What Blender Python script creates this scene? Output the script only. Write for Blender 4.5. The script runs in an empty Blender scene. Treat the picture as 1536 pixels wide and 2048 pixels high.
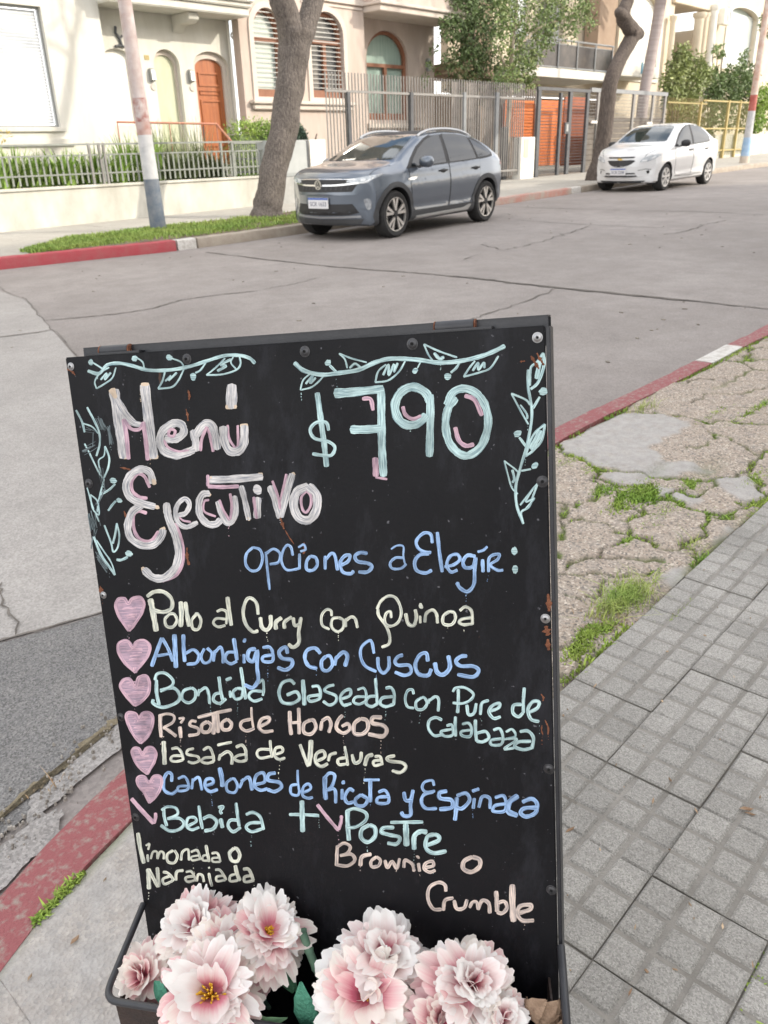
import bpy, bmesh, math, random
import numpy as np
from mathutils import Vector, Matrix, Euler
from mathutils.bvhtree import BVHTree
random.seed(7); rng = np.random.default_rng(7)
C = bpy.context.scene.collection
SC = bpy.context.scene
# ------------------------------------------------------------------ camera (street frame: X along the street, Y across it, Z up)
FPX = 1600.0; CXP, CYP = 768.0, 1024.0; CAMH = 1.2; THETA = math.radians(47); GR = 0.012
_n = np.array([0.031, 1.0]); _L = np.hypot(*_n); _dist = (CYP-301.0)/_L; _n = _n/_L; _nd = FPX*FPX/_dist
_down = np.array([_n[0]*_nd, _n[1]*_nd, FPX]); _down /= np.linalg.norm(_down)
_f = np.array([0, 0, 1.0])-_down*_down[2]; _f /= np.linalg.norm(_f)
_r = np.cross(_f, -_down)
_R = np.stack([_r, _f, -_down])
_c, _s = math.cos(THETA), math.sin(THETA)
M3 = np.array([[_c, _s, 0], [-_s, _c, 0], [0, 0, 1]]) @ _R
cam_d = bpy.data.cameras.new('camera'); cam = bpy.data.objects.new('camera', cam_d); C.objects.link(cam)
cam_d.sensor_fit = 'VERTICAL'; cam_d.sensor_height = 36; cam_d.sensor_width = 27
cam_d.lens = FPX/2048*36; cam_d.clip_start = 0.05; cam_d.clip_end = 600
cm = Matrix([[*(M3[i] * np.array([1, -1, -1])), 0] for i in range(3)]+[[0, 0, 0, 1]])
cm[2][3] = CAMH
cam.matrix_world = cm
cam_d.dof.use_dof = True; cam_d.dof.focus_distance = 1.0; cam_d.dof.aperture_fstop = 15
SC.camera = cam
# ------------------------------------------------------------------ sky, sun, exposure
SUN = Vector((0.50, -0.75, 0.47)).normalized()
elev = math.asin(SUN.z); az = math.atan2(SUN.x, SUN.y)
w = bpy.data.worlds.new('World'); SC.world = w; w.use_nodes = True
nt = w.node_tree; nt.nodes.clear()
sky = nt.nodes.new('ShaderNodeTexSky'); sky.sky_type = 'NISHITA'; sky.sun_disc = False
sky.sun_elevation = elev; sky.sun_rotation = az; sky.dust_density = 2.5; sky.air_density = 1.0
tcn = nt.nodes.new('ShaderNodeTexCoord'); nz = nt.nodes.new('ShaderNodeTexNoise'); nz.inputs['Scale'].default_value = 2.6; nz.inputs['Detail'].default_value = 6
rmp = nt.nodes.new('ShaderNodeValToRGB'); rmp.color_ramp.elements[0].position = 0.36; rmp.color_ramp.elements[1].position = 0.60
mix = nt.nodes.new('ShaderNodeMix'); mix.data_type = 'RGBA'
bg = nt.nodes.new('ShaderNodeBackground'); bg.inputs['Strength'].default_value = 0.15
wo = nt.nodes.new('ShaderNodeOutputWorld')
nt.links.new(tcn.outputs['Generated'], nz.inputs['Vector']); nt.links.new(nz.outputs['Fac'], rmp.inputs['Fac'])
nt.links.new(rmp.outputs['Color'], mix.inputs[0]); nt.links.new(sky.outputs['Color'], mix.inputs[6])
mix.inputs[7].default_value = (11.0, 10.7, 10.4, 1)      # broken white cloud over the blue
nt.links.new(mix.outputs[2], bg.inputs['Color']); nt.links.new(bg.outputs[0], wo.inputs['Surface'])
sd = bpy.data.lights.new('sun', 'SUN'); sd.energy = 2.0; sd.angle = math.radians(1.2); sd.color = (1.0, 0.93, 0.80)
so = bpy.data.objects.new('sun', sd); C.objects.link(so); so.rotation_euler = SUN.to_track_quat('Z', 'Y').to_euler()
SC.view_settings.view_transform = 'Standard'; SC.view_settings.look = 'None'; SC.view_settings.exposure = 0.88; SC.view_settings.gamma = 1
SC.cycles.max_bounces = 6; SC.cycles.transparent_max_bounces = 6
# ------------------------------------------------------------------ where a photo point lies on a known real plane (built where it stands)
def ray(px, py):
    return M3 @ np.array([(px-CXP)/FPX, (py-CYP)/FPX, 1.0])
ORG = np.array([0, 0, CAMH])
def F(px, py, Y):
    r = ray(px, py); return ORG+r*(Y/r[1])
def G(px, py, z0=-0.08):
    r = ray(px, py); return ORG+r*((z0-CAMH)/(r[2]-GR*r[0]))
def gz(x, z0=-0.08): return z0+GR*x
# ------------------------------------------------------------------ materials
def mat(name, col, rough=0.7, var=0.0, scale=8.0, col2=None, bump=0.0, bscale=60.0, metal=0.0, coat=0.0, spec=0.5, detail=6, streak=None, island=0.0, trans=0.0):
    m = bpy.data.materials.new(name); m.use_nodes = True
    n = m.node_tree; b = n.nodes['Principled BSDF']
    b.inputs['Roughness'].default_value = rough; b.inputs['Metallic'].default_value = metal
    b.inputs['Coat Weight'].default_value = coat; b.inputs['Coat Roughness'].default_value = 0.05
    b.inputs['Specular IOR Level'].default_value = spec
    b.inputs['Base Color'].default_value = (*col, 1)
    tc = n.nodes.new('ShaderNodeTexCoord')
    if col2 is not None or var > 0:
        no = n.nodes.new('ShaderNodeTexNoise'); no.inputs['Scale'].default_value = scale; no.inputs['Detail'].default_value = detail; no.inputs['Roughness'].default_value = 0.65
        if streak:
            mp = n.nodes.new('ShaderNodeMapping'); mp.inputs['Scale'].default_value = streak
            n.links.new(tc.outputs['Object'], mp.inputs[0]); n.links.new(mp.outputs[0], no.inputs['Vector'])
        else: n.links.new(tc.outputs['Object'], no.inputs['Vector'])
        r = n.nodes.new('ShaderNodeValToRGB'); r.color_ramp.elements[0].position = 0.33; r.color_ramp.elements[1].position = 0.67
        c2 = col2 if col2 is not None else tuple(min(1, c*(1+var)) for c in col)
        c1 = col if col2 is not None else tuple(c*(1-var) for c in col)
        r.color_ramp.elements[0].color = (*c1, 1); r.color_ramp.elements[1].color = (*c2, 1)
        n.links.new(no.outputs['Fac'], r.inputs['Fac']); last = r.outputs['Color']
        if island > 0:
            ge = n.nodes.new('ShaderNodeNewGeometry'); hs = n.nodes.new('ShaderNodeHueSaturation')
            mr = n.nodes.new('ShaderNodeMapRange'); mr.inputs[3].default_value = 1-island; mr.inputs[4].default_value = 1+island
            n.links.new(ge.outputs['Random Per Island'], mr.inputs[0]); n.links.new(mr.outputs[0], hs.inputs['Value'])
            n.links.new(last, hs.inputs['Color']); last = hs.outputs[0]
        n.links.new(last, b.inputs['Base Color'])
    if bump > 0:
        nb = n.nodes.new('ShaderNodeTexNoise'); nb.inputs['Scale'].default_value = bscale; nb.inputs['Detail'].default_value = 8
        n.links.new(tc.outputs['Object'], nb.inputs['Vector'])
        bp = n.nodes.new('ShaderNodeBump'); bp.inputs['Strength'].default_value = bump; bp.inputs['Distance'].default_value = 0.02
        n.links.new(nb.outputs['Fac'], bp.inputs['Height']); n.links.new(bp.outputs[0], b.inputs['Normal'])
    if trans > 0:
        b.inputs['Transmission Weight'].default_value = trans
    return m
# ------------------------------------------------------------------ object helpers
WM = {}
def tag(o, label=None, cat=None, group=None, kind=None):
    if label: o['label'] = label
    if cat: o['category'] = cat
    if group: o['group'] = group
    if kind: o['kind'] = kind
    return o
def thing(name, label, cat, loc=(0, 0, 0), rot=(0, 0, 0), group=None):
    o = bpy.data.objects.new(name, None); C.objects.link(o); o.empty_display_size = 0.1
    o.location = loc; o.rotation_euler = rot
    WM[o] = Matrix.Translation(Vector(loc)) @ Euler(rot).to_matrix().to_4x4()
    return tag(o, label, cat, group)
class MB:
    def __init__(s): s.v = []; s.f = []; s.uv = {}; s.mi = []
    def add(s, vs, fs, uvs=None):
        k = len(s.v); s.v += [tuple(map(float, p)) for p in vs]
        for i, f in enumerate(fs):
            s.f.append(tuple(k+j for j in f))
            if uvs is not None: s.uv[len(s.f)-1] = [uvs[j] for j in f]
        return s
    def box(s, x0, x1, y0, y1, z0, z1):
        return s.add([(x, y, z) for x in (x0, x1) for y in (y0, y1) for z in (z0, z1)],
                     [(0, 1, 3, 2), (4, 6, 7, 5), (0, 4, 5, 1), (2, 3, 7, 6), (0, 2, 6, 4), (1, 5, 7, 3)])
    def obox(s, c, ax, ay, az):   # centre and three half-axis vectors
        c, ax, ay, az = map(np.array, (c, ax, ay, az))
        return s.add([c+i*ax+j*ay+k*az for i in (-1, 1) for j in (-1, 1) for k in (-1, 1)],
                     [(0, 1, 3, 2), (4, 6, 7, 5), (0, 4, 5, 1), (2, 3, 7, 6), (0, 2, 6, 4), (1, 5, 7, 3)])
    def bar(s, a, b, r, r2=None, up=(0, 0, 1)):   # rectangular bar
        a, b = np.array(a, float), np.array(b, float); d = b-a; L = np.linalg.norm(d); d = d/L
        u = np.cross(d, np.array(up, float))
        if np.linalg.norm(u) < 1e-4: u = np.cross(d, (1, 0, 0))
        u /= np.linalg.norm(u); q = np.cross(u, d); r2 = r if r2 is None else r2
        return s.obox((a+b)/2, d*L/2, u*r, q*r2)
    def tube(s, pts, rad, n=10, cap=True):
        pts = [np.array(p, float) for p in pts]; rad = [rad]*len(pts) if np.isscalar(rad) else rad
        k = len(s.v); prev = None
        for i, p in enumerate(pts):
            d = pts[min(i+1, len(pts)-1)]-pts[max(i-1, 0)]; d = d/(np.linalg.norm(d)+1e-9)
            if prev is None:
                u = np.cross(d, (0.31, 0.17, 0.93)); 
                if np.linalg.norm(u) < 0.05: u = np.cross(d, (1, 0, 0))
            else: u = prev-d*(prev@d)
            u /= np.linalg.norm(u); prev = u; q = np.cross(d, u)
            for j in range(n):
                a = 2*math.pi*j/n; s.v.append(tuple(p+rad[i]*(math.cos(a)*u+math.sin(a)*q)))
        for i in range(len(pts)-1):
            for j in range(n):
                s.f.append((k+i*n+j, k+i*n+(j+1) % n, k+(i+1)*n+(j+1) % n, k+(i+1)*n+j))
        if cap:
            s.f.append(tuple(k+j for j in reversed(range(n)))); s.f.append(tuple(k+(len(pts)-1)*n+j for j in range(n)))
        return s
    def prism(s, poly, axis, a, b):   # polygon in the two other axes swept from a to b along axis
        n = len(poly)
        def P(u, v, t): return {'x': (t, u, v), 'y': (u, t, v), 'z': (u, v, t)}[axis]
        vs = [P(u, v, a) for u, v in poly]+[P(u, v, b) for u, v in poly]
        fs = [tuple(range(n)), tuple(range(2*n-1, n-1, -1))]+[(i, i+n, (i+1) % n+n, (i+1) % n) for i in range(n)]
        return s.add(vs, fs)
    def lathe(s, prof, c, axis='y', n=32, arc=2*math.pi):
        k = len(s.v); c = np.array(c, float)
        for i in range(n):
            a = arc*i/n
            for r, h in prof:
                p = {'y': (r*math.cos(a), h, r*math.sin(a)), 'z': (r*math.cos(a), r*math.sin(a), h), 'x': (h, r*math.cos(a), r*math.sin(a))}[axis]
                s.v.append(tuple(c+p))
        m = len(prof)
        for i in range(n):
            for j in range(m-1):
                s.f.append((k+i*m+j, k+i*m+j+1, k+((i+1) % n)*m+j+1, k+((i+1) % n)*m+j))
        return s
    def build(s, name, m, parent=None, world=True, smooth=False, bevel=0.0, fix=True):
        me = bpy.data.meshes.new(name)
        vs = s.v; loc = (0, 0, 0)
        if parent is not None and world:
            inv = WM[parent].inverted(); vs = [inv @ Vector(p) for p in vs]
        elif parent is None:
            a = np.array(vs); loc = ((a[:, 0].min()+a[:, 0].max())/2, (a[:, 1].min()+a[:, 1].max())/2, a[:, 2].min())
            vs = [tuple(p-np.array(loc)) for p in a]
        me.from_pydata([tuple(p) for p in vs], [], s.f)
        if s.uv:
            ul = me.uv_layers.new(name='UVMap')
            for p in me.polygons:
                if p.index in s.uv:
                    for li, u in zip(p.loop_indices, s.uv[p.index]): ul.data[li].uv = u
        if fix and not s.uv:
            bm = bmesh.new(); bm.from_mesh(me); bmesh.ops.recalc_face_normals(bm, faces=bm.faces)
            if bevel > 0:
                bmesh.ops.bevel(bm, geom=[e for e in bm.edges if len(e.link_faces) == 2 and e.calc_face_angle(0) > 0.5], offset=bevel, segments=2, affect='EDGES', clamp_overlap=True)
            bm.to_mesh(me); bm.free()
        if smooth:
            for p in me.polygons: p.use_smooth = True
            if smooth != 'all': me.set_sharp_from_angle(angle=math.radians(40))
        for q in (m if isinstance(m, (list, tuple)) else [m]): me.materials.append(q)
        o = bpy.data.objects.new(name, me); C.objects.link(o); o.location = loc
        if parent is not None:
            o.parent = parent; WM[o] = WM[parent]
        else: WM[o] = Matrix.Translation(Vector(loc))
        return o
def dup(root, loc=None, rot=None, label=None, group=None):
    r = root.copy(); C.objects.link(r)
    if loc is not None: r.location = loc
    if rot is not None: r.rotation_euler = rot
    if label: r['label'] = label
    if group: r['group'] = group
    def rec(a, b):
        for ch in list(a.children):
            c = ch.copy(); C.objects.link(c); c.parent = b; rec(ch, c)
    rec(root, r); return r
def smooth_path(pts, step=None, n=8, closed=False):   # Catmull-Rom through the points
    P = [np.array(p, float) for p in pts]
    if len(P) < 3:
        return [P[0]+(P[-1]-P[0])*t for t in np.linspace(0, 1, n)]
    E = [2*P[0]-P[1]]+P+[2*P[-1]-P[-2]]
    out = []
    for i in range(1, len(E)-2):
        a, b, c, d = E[i-1:i+3]
        for t in np.linspace(0, 1, n, endpoint=False):
            out.append(0.5*((2*b)+(-a+c)*t+(2*a-5*b+4*c-d)*t*t+(-a+3*b-3*c+d)*t**3))
    out.append(P[-1]); return out
def arch(x0, x1, z0, zs, zt, n=14):   # opening outline, arched head
    c = (x0+x1)/2; r = (x1-x0)/2
    return [(x0, z0), (x1, z0)]+[(c+r*math.cos(a), zs+(zt-zs)*math.sin(a)) for a in np.linspace(0, math.pi, n)]
def grow(poly, d):
    P = np.array(poly); c = (P.min(0)+P.max(0))/2; h = (P.max(0)-P.min(0))/2
    return [tuple(c+(p-c)*(h+d)/h) for p in P]
def wall_holes(mb, outer, holes, y, depth):   # facade sheet in XZ at Y=y with openings and reveals running back by depth
    bm = bmesh.new(); es = []
    for lp in [outer]+holes:
        vs = [bm.verts.new((p[0], y, p[1])) for p in lp]
        es += [bm.edges.new((vs[i], vs[(i+1) % len(vs)])) for i in range(len(vs))]
    bmesh.ops.triangle_fill(bm, use_beauty=True, use_dissolve=False, edges=es, normal=(0, -1, 0))
    bm.verts.index_update()
    mb.add([v.co[:] for v in bm.verts], [tuple(v.index for v in f.verts) for f in bm.faces]); bm.free()
    for lp in [outer]+holes:
        n = len(lp); mb.add([(p[0], y, p[1]) for p in lp]+[(p[0], y+depth, p[1]) for p in lp], [(i, (i+1) % n, (i+1) % n+n, i+n) for i in range(n)])
    return mb
def ring(mb, inner, outer, y0, y1):   # moulding or frame between two outlines of equal count
    n = len(inner)
    vs = [(p[0], y, p[1]) for y in (y0, y1) for lp in (inner, outer) for p in lp]
    fs = []
    for i in range(n):
        j = (i+1) % n
        fs += [(i, j, n+j, n+i), (2*n+i, 3*n+i, 3*n+j, 2*n+j), (n+i, n+j, 3*n+j, 3*n+i), (i, 2*n+i, 2*n+j, j)]
    return mb.add(vs, fs)
# ================================================================== THE SETTING
def ground_mat(name, c1, c2, c3, s1=0.9, s2=14.0, grain=220.0, bump=0.25, rough=0.9, speck=0.5, island=0.0):
    m = bpy.data.materials.new(name); m.use_nodes = True; n = m.node_tree; b = n.nodes['Principled BSDF']; L = n.links.new
    b.inputs['Roughness'].default_value = rough; b.inputs['Specular IOR Level'].default_value = 0.3
    tc = n.nodes.new('ShaderNodeTexCoord')
    def noise(s, d=8, r=0.6):
        q = n.nodes.new('ShaderNodeTexNoise'); q.inputs['Scale'].default_value = s; q.inputs['Detail'].default_value = d; q.inputs['Roughness'].default_value = r
        L(tc.outputs['Object'], q.inputs['Vector']); return q.outputs['Fac']
    def ramp(f, a, b_, ca, cb):
        q = n.nodes.new('ShaderNodeValToRGB'); e = q.color_ramp.elements; e[0].position = a; e[1].position = b_; e[0].color = (*ca, 1); e[1].color = (*cb, 1); L(f, q.inputs['Fac']); return q.outputs['Color']
    def mx(f, a, b_, mode='MIX'):
        q = n.nodes.new('ShaderNodeMix'); q.data_type = 'RGBA'; q.blend_type = mode
        if isinstance(f, float): q.inputs[0].default_value = f
        else: L(f, q.inputs[0])
        L(a, q.inputs[6]); L(b_, q.inputs[7]); return q.outputs[2]
    base = ramp(noise(s1, 10, 0.7), 0.35, 0.65, c1, c2)
    st = ramp(noise(s2, 8, 0.7), 0.42, 0.72, (0, 0, 0), (1, 1, 1))
    c3n = n.nodes.new('ShaderNodeRGB'); c3n.outputs[0].default_value = (*c3, 1)
    half = n.nodes.new('ShaderNodeMath'); half.operation = 'MULTIPLY'; half.inputs[1].default_value = 0.55; L(st, half.inputs[0])
    col = mx(half.outputs[0], base, c3n.outputs[0])
    v = n.nodes.new('ShaderNodeTexVoronoi'); v.inputs['Scale'].default_value = grain; L(tc.outputs['Object'], v.inputs['Vector'])
    g = ramp(v.outputs['Color'], 0.0, 1.0, (1-speck,)*3, (1+speck*0.6,)*3)
    col = mx(1.0, col, g, 'MULTIPLY')
    if island:
        ge = n.nodes.new('ShaderNodeNewGeometry'); mr = n.nodes.new('ShaderNodeMapRange'); mr.inputs[3].default_value = 1-island; mr.inputs[4].default_value = 1+island; hs = n.nodes.new('ShaderNodeHueSaturation')
        L(ge.outputs['Random Per Island'], mr.inputs[0]); L(mr.outputs[0], hs.inputs['Value']); L(col, hs.inputs['Color']); col = hs.outputs[0]
    L(col, b.inputs['Base Color'])
    bp = n.nodes.new('ShaderNodeBump'); bp.inputs['Strength'].default_value = bump; bp.inputs['Distance'].default_value = 0.006
    ad = n.nodes.new('ShaderNodeMath'); ad.operation = 'ADD'; L(noise(grain*0.6, 4), ad.inputs[0]); L(noise(s2*2, 6), ad.inputs[1]); L(ad.outputs[0], bp.inputs['Height']); L(bp.outputs[0], b.inputs['Normal'])
    return m
M_street = ground_mat('street_concrete', (0.232, 0.209, 0.195), (0.315, 0.287, 0.27), (0.192, 0.173, 0.162), 0.42, 4.0, 130, 0.25, speck=0.22)
M_slab = ground_mat('slab_concrete', (0.31, 0.292, 0.275), (0.375, 0.355, 0.335), (0.265, 0.25, 0.235), 1.2, 9, 160, 0.3, speck=0.25)
M_asph = ground_mat('asphalt', (0.165, 0.162, 0.162), (0.21, 0.205, 0.20), (0.26, 0.25, 0.235), 3.0, 60, 260, 0.6, speck=0.6)
M_walk = ground_mat('far_walk_concrete', (0.36, 0.34, 0.30), (0.44, 0.42, 0.38), (0.30, 0.27, 0.235), 0.8, 6, 90, 0.3, speck=0.2)
M_soil = mat('soil', (0.12, 0.085, 0.055), 0.95, scale=9, col2=(0.20, 0.16, 0.11), bump=0.6, bscale=60)
M_gutter = ground_mat('gutter_concrete', (0.30, 0.285, 0.27), (0.42, 0.40, 0.385), (0.17, 0.165, 0.16), 6, 22, 200, 0.8, speck=0.4)
M_dirt = mat('gutter_dirt', (0.16, 0.13, 0.085), 0.95, scale=40, col2=(0.28, 0.24, 0.16), bump=0.8, bscale=120)
M_crack = mat('crack_dirt', (0.085, 0.076, 0.066), 0.95, scale=9, col2=(0.19, 0.17, 0.15))
def kerb_mat(name, paint, conc, lo, hi, scale=14):
    m = mat(name, paint, 0.75, scale=scale, col2=conc, bump=0.5, bscale=130, detail=9)
    for nd in m.node_tree.nodes:
        if nd.type == 'VALTORGB': nd.color_ramp.elements[0].position = lo; nd.color_ramp.elements[1].position = hi
    return m
M_kred_far = kerb_mat('red_kerb_paint', (0.40, 0.06, 0.075), (0.36, 0.11, 0.11), 0.40, 0.80, 7)
M_kred_worn = kerb_mat('worn_red_kerb_paint', (0.46, 0.21, 0.17), (0.40, 0.34, 0.29), 0.36, 0.62, 4)
M_kred_near = kerb_mat('chipped_red_kerb_paint', (0.265, 0.08, 0.085), (0.29, 0.235, 0.205), 0.50, 0.66, 45)
M_kwhite = kerb_mat('white_kerb_paint', (0.60, 0.58, 0.55), (0.40, 0.37, 0.33), 0.45, 0.68, 26)
M_kconc = kerb_mat('bare_kerb', (0.30, 0.25, 0.20), (0.40, 0.35, 0.29), 0.35, 0.65, 4)

def sheet(pts, dz, name, m, z0=-0.08, thick=None):
    mb = MB(); top = [(p[0], p[1], gz(p[0], z0)+dz) for p in pts]; n = len(top)
    if thick: mb.add(top+[(x, y, z-thick) for x, y, z in top], [tuple(range(n))]+[(i, (i+1) % n, (i+1) % n+n, i+n) for i in range(n)])
    else: mb.add(top, [tuple(range(n))])
    o = mb.build(name, m, None); tag(o, kind='structure'); return o
sheet([(-150, -150), (170, -150), (170, 150), (-150, 150)], -0.12, 'ground', M_soil)
sheet([(-90, -45), (120, -45), (120, 45), (-90, 45)], 0.0, 'street', M_street)
def gp(pts): return [tuple(G(x, y)[:2]) for x, y in pts]
def rough_edge(pts, amp, k=5):   # break a straight outline up so that it wanders
    out = []
    for i in range(len(pts)):
        a, b = np.array(pts[i]), np.array(pts[(i+1) % len(pts)])
        for t in np.linspace(0, 1, k, endpoint=False): out.append(tuple(a+(b-a)*t+(rng.normal(0, amp, 2) if t > 0 else 0)))
    return out
sheet(gp([(-420, 470), (-80, 556), (55, 602), (90, 645), (150, 712), (330, 980), (420, 1165), (215, 1224), (0, 1284), (-420, 1405)]), 0.004, 'road_slab', M_slab)
sheet(rough_edge(gp([(-420, 1412), (0, 1290), (215, 1230), (420, 1172), (430, 1290), (330, 1380), (250, 1440), (190, 1480), (130, 1540), (90, 1600), (0, 1685), (-300, 1900)]), 0.004), 0.006, 'asphalt_patch', M_asph)
sheet(rough_edge(gp([(60, 1600), (120, 1555), (180, 1500), (245, 1445), (330, 1385), (345, 1420), (255, 1490), (170, 1560), (100, 1620), (60, 1660), (56, 1630)]), 0.005), 0.009, 'gutter_apron', M_gutter)
sheet(rough_edge(gp([(-60, 1760), (0, 1700), (90, 1640), (125, 1625), (120, 1680), (60, 1730), (0, 1790), (-60, 1850)]), 0.005), 0.010, 'gutter_apron', M_gutter)
sheet(rough_edge(gp([(-20, 1650), (60, 1582), (125, 1536), (190, 1474), (245, 1432), (250, 1444), (190, 1486), (130, 1546), (60, 1594), (-20, 1662)]), 0.006, 9), 0.011, 'gutter_litter', M_dirt)
# --- cracks and joints in the road (ribbons of dirt lying in them)
def crack(pts, wd, name='road_joint', jit=0.01, z0=-0.08, dz=0.006, px=True):
    P = smooth_path(gp(pts) if px else pts, n=7); mb = MB(); vs = []
    for i, p in enumerate(P):
        d = np.array(P[min(i+1, len(P)-1)])-np.array(P[max(i-1, 0)]); d = d/(np.linalg.norm(d)+1e-9); q = np.array([-d[1], d[0]])
        p = np.array(p)+q*rng.normal(0, jit); h = wd*rng.uniform(0.35, 1.0)*(0.4 if i in (0, len(P)-1) else 1)
        for s in (-1, 1):
            a = p+q*s*h; vs.append((a[0], a[1], gz(a[0], z0)+dz))
    mb.add(vs, [(2*i, 2*i+1, 2*i+3, 2*i+2) for i in range(len(P)-1)])
    return tag(mb.build(name, M_crack, None), kind='structure')
crack([(410, 505), (520, 518), (650, 532), (740, 540), (830, 546), (905, 553), (1000, 563), (1120, 576), (1260, 590), (1400, 604), (1560, 621)], 0.022)
crack([(900, 552), (960, 558), (1040, 568), (1120, 577), (1230, 588), (1400, 604)], 0.03)
crack([(86, 642), (200, 632), (300, 618), (350, 604), (420, 592), (515, 582)], 0.016)
crack([(530, 578), (590, 568), (632, 556)], 0.008)
crack([(1115, 577), (1060, 600), (1000, 620), (940, 640), (900, 660)], 0.010)
crack([(-20, 678), (60, 668), (108, 661)], 0.012, dz=0.009)
crack([(-40, 545), (20, 588), (55, 602), (90, 645), (150, 712), (330, 980)], 0.006, dz=0.009)
crack([(0, 1170), (8, 1205), (32, 1275)], 0.005, dz=0.009); crack([(-40, 1296), (0, 1287), (90, 1263), (215, 1227), (300, 1204)], 0.006, 'road_joint', 0.002, dz=0.012)
crack([(1000, 414), (1120, 417), (1250, 421), (1400, 424), (1536, 430)], 0.02); crack([(1030, 440), (1180, 450), (1330, 456)], 0.014)
crack([(960, 488), (1010, 499), (1050, 490), (1100, 478), (1150, 462), (1180, 452)], 0.013, jit=0.03)
crack([(1330, 470), (1380, 460), (1420, 447), (1460, 440)], 0.014, jit=0.03); crack([(925, 520), (960, 508)], 0.01)
crack([(1420, 366), (1480, 367), (1560, 365)], 0.02)
# --- rubble along the gutter, in front of the kerb
mb = MB()
for _ in range(150):
    t = rng.uniform(-0.05, 1.05); c = G(250*t, 1690-250*t, -0.07)[:2]+rng.normal(0, 0.035, 2)*(1.5 if rng.uniform() < 0.3 else 0.8); r_ = rng.uniform(0.0012, 0.005)*(2.2 if rng.uniform() < 0.05 else 1); a = rng.uniform(0, 6.3)
    k = len(mb.v); q = [(c[0]+r_*math.cos(a+j*1.2566)*rng.uniform(0.7, 1.2), c[1]+r_*math.sin(a+j*1.2566)*rng.uniform(0.7, 1.2), gz(c[0], -0.072)) for j in range(5)]
    mb.add(q+[(x+rng.normal(0, r_*0.1), y, z+r_*0.9+0.004) for x, y, z in [(0.6*x+0.4*c[0], 0.6*y+0.4*c[1], z) for x, y, z in q]], [(5, 6, 7, 8, 9)]+[(j, (j+1) % 5, (j+1) % 5+5, j+5) for j in range(5)])
tag(mb.build('gutter_rubble', mat('rubble', (0.16, 0.145, 0.125), 0.95, scale=30, col2=(0.42, 0.39, 0.35)), None), kind='stuff')
# --- small scraps of leaf and stone on the road and the pavement
mb = MB()
for i in range(90):
    x, y = rng.uniform(1.5, 16), rng.uniform(2.0, 9.6); s = rng.uniform(0.006, 0.02); a = rng.uniform(0, 6.3)
    mb.obox((x, y, gz(x)+0.003), (s*math.cos(a), s*math.sin(a), 0), (-0.5*s*math.sin(a), 0.5*s*math.cos(a), 0), (0, 0, 0.003))
tag(mb.build('road_litter', mat('litter', (0.10, 0.085, 0.07), 0.9, scale=3, col2=(0.30, 0.27, 0.22)), None), kind='stuff')

# --- kerbs
def kerb(path, width, zbot, ztop, m, inside=1, name='kerb', rnd=0.018):
    P = [np.array(p, float) for p in path]; mb = MB(); vs = []; prof = [(0, zbot), (0.004, ztop-rnd), (rnd*0.4+0.004, ztop-rnd*0.3), (rnd+0.006, ztop), (None, ztop), (None, zbot)]
    for i, p in enumerate(P):
        d = P[min(i+1, len(P)-1)]-P[max(i-1, 0)]; d /= np.linalg.norm(d); q = np.array([-d[1], d[0]])*inside
        wdt = width(p[0]) if callable(width) else width; jz = rng.normal(0, 0.002)
        for o, z in prof:
            oo = wdt if o is None else o; a = p+q*oo; vs.append((a[0], a[1], gz(p[0], z)+jz))
    k = len(prof)
    mb.add(vs, [(i*k+j, i*k+(j+1) % k, (i+1)*k+(j+1) % k, (i+1)*k+j) for i in range(len(P)-1) for j in range(k)]+[tuple(range(k)), tuple((len(P)-1)*k+j for j in range(k))])
    return tag(mb.build(name, m, None, smooth=True), kind='structure')
def sub(path, a, b, step=0.12):   # resample a polyline between two X
    P = np.array(smooth_path(path, n=10)); o = np.argsort(P[:, 0]); P = P[o]
    xs = np.arange(a, b+1e-6, step) if (b-a) > step else np.array([a, b])
    if xs[-1] < b-1e-6: xs = np.append(xs, b)
    return [(x, np.interp(x, P[:, 0], P[:, 1])) for x in xs]
NK = [(-0.1, 1.04), (0.28, 1.242), (0.6, 1.358), (1.3, 1.56), (2.2, 1.715), (3.08, 1.79), (4.0, 1.775), (5.75, 1.77), (9, 1.77), (60, 1.77)]
nkw = lambda x: float(np.interp(x, [0, 0.25, 0.6, 3, 6], [0.112, 0.115, 0.135, 0.115, 0.12]))
kerb(sub(NK, -0.1, 4.52), nkw, -0.1, 0.0, M_kred_near, -1, 'red_kerb')
kerb(sub(NK, 4.54, 4.98), nkw, -0.1, 0.0, M_kwhite, -1, 'white_kerb')
kerb(sub(NK, 5.0, 11), nkw, -0.1, 0.0, M_kred_near, -1, 'red_kerb')
kerb(sub(NK, 11.02, 60, 1.0), nkw, -0.1, 0.0, M_kconc, -1)
kerb([(-1.9, -40), (-1.9, -3), (-1.7, -1.2), (-1.25, -0.1), (-0.7, 0.6), (-0.1, 1.03)], 0.112, -0.1, 0.0, M_kred_near, -1, 'red_kerb')
FK = [(-4, 12.6), (0, 11.6), (2.5, 11.0), (4.4, 10.58), (5.7, 10.30), (6.8, 10.05), (8.6, 10.02), (12, 10.12), (14.5, 10.2), (18.5, 10.45), (22, 10.62), (26, 10.7), (60, 10.7)]
kerb(sub(FK, -4, 6.70), 0.16, -0.09, 0.06, M_kred_far, 1, 'red_kerb'); kerb(sub(FK, 6.73, 7.02), 0.16, -0.09, 0.06, M_kwhite, 1, 'white_kerb')
kerb(sub(FK, 7.05, 13.6), 0.16, -0.09, 0.06, M_kconc, 1); kerb(sub(FK, 13.62, 18.0), 0.16, -0.09, 0.06, M_kred_worn, 1, 'red_kerb')
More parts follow.
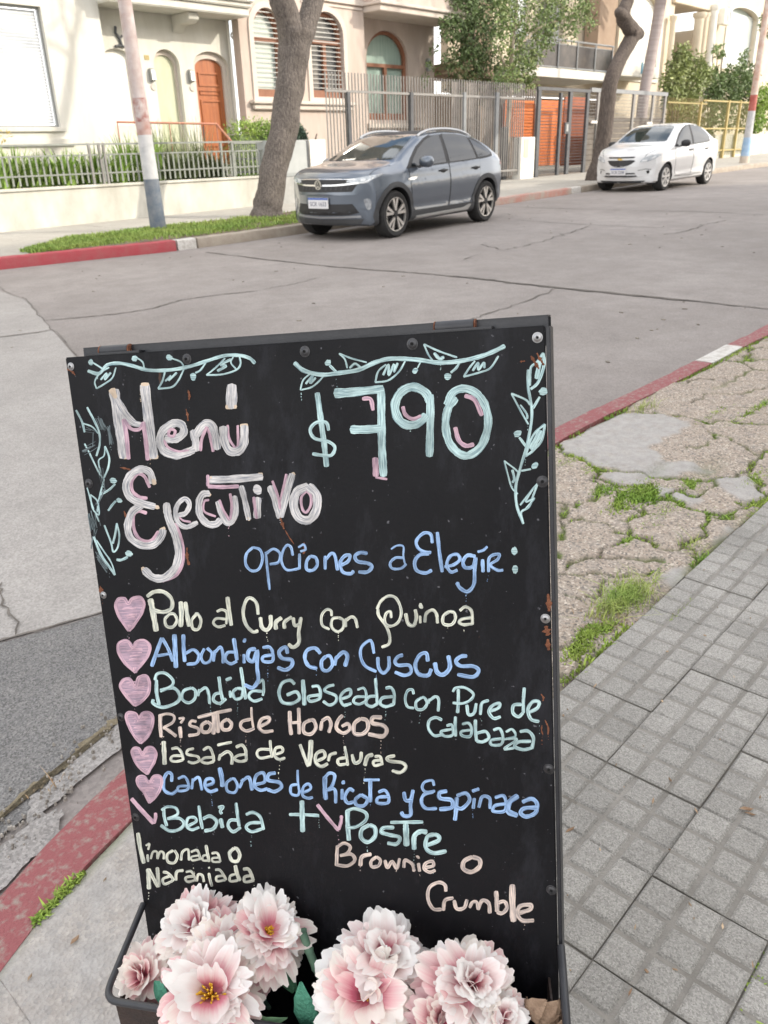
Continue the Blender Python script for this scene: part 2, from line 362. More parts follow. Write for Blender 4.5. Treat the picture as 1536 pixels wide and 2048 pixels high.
kerb(sub(FK, 18.02, 18.5), 0.16, -0.09, 0.06, M_kwhite, 1, 'white_kerb'); kerb(sub(FK, 18.52, 60, 0.6), 0.16, -0.09, 0.06, M_kconc, 1)
fk_y = lambda x: float(np.interp(x, [p[0] for p in FK], [p[1] for p in FK]))
# far pavement, grass strip
xs = list(np.arange(-4, 60, 1.0)); FWY = 14.34
sheet([(x, fk_y(x)+0.158) for x in xs]+[(60, 24), (-4, 24)], 0.0, 'far_pavement', M_walk, 0.055)
for x in np.arange(7.4, 60, 1.7): crack([(x, 12.3), (x+0.05, 14.3)], 0.010, 'pavement_joint', 0.004, 0.055, 0.004, px=False)
sheet(rough_edge([(4.9, 10.72)]+[(x, fk_y(x)+0.16) for x in np.arange(5.6, 13.4, 0.6)]+[(13.2, 11.4), (12.2, 12.2), (9, 12.25), (7.0, 12.1), (5.6, 11.5)], 0.03, 3), 0.006, 'grass_strip', M_soil, 0.055)
M_grass = mat('grass_blade', (0.17, 0.29, 0.05), 0.7, scale=1.3, col2=(0.31, 0.38, 0.09), island=0.35)
def blades(spots, name, h0, h1, wd, lean=0.6, m=M_grass, kind='stuff'):
    vs = []; fs = []
    for x, y, z in spots:
        h = rng.uniform(h0, h1); a = rng.uniform(0, 2*math.pi); l = rng.normal(0, lean)*h; b = a+rng.uniform(1, 2)
        dx, dy = math.cos(a)*wd, math.sin(a)*wd; ex, ey = math.cos(b)*l, math.sin(b)*l; k = len(vs)
        vs += [(x-dx, y-dy, z-0.003), (x+dx, y+dy, z-0.003), (x+dx*0.7+ex*0.35, y+dy*0.7+ey*0.35, z+h*0.6), (x-dx*0.7+ex*0.35, y-dy*0.7+ey*0.35, z+h*0.6), (x+ex, y+ey, z+h)]
        fs += [(k, k+1, k+2, k+3), (k+3, k+2, k+4)]
    mb = MB(); mb.add(vs, fs); return tag(mb.build(name, m, None, fix=False), kind=kind)
sp = []
while len(sp) < 26000:
    x = rng.uniform(4.9, 13.4); t = rng.uniform(0, 1); y0 = fk_y(x)+0.17; y1 = min(12.2, 11.0+(x-4.9)*0.9) if x < 7 else (12.22 if x < 12.2 else 11.4)
    y = y0+(y1-y0)*t; d = 0.5+0.5*math.sin(x*2.1+1.7*math.sin(y*3.3))*math.cos(y*2.7+x)
    if rng.uniform() < (0.12+0.88*d**1.3)*min(1, t*4+0.05)*min(1, (1-t)*6+0.1) and (x-10.06)**2+(y-12)**2 > 0.25: sp.append((x, y, gz(x, 0.063)))
blades(sp, 'grass', 0.02, 0.06, 0.007)

# --- near pavement: broken concrete with mossy cracks beside the kerb
M_conc = bpy.data.materials.new('cracked_concrete'); M_conc.use_nodes = True
def conc_mat(m):
    n = m.node_tree; b = n.nodes['Principled BSDF']; L = n.links.new; b.inputs['Roughness'].default_value = 0.92; b.inputs['Specular IOR Level'].default_value = 0.25
    tc = n.nodes.new('ShaderNodeTexCoord'); at = n.nodes.new('ShaderNodeVertexColor'); at.layer_name = 'wear'
    se = n.nodes.new('ShaderNodeSeparateColor'); L(at.outputs['Color'], se.inputs[0])
    v = n.nodes.new('ShaderNodeTexVoronoi'); v.inputs['Scale'].default_value = 150; L(tc.outputs['Object'], v.inputs['Vector'])
    r = n.nodes.new('ShaderNodeValToRGB'); e = r.color_ramp.elements
    e[0].position = 0.0; e[0].color = (0.17, 0.155, 0.14, 1); e[1].position = 1.0; e[1].color = (0.60, 0.53, 0.45, 1)
    for p, c in ((0.3, (0.32, 0.27, 0.225, 1)), (0.6, (0.42, 0.36, 0.30, 1)), (0.8, (0.36, 0.29, 0.235, 1))):
        q = e.new(p); q.color = c
    sv = n.nodes.new('ShaderNodeSeparateColor'); L(v.outputs['Color'], sv.inputs[0]); L(sv.outputs[0], r.inputs['Fac'])
    sm = n.nodes.new('ShaderNodeTexNoise'); sm.inputs['Scale'].default_value = 26; sm.inputs['Detail'].default_value = 10; sm.inputs['Roughness'].default_value = 0.75; L(tc.outputs['Object'], sm.inputs['Vector'])
    r2 = n.nodes.new('ShaderNodeValToRGB'); r2.color_ramp.elements[0].position = 0.3; r2.color_ramp.elements[1].position = 0.7
    r2.color_ramp.elements[0].color = (0.30, 0.285, 0.27, 1); r2.color_ramp.elements[1].color = (0.46, 0.44, 0.42, 1); L(sm.outputs['Fac'], r2.inputs['Fac'])
    mx = n.nodes.new('ShaderNodeMix'); mx.data_type = 'RGBA'; L(se.outputs[1], mx.inputs[0]); L(r.outputs[0], mx.inputs[6]); L(r2.outputs[0], mx.inputs[7])
    gn = n.nodes.new('ShaderNodeTexNoise'); gn.inputs['Scale'].default_value = 5; gn.inputs['Detail'].default_value = 5; L(tc.outputs['Object'], gn.inputs['Vector'])
    r3 = n.nodes.new('ShaderNodeValToRGB'); r3.color_ramp.elements[0].position = 0.35; r3.color_ramp.elements[1].position = 0.62
    r3.color_ramp.elements[0].color = (0.085, 0.07, 0.05, 1); r3.color_ramp.elements[1].color = (0.12, 0.16, 0.04, 1); L(gn.outputs['Fac'], r3.inputs['Fac'])
    m2 = n.nodes.new('ShaderNodeMix'); m2.data_type = 'RGBA'; L(se.outputs[0], m2.inputs[0]); L(mx.outputs[2], m2.inputs[6]); L(r3.outputs[0], m2.inputs[7])
    L(m2.outputs[2], b.inputs['Base Color'])
    bp = n.nodes.new('ShaderNodeBump'); bp.inputs['Strength'].default_value = 0.8; bp.inputs['Distance'].default_value = 0.004; L(v.outputs['Distance'], bp.inputs['Height'])
    b2 = n.nodes.new('ShaderNodeBump'); b2.inputs['Strength'].default_value = 0.5; b2.inputs['Distance'].default_value = 0.006; L(sm.outputs['Fac'], b2.inputs['Height']); L(bp.outputs[0], b2.inputs['Normal']); L(b2.outputs[0], b.inputs['Normal'])
conc_mat(M_conc)
nk_in = lambda x: float(np.interp(x, [p[0] for p in NK], [p[1] for p in NK]))-nkw(x)-0.002
TX0, TY1 = 0.215, 0.765
VC = lambda pts: np.array([G(1080+x*0.3516, 620+y*0.3516, 0.0)[:2] for x, y in pts])
CR = [(1.2, .8, [(70, 740), (110, 760), (130, 800), (250, 850), (320, 890), (400, 905), (560, 915), (760, 950), (870, 965), (1000, 945), (1140, 930), (1190, 900), (1240, 830), (1310, 785)]), (1.1, .7, [(400, 580), (520, 575), (700, 585), (820, 600), (960, 635), (1060, 620), (1180, 640), (1310, 645)]), (1.2, .9, [(320, 900), (345, 950), (430, 990), (450, 1040), (460, 1100)]),
 (1.0, .7, [(310, 960), (350, 1000), (330, 1050), (240, 1080), (200, 1110)]), (1.3, 1, [(430, 990), (620, 985), (640, 1040), (650, 1070), (740, 1050), (790, 1010), (850, 1010), (880, 970)]), (1.6, 1, [(740, 1060), (800, 1100), (900, 1130), (960, 1150), (1060, 1170), (1160, 1110), (1297, 1080)]), (1.2, 1, [(640, 1080), (590, 1130), (500, 1190), (510, 1230), (550, 1280), (620, 1310), (710, 1360)]),
 (0.8, .6, [(60, 1060), (130, 1090), (200, 1110)]), (0.8, .5, [(130, 1090), (135, 1190), (120, 1260), (110, 1330), (90, 1400)]), (0.8, .5, [(130, 1220), (220, 1160), (290, 1180), (370, 1210), (430, 1245), (500, 1255)]), (0.8, .3, [(545, 1290), (470, 1300), (400, 1340), (330, 1380), (440, 1405), (540, 1410), (700, 1410)]), (0.8, .5, [(130, 1470), (200, 1430), (290, 1390), (330, 1380)]),
 (0.9, .3, [(90, 1480), (280, 1490), (440, 1500), (600, 1500), (660, 1480)]), (1.1, .8, [(960, 1160), (930, 1280), (900, 1300), (830, 1330), (720, 1365)]), (1.1, .9, [(1190, 920), (1240, 960), (1260, 1010), (1290, 1080)]), (0.7, .1, [(1000, 940), (990, 990), (940, 1030), (870, 1060), (800, 1015)]), (0.8, .9, [(1310, 520), (1200, 545), (1000, 545)]), (0.7, .4, [(1140, 600), (1200, 570), (1310, 590)]), (1.0, .4, [(730, 1370), (820, 1340), (940, 1440)]),
 (0.8, .5, [(460, 1110), (530, 1130), (610, 1140)]), (0.7, .2, [(800, 420), (900, 390), (1040, 385)]), (0.6, .2, [(860, 520), (960, 470), (1130, 470), (1297, 430)]), (0.7, .2, [(130, 1600), (230, 1640), (330, 1600), (380, 1540)]), (0.9, .6, [(90, 1900), (200, 1880), (260, 1800), (300, 1780)]), (0.8, .3, [(1000, 700), (1150, 760), (1240, 830)]), (0.6, .1, [(900, 650), (1000, 700), (960, 760), (840, 790)])]
SL = [[(110, 760), (400, 580), (700, 590), (860, 640), (780, 700), (620, 780), (700, 860), (1000, 880), (760, 945), (560, 910), (400, 900), (250, 850), (130, 800)], [(360, 920), (620, 920), (620, 980), (430, 985)], [(640, 1000), (780, 1000), (740, 1050), (650, 1060)], [(1000, 940), (1190, 935), (1280, 1060), (1180, 1100), (1000, 1000)], [(740, 1060), (800, 1015), (920, 1080), (880, 1120)], [(1010, 1290), (1060, 1240), (1120, 1260), (1010, 1370)], [(680, 1520), (780, 1460), (880, 1460), (750, 1580)]]
xs = np.concatenate([np.arange(-0.12, 1.2, 0.02), np.arange(1.2, 4.6, 0.0075), np.arange(4.6, 7.0, 0.02)]); ts = np.linspace(0, 1, 112)
XX = np.repeat(xs[:, None], len(ts), 1); yi = np.array([nk_in(x) for x in xs]); YY = TY1+0.003+(yi[:, None]-TY1-0.003)*ts[None]
left = xs < TX0+0.004
q_ = np.argmin(left); xs[q_] = xs[q_-1]+0.0004; XX[q_] = xs[q_]; yi[q_] = nk_in(xs[q_]); YY = TY1+0.003+(yi[:, None]-TY1-0.003)*ts[None]
YY[left] = -1.9+(yi[left][:, None]+1.9)*ts[None]
wx = XX+0.010*np.sin(YY*41+3*np.sin(XX*17))+0.006*np.sin(XX*90+YY*70); wy = YY+0.009*np.sin(XX*47+2*np.sin(YY*23))+0.005*np.sin(YY*110-XX*60)
crk = np.zeros(XX.shape); grn = np.zeros(XX.shape); wobw = 1+0.45*np.sin(XX*31+YY*19)+0.3*np.sin(XX*73-YY*57)
for wd_, gr_, pts in CR:
    P_ = VC(pts)
    for a, b in zip(P_[:-1], P_[1:]):
        d = b-a; t = np.clip(((wx-a[0])*d[0]+(wy-a[1])*d[1])/(d@d), 0, 1); ds = np.hypot(wx-a[0]-t*d[0], wy-a[1]-t*d[1]); w_ = 0.0098*wd_*np.clip(wobw, 0.35, 2)
        v = np.clip(1.25-ds/w_, 0, 1); crk = np.maximum(crk, v); grn = np.maximum(grn, v*gr_)
S = np.array([(rng.uniform(3.9, 8), rng.uniform(0.7, 1.8)) for _ in range(26)]+[(rng.uniform(0.7, 1.9), rng.uniform(0.7, 1.65)) for _ in range(13)]); D = np.sort(np.sqrt((wx[..., None]-S[:, 0])**2+(wy[..., None]-S[:, 1])**2), -1); far_ = np.clip(np.maximum((XX-4.0)/0.4, (1.62-XX)/0.15), 0, 1)
crk = np.maximum(crk, np.clip(1.2-(D[..., 1]-D[..., 0])/0.022, 0, 1)*far_)
ek = np.clip(1-np.minimum(np.abs(YY-yi[:, None]), np.where(XX > 0.9, YY-TY1, 9))/0.03, 0, 1)*np.clip(0.5+0.6*np.sin(XX*6.1)+0.4*np.sin(XX*17), 0, 1)
crk = np.clip(np.maximum(crk, ek*1.2), 0, 1); crk = np.where(XX < 0.9, np.clip(ek*0.5, 0, 1), crk)
def inside(poly):
    P_ = VC(poly); r = np.zeros(XX.shape, bool)
    for a, b in zip(P_, np.roll(P_, -1, 0)):
        c_ = ((a[1] > wy) != (b[1] > wy)) & (wx < (b[0]-a[0])*(wy-a[1])/(b[1]-a[1]+1e-9)+a[0]); r ^= c_
    return r
smc = np.zeros(XX.shape)
for q in SL: smc = np.maximum(smc, inside(q).astype(float))
smc = np.where(XX < 1.0, 0.85, smc)
for _ in range(3): smc[1:-1, 1:-1] = (smc[:-2, 1:-1]+smc[2:, 1:-1]+smc[1:-1, :-2]+smc[1:-1, 2:]+2*smc[1:-1, 1:-1])/6
smc = np.clip(smc+0.10*np.sin(XX*29+YY*37)+0.08*np.sin(XX*71-YY*53), 0, 1)
hgt = 0.006*np.sin(XX*4.1+1)*np.sin(YY*6.3)+rng.normal(0, 0.0009, XX.shape)*(1-0.7*smc)+0.003*smc-0.014*crk
hole = 0.022*np.exp(-(((XX-2.62)/0.07)**2+((YY-1.13)/0.03)**2))+0.02*np.exp(-(((XX-2.85)/0.09)**2+((YY-1.20)/0.03)**2))+0.026*np.exp(-(((XX-3.0)/0.10)**2+((YY-1.05)/0.04)**2))
hole = np.where(XX > 1, hole, 0)
ZZ = np.array([gz(x, -0.004) for x in xs])[:, None]+hgt-hole
crk = np.clip(crk+hole*20*rng.uniform(0.2, 1, XX.shape), 0, 1)
nx, ny = XX.shape; mb = MB()
mb.v = list(map(tuple, np.stack([XX, YY, ZZ], -1).reshape(-1, 3)))
mb.f = [(i*ny+j, (i+1)*ny+j, (i+1)*ny+j+1, i*ny+j+1) for i in range(nx-1) for j in range(ny-1) if not (left[i] != left[i+1])]
near = mb.build('near_pavement', M_conc, None, smooth='all', fix=False); tag(near, kind='structure')
ca = near.data.color_attributes.new('wear', 'FLOAT_COLOR', 'POINT')
ca.data.foreach_set('color', np.stack([crk, smc, crk*0, crk*0+1], -1).astype(np.float32).reshape(-1))
sheet([(-0.2, 1.0), (7.0, 1.6), (60, 1.6), (60, -5.2), (-1.9, -5.2), (-1.7, -1.25), (-1.2, -0.2), (-0.7, 0.4)], 0, 'pavement_bed', M_conc, -0.03)
sheet([(6.98, 1.652), (60, 1.652), (60, -5.0), (6.98, -5.0)], 0, 'near_pavement', M_conc, 0.0)
# --- paving: grey nine-pan tiles
M_tile = ground_mat('grey_tile', (0.305, 0.294, 0.272), (0.39, 0.375, 0.35), (0.245, 0.235, 0.217), 1.6, 7, 420, 0.55, speck=0.42, island=0.09)
M_groove = mat('groove_dirt', (0.20, 0.187, 0.167), 0.95, scale=11, col2=(0.30, 0.282, 0.255), bump=0.4, bscale=250)
M_grout = mat('tile_grout', (0.15, 0.135, 0.115), 0.95, scale=14, col2=(0.25, 0.235, 0.21), bump=0.4, bscale=200)
mb = MB(); body_ = MB(); TP, TQ = 0.2105, 0.2
for i in range(-4, 28):
    for j in range(-11, 2):
        x0 = 1.06+i*TP; y0 = 0.365+j*TQ
        if x0 < TX0-0.001: continue
        dz = rng.normal(0, 0.0016); tx, ty = rng.normal(0, 0.008, 2); g_ = 0.0013
        def zz(x, y): return gz(x, 0.002)+dz+tx*(x-x0-0.1)+ty*(y-y0-0.1)
        # body of the tile
        a = [(x0+g_, y0+g_), (x0+TP-g_, y0+g_), (x0+TP-g_, y0+TQ-g_), (x0+g_, y0+TQ-g_)]
        body_.add([(x, y, zz(x, y)-0.0045) for x, y in a]+[(x, y, zz(x, y)-0.03) for x, y in a], [(0, 1, 2, 3)]+[(k, (k+1) % 4, (k+1) % 4+4, k+4) for k in range(4)])
        cw, chh = (TP-2*g_)/3, (TQ-2*g_)/3
        for p in range(3):
            for q in range(3):
                ax, ay = x0+g_+p*cw, y0+g_+q*chh; ins = 0.0042; l = 0.0 if p == 0 else ins; rr = 0.0 if p == 2 else ins; bo = 0.0 if q == 0 else ins; to = 0.0 if q == 2 else ins
                o_ = [(ax+l, ay+bo), (ax+cw-rr, ay+bo), (ax+cw-rr, ay+chh-to), (ax+l, ay+chh-to)]; e_ = 0.0045
                n_ = [(ax+l+e_, ay+bo+e_), (ax+cw-rr-e_, ay+bo+e_), (ax+cw-rr-e_, ay+chh-to-e_), (ax+l+e_, ay+chh-to-e_)]
                wr = rng.normal(0, 0.0004)
                mb.add([(x, y, zz(x, y)-0.0044) for x, y in o_]+[(x, y, zz(x, y)+wr) for x, y in n_], [(4, 5, 6, 7)]+[(k, (k+1) % 4, (k+1) % 4+4, k+4) for k in range(4)])
tag(mb.build('paving_tiles', M_tile, None, fix=False), kind='structure'); tag(body_.build('paving_grooves', M_groove, None, fix=False), kind='structure')
sheet([(TX0+0.002, -1.85), (6.9, -1.85), (6.9, TY1-0.001), (TX0+0.002, TY1-0.001)], 0, 'paving_joint', M_grout, -0.006)
# --- moss and grass growing in the cracks
sp = []; sp2 = []
def patch(px, py, rx, ry, n, lst, amp=1.0):
    c = G(px, py, 0.0)
    for _ in range(n):
        x, y = c[0]+rng.normal(0, rx), c[1]+rng.normal(0, ry)
        if x > TX0: lst.append((x, y, gz(x, -0.012)))
for p in [(1150, 915, .05, .02, 500), (1195, 930, .05, .02, 500), (1290, 985, .06, .025, 900), (1262, 978, .05, .02, 500), (1345, 1010, .10, .018, 900), (1400, 1035, .06, .02, 600), (1380, 965, .03, .02, 500), (1210, 975, .04, .02, 350), (1240, 1010, .03, .02, 260),
          (1410, 838, .10, .012, 450), (1455, 850, .10, .010, 250), (1520, 810, .12, .012, 300), (1500, 960, .06, .015, 450), (1525, 1020, .06, .02, 500), (1440, 1110, .05, .008, 300), (1470, 1116, .02, .01, 200), (1320, 1140, .03, .012, 260), (1180, 1262, .03, .012, 600), (1160, 1295, .035, .012, 450), (1215, 1250, .02, .008, 200),
          (1370, 1215, .05, .004, 160), (1115, 925, .03, .02, 300), (1255, 1080, .02, .01, 160), (1345, 1230, .04, .004, 120), (1250, 1170, .03, .02, 260), (1505, 1990, .02, .003, 120), (1515, 1960, .025, .003, 160), (1525, 1930, .02, .003, 120)]: patch(*p, sp)
for x in np.arange(1.6, 6.5, 0.004):      # along the back of the kerb
    if math.sin(x*3.1)+math.sin(x*7.7)+0.7*math.sin(x*19) > -0.5: sp += [(x, nk_in(x)+rng.normal(-0.012, 0.012), gz(x, -0.008))]*1 if rng.uniform() < 0.3 else [(x+rng.normal(0, .006), nk_in(x)+rng.normal(-0.01, 0.013), gz(x, -0.008)) for _ in range(2)]
for x in np.arange(1.45, 5.0, 0.0022):      # along the edge of the tiles
    if math.sin(x*4.3+1)+math.sin(x*9.1)+0.6*math.sin(x*23) > 0.1: sp.append((x+rng.normal(0, .004), TY1+abs(rng.normal(0.006, 0.010)), gz(x, -0.006)))
for t in np.linspace(0, 1, 420):          # at the foot of the kerb on the left
    c = G(68+95*t, 1848-100*t, 0.0); sp.append((c[0]+rng.normal(0, .005), c[1]+rng.normal(0, .004), gz(c[0], -0.004)))
for k in rng.choice(nx*ny, 90000):
    i, j = divmod(int(k), ny)
    if XX[i, j] > 0.9 and (grn[i, j] > rng.uniform(0.25, 0.9) or (far_[i, j] > 0.3 and crk[i, j] > 0.6 and math.sin(XX[i, j]*7)+math.sin(YY[i, j]*17) > 0.3)): sp.append((XX[i, j]+rng.normal(0, 0.004), YY[i, j]+rng.normal(0, 0.004), ZZ[i, j]))
M_moss = mat('moss', (0.15, 0.27, 0.035), 0.8, scale=6, col2=(0.30, 0.38, 0.07), island=0.4)
blades(sp, 'moss', 0.004, 0.013, 0.0032, 0.9, M_moss)
for p in [(1245, 1195, .055, .028, 420), (1270, 1185, .05, .02, 260), (1225, 1215, .04, .02, 200), (1290, 815, .05, .02, 120), (1385, 1095, .03, .02, 60)]: patch(*p, sp2)
M_tuft = mat('tuft_grass', (0.20, 0.31, 0.055), 0.75, scale=12, col2=(0.45, 0.46, 0.15), island=0.3)
blades(sp2, 'grass_tuft', 0.015, 0.045, 0.0015, 1.3, M_tuft)
sp3 = []
for p in [(1370, 1120, .06, .03, 90), (1480, 1060, .06, .03, 90), (1330, 915, .04, .02, 60), (1265, 890, .04, .02, 45), (1200, 1215, .06, .02, 110), (1240, 1240, .03, .02, 60), (1425, 860, .05, .02, 60), (100, 1565, .02, .01, 14)]: patch(*p, sp3)
blades(sp3, 'dry_leaf_litter', 0.004, 0.016, 0.0013, 2.2, mat('dry_grass', (0.22, 0.13, 0.07), 0.85, scale=20, col2=(0.40, 0.30, 0.18), island=0.3))
# --- twigs, petals and leaf scraps lying on the tiles
mb = MB()
for px, py, l, a in [(1493, 1618, .022, -1.0), (1500, 1628, .018, -1.3), (1392, 1622, .012, .8), (1306, 1602, .014, .3), (1190, 1372, .016, .1), (1140, 1660, .02, -.3), (1520, 1595, .008, .2), (1380, 1810, .008, 1.), (1445, 1853, .009, .4), (1440, 1480, .006, .1), (1468, 1355, .01, .6), (1505, 1930, .01, .5), (1232, 1530, .008, .2), (1340, 1560, .01, .9), (1260, 1985, .012, .1), (1420, 1700, .007, 1.2), (1270, 1855, .009, .3), (1200, 1700, .006, .7), (1350, 1940, .008, 2.), (150, 1880, .016, .2), (60, 1955, .01, .5), (210, 1760, .008, .4)]:
    c = G(px, py, 0.003); l *= 0.62; w_ = l*rng.uniform(0.16, 0.4); u = np.array([math.cos(a), math.sin(a), 0])*l; v = np.array([-math.sin(a), math.cos(a), 0])*w_
    mb.add([c-u, c-u*0.3+v+(0, 0, .002), c+u*0.5+v*0.8, c+u+(0, 0, .003), c+u*0.4-v*0.9, c-u*0.4-v+(0, 0, .002)], [(0, 1, 2, 3, 4, 5)])
for _ in range(160):
    x, y = rng.uniform(0.3, 3.2), rng.uniform(-0.3, 0.75); l = rng.uniform(0.0008, 0.0035); a = rng.uniform(0, 6.3); mb.obox((x, y, gz(x, 0.0035)), (l*math.cos(a), l*math.sin(a), 0), (-l*.6*math.sin(a), l*.6*math.cos(a), 0), (0, 0, .0008))
tag(mb.build('pavement_litter', mat('leaf_scrap', (0.16, 0.085, 0.045), 0.9, scale=14, col2=(0.40, 0.30, 0.20), island=0.5), None, fix=False), kind='stuff')
# ================================================================== THE MENU BOARD
def board_mat():
    m = bpy.data.materials.new('black_board_paint'); m.use_nodes = True; n = m.node_tree; b = n.nodes['Principled BSDF']; L = n.links.new
    tc = n.nodes.new('ShaderNodeTexCoord')
    def noise(s, d, r=0.6, sc=None):
        q = n.nodes.new('ShaderNodeTexNoise'); q.inputs['Scale'].default_value = s; q.inputs['Detail'].default_value = d; q.inputs['Roughness'].default_value = r
        if sc:
            mp = n.nodes.new('ShaderNodeMapping'); mp.inputs['Scale'].default_value = sc; L(tc.outputs['Object'], mp.inputs[0]); L(mp.outputs[0], q.inputs['Vector'])
        else: L(tc.outputs['Object'], q.inputs['Vector'])
        return q.outputs['Fac']
    def ramp(f, p0, p1, c0, c1):
        q = n.nodes.new('ShaderNodeValToRGB'); e = q.color_ramp.elements; e[0].position = p0; e[1].position = p1; e[0].color = (*c0, 1); e[1].color = (*c1, 1); L(f, q.inputs['Fac']); return q.outputs['Color']
    def add(a, c):
        q = n.nodes.new('ShaderNodeMix'); q.data_type = 'RGBA'; q.blend_type = 'ADD'; q.inputs[0].default_value = 1; L(a, q.inputs[6]); L(c, q.inputs[7]); return q.outputs[2]
    c = ramp(noise(5, 6), 0.35, 0.7, (0.0036, 0.0037, 0.0052), (0.0068, 0.0069, 0.0088))
    c = add(c, ramp(noise(14, 9, 0.75, (1, 1, 0.35)), 0.52, 0.80, (0, 0, 0), (0.022, 0.023, 0.028)))      # wiped chalk smears
    c = add(c, ramp(noise(150, 3, 0.5), 0.715, 0.75, (0, 0, 0), (0.10, 0.10, 0.11)))                          # specks of chalk
    c = add(c, ramp(noise(22, 4, 0.6, (1.6, 1.6, 0.6)), 0.745, 0.775, (0, 0, 0), (0.055, 0.026, 0.014)))       # spots of rust
    L(c, b.inputs['Base Color'])
    r = ramp(noise(9, 7, 0.7), 0.3, 0.7, (0.46,)*3, (0.62,)*3); L(r, b.inputs['Roughness']); b.inputs['Specular IOR Level'].default_value = 0.22
    bp = n.nodes.new('ShaderNodeBump'); bp.inputs['Strength'].default_value = 0.12; bp.inputs['Distance'].default_value = 0.002; L(noise(240, 4), bp.inputs['Height']); L(bp.outputs[0], b.inputs['Normal'])
    return m
M_board = board_mat()
M_frame = mat('black_frame_paint', (0.018, 0.019, 0.023), 0.42, scale=16, col2=(0.034, 0.035, 0.04), bump=0.05, bscale=300)
M_black = mat('black_void', (0.004, 0.004, 0.004), 0.9)
M_rust = mat('rust', (0.13, 0.045, 0.022), 0.9, scale=70, col2=(0.26, 0.10, 0.05), bump=0.5, bscale=300)
M_steel = mat('zinc_screw', (0.42, 0.42, 0.42), 0.38, scale=90, col2=(0.30, 0.30, 0.31), metal=1.0)
M_bolt = mat('black_screw', (0.03, 0.03, 0.032), 0.3, scale=90, col2=(0.07, 0.07, 0.075), metal=0.5)
D1 = M3 @ np.array([4315, 62, -1600.0]); D1 /= np.linalg.norm(D1)
D2 = M3 @ np.array([507, 7562, 1600.0]); D2 -= D1*(D1@D2); D2 /= np.linalg.norm(D2)
S1 = ORG+M3 @ (1.722*0.57*np.array([(142-CXP)/FPX, (733-CYP)/FPX, 1.0]))
N3 = np.cross(D1, D2)
if N3 @ (S1-ORG) > 0: N3 = -N3
def BF(u, v, o=0.0): return S1+D1*u+D2*v+N3*o
def BP(px, py, o=0.0):
    r = ray(px, py); t = ((S1+N3*o-ORG)@N3)/(r@N3); return ORG+r*t
ctr = BF(0.287, 0.95)
board = thing('menu_board', 'black metal sandwich board chalked with the executive menu and its price, standing at the kerb', 'menu board', (ctr[0]+0.15, ctr[1]+0.06, 0.0))
def bbox(mb, u0, u1, v0, v1, o0, o1): return mb.obox(BF((u0+u1)/2, (v0+v1)/2, (o0+o1)/2), D1*(u1-u0)/2, D2*(v1-v0)/2, N3*(o1-o0)/2)
PU0, PU1, PV0, PV1 = -0.0073, 0.5772, -0.0112, 0.985
bbox(MB(), PU0, PU1, PV0, PV1, -0.004, 0).build('front_panel', M_board, board, bevel=0.0012)
mb = MB(); bbox(mb, PU1+0.0006, PU1+0.0052, PV0+0.001, PV1+0.05, -0.020, -0.0012); bbox(mb, PU0+0.004, PU0+0.022, PV0+0.004, PV1+0.02, -0.024, -0.005)
bbox(mb, PU0+0.004, PU1, PV0+0.003, PV0+0.02, -0.024, -0.005); bbox(mb, PU0+0.004, PU1, PV1-0.02, PV1, -0.024, -0.005)
mb.build('panel_frame', M_frame, board, bevel=0.001)
# hollow square bar of the rear frame along the top, open at both ends
mb = MB(); ho = 0.0092; vc, oc = -0.0122, -0.0205
for (v0, v1, o0, o1) in ((vc-ho, vc-ho+0.0016, oc-ho, oc+ho), (vc+ho-0.0016, vc+ho, oc-ho, oc+ho), (vc-ho+0.0016, vc+ho-0.0016, oc-ho, oc-ho+0.0016), (vc-ho+0.0016, vc+ho-0.0016, oc+ho-0.0016, oc+ho)):
    bbox(mb, 0.012, 0.5790, v0, v1, o0, o1)
mb.build('top_bar', M_frame, board, bevel=0.0005)
bbox(MB(), 0.05, 0.54, vc-ho+0.002, vc+ho-0.002, oc-ho+0.002, oc+ho-0.002).build('bar_dark_fill', M_black, board)  # black fill standing for the dark inside of the hollow bar
# two barrel hinges
for u in (0.062, 0.485):
    h = MB(); h.tube([BF(u-0.020, -0.0158, -0.0100), BF(u+0.020, -0.0158, -0.0100)], 0.0066, 14)
    hi = h.build('hinge', M_frame, board, smooth=True)
    k = MB(); bbox(k, u-0.040, u+0.040, -0.0140, -0.0113, -0.018, -0.0008); k.build('hinge_leaf', M_frame, hi, bevel=0.0008)
    for du in (-0.0212, 0.0212):
        MB().tube([BF(u+du-0.0006, -0.0158, -0.0100), BF(u+du+0.0006, -0.0158, -0.0100)], 0.0067, 14).build('rust_ring', M_rust, hi, smooth=True)
# rear leaf of the A and the feet
lean = Vector(D2); ang = math.radians(-5); rot = Matrix.Rotation(ang, 3, Vector(D1))
B2 = np.array(rot @ Vector(D2)); top2 = BF(0.287, -0.0235, -0.021)
if (B2-D2) @ N3 > 0: B2 = np.array(Matrix.Rotation(-ang, 3, Vector(D1)) @ Vector(D2))
N2 = np.cross(D1, B2); N2 = -N2 if N2 @ N3 > 0 else N2
MB().obox(top2+B2*0.50, D1*0.222, B2*0.475, N2*0.002).build('rear_panel', M_board, board)
mb = MB()
for s in (-0.232, 0.232): mb.obox(top2+D1*s+B2*0.53, D1*0.0098, B2*0.52, N2*0.0098)
mb.obox(top2+B2*1.0, D1*0.222, B2*0.0098, N2*0.0098)
mb.build('rear_frame', M_frame, board, bevel=0.001)
for u in (0.006, 0.570):   # front feet reach the pavement
    a = BF(u, PV1, -0.012); mb = MB(); mb.bar(a, a+D2*((a[2]-gz(a[0], 0.0))/-D2[2]), 0.009); mb.build('foot', M_frame, board)
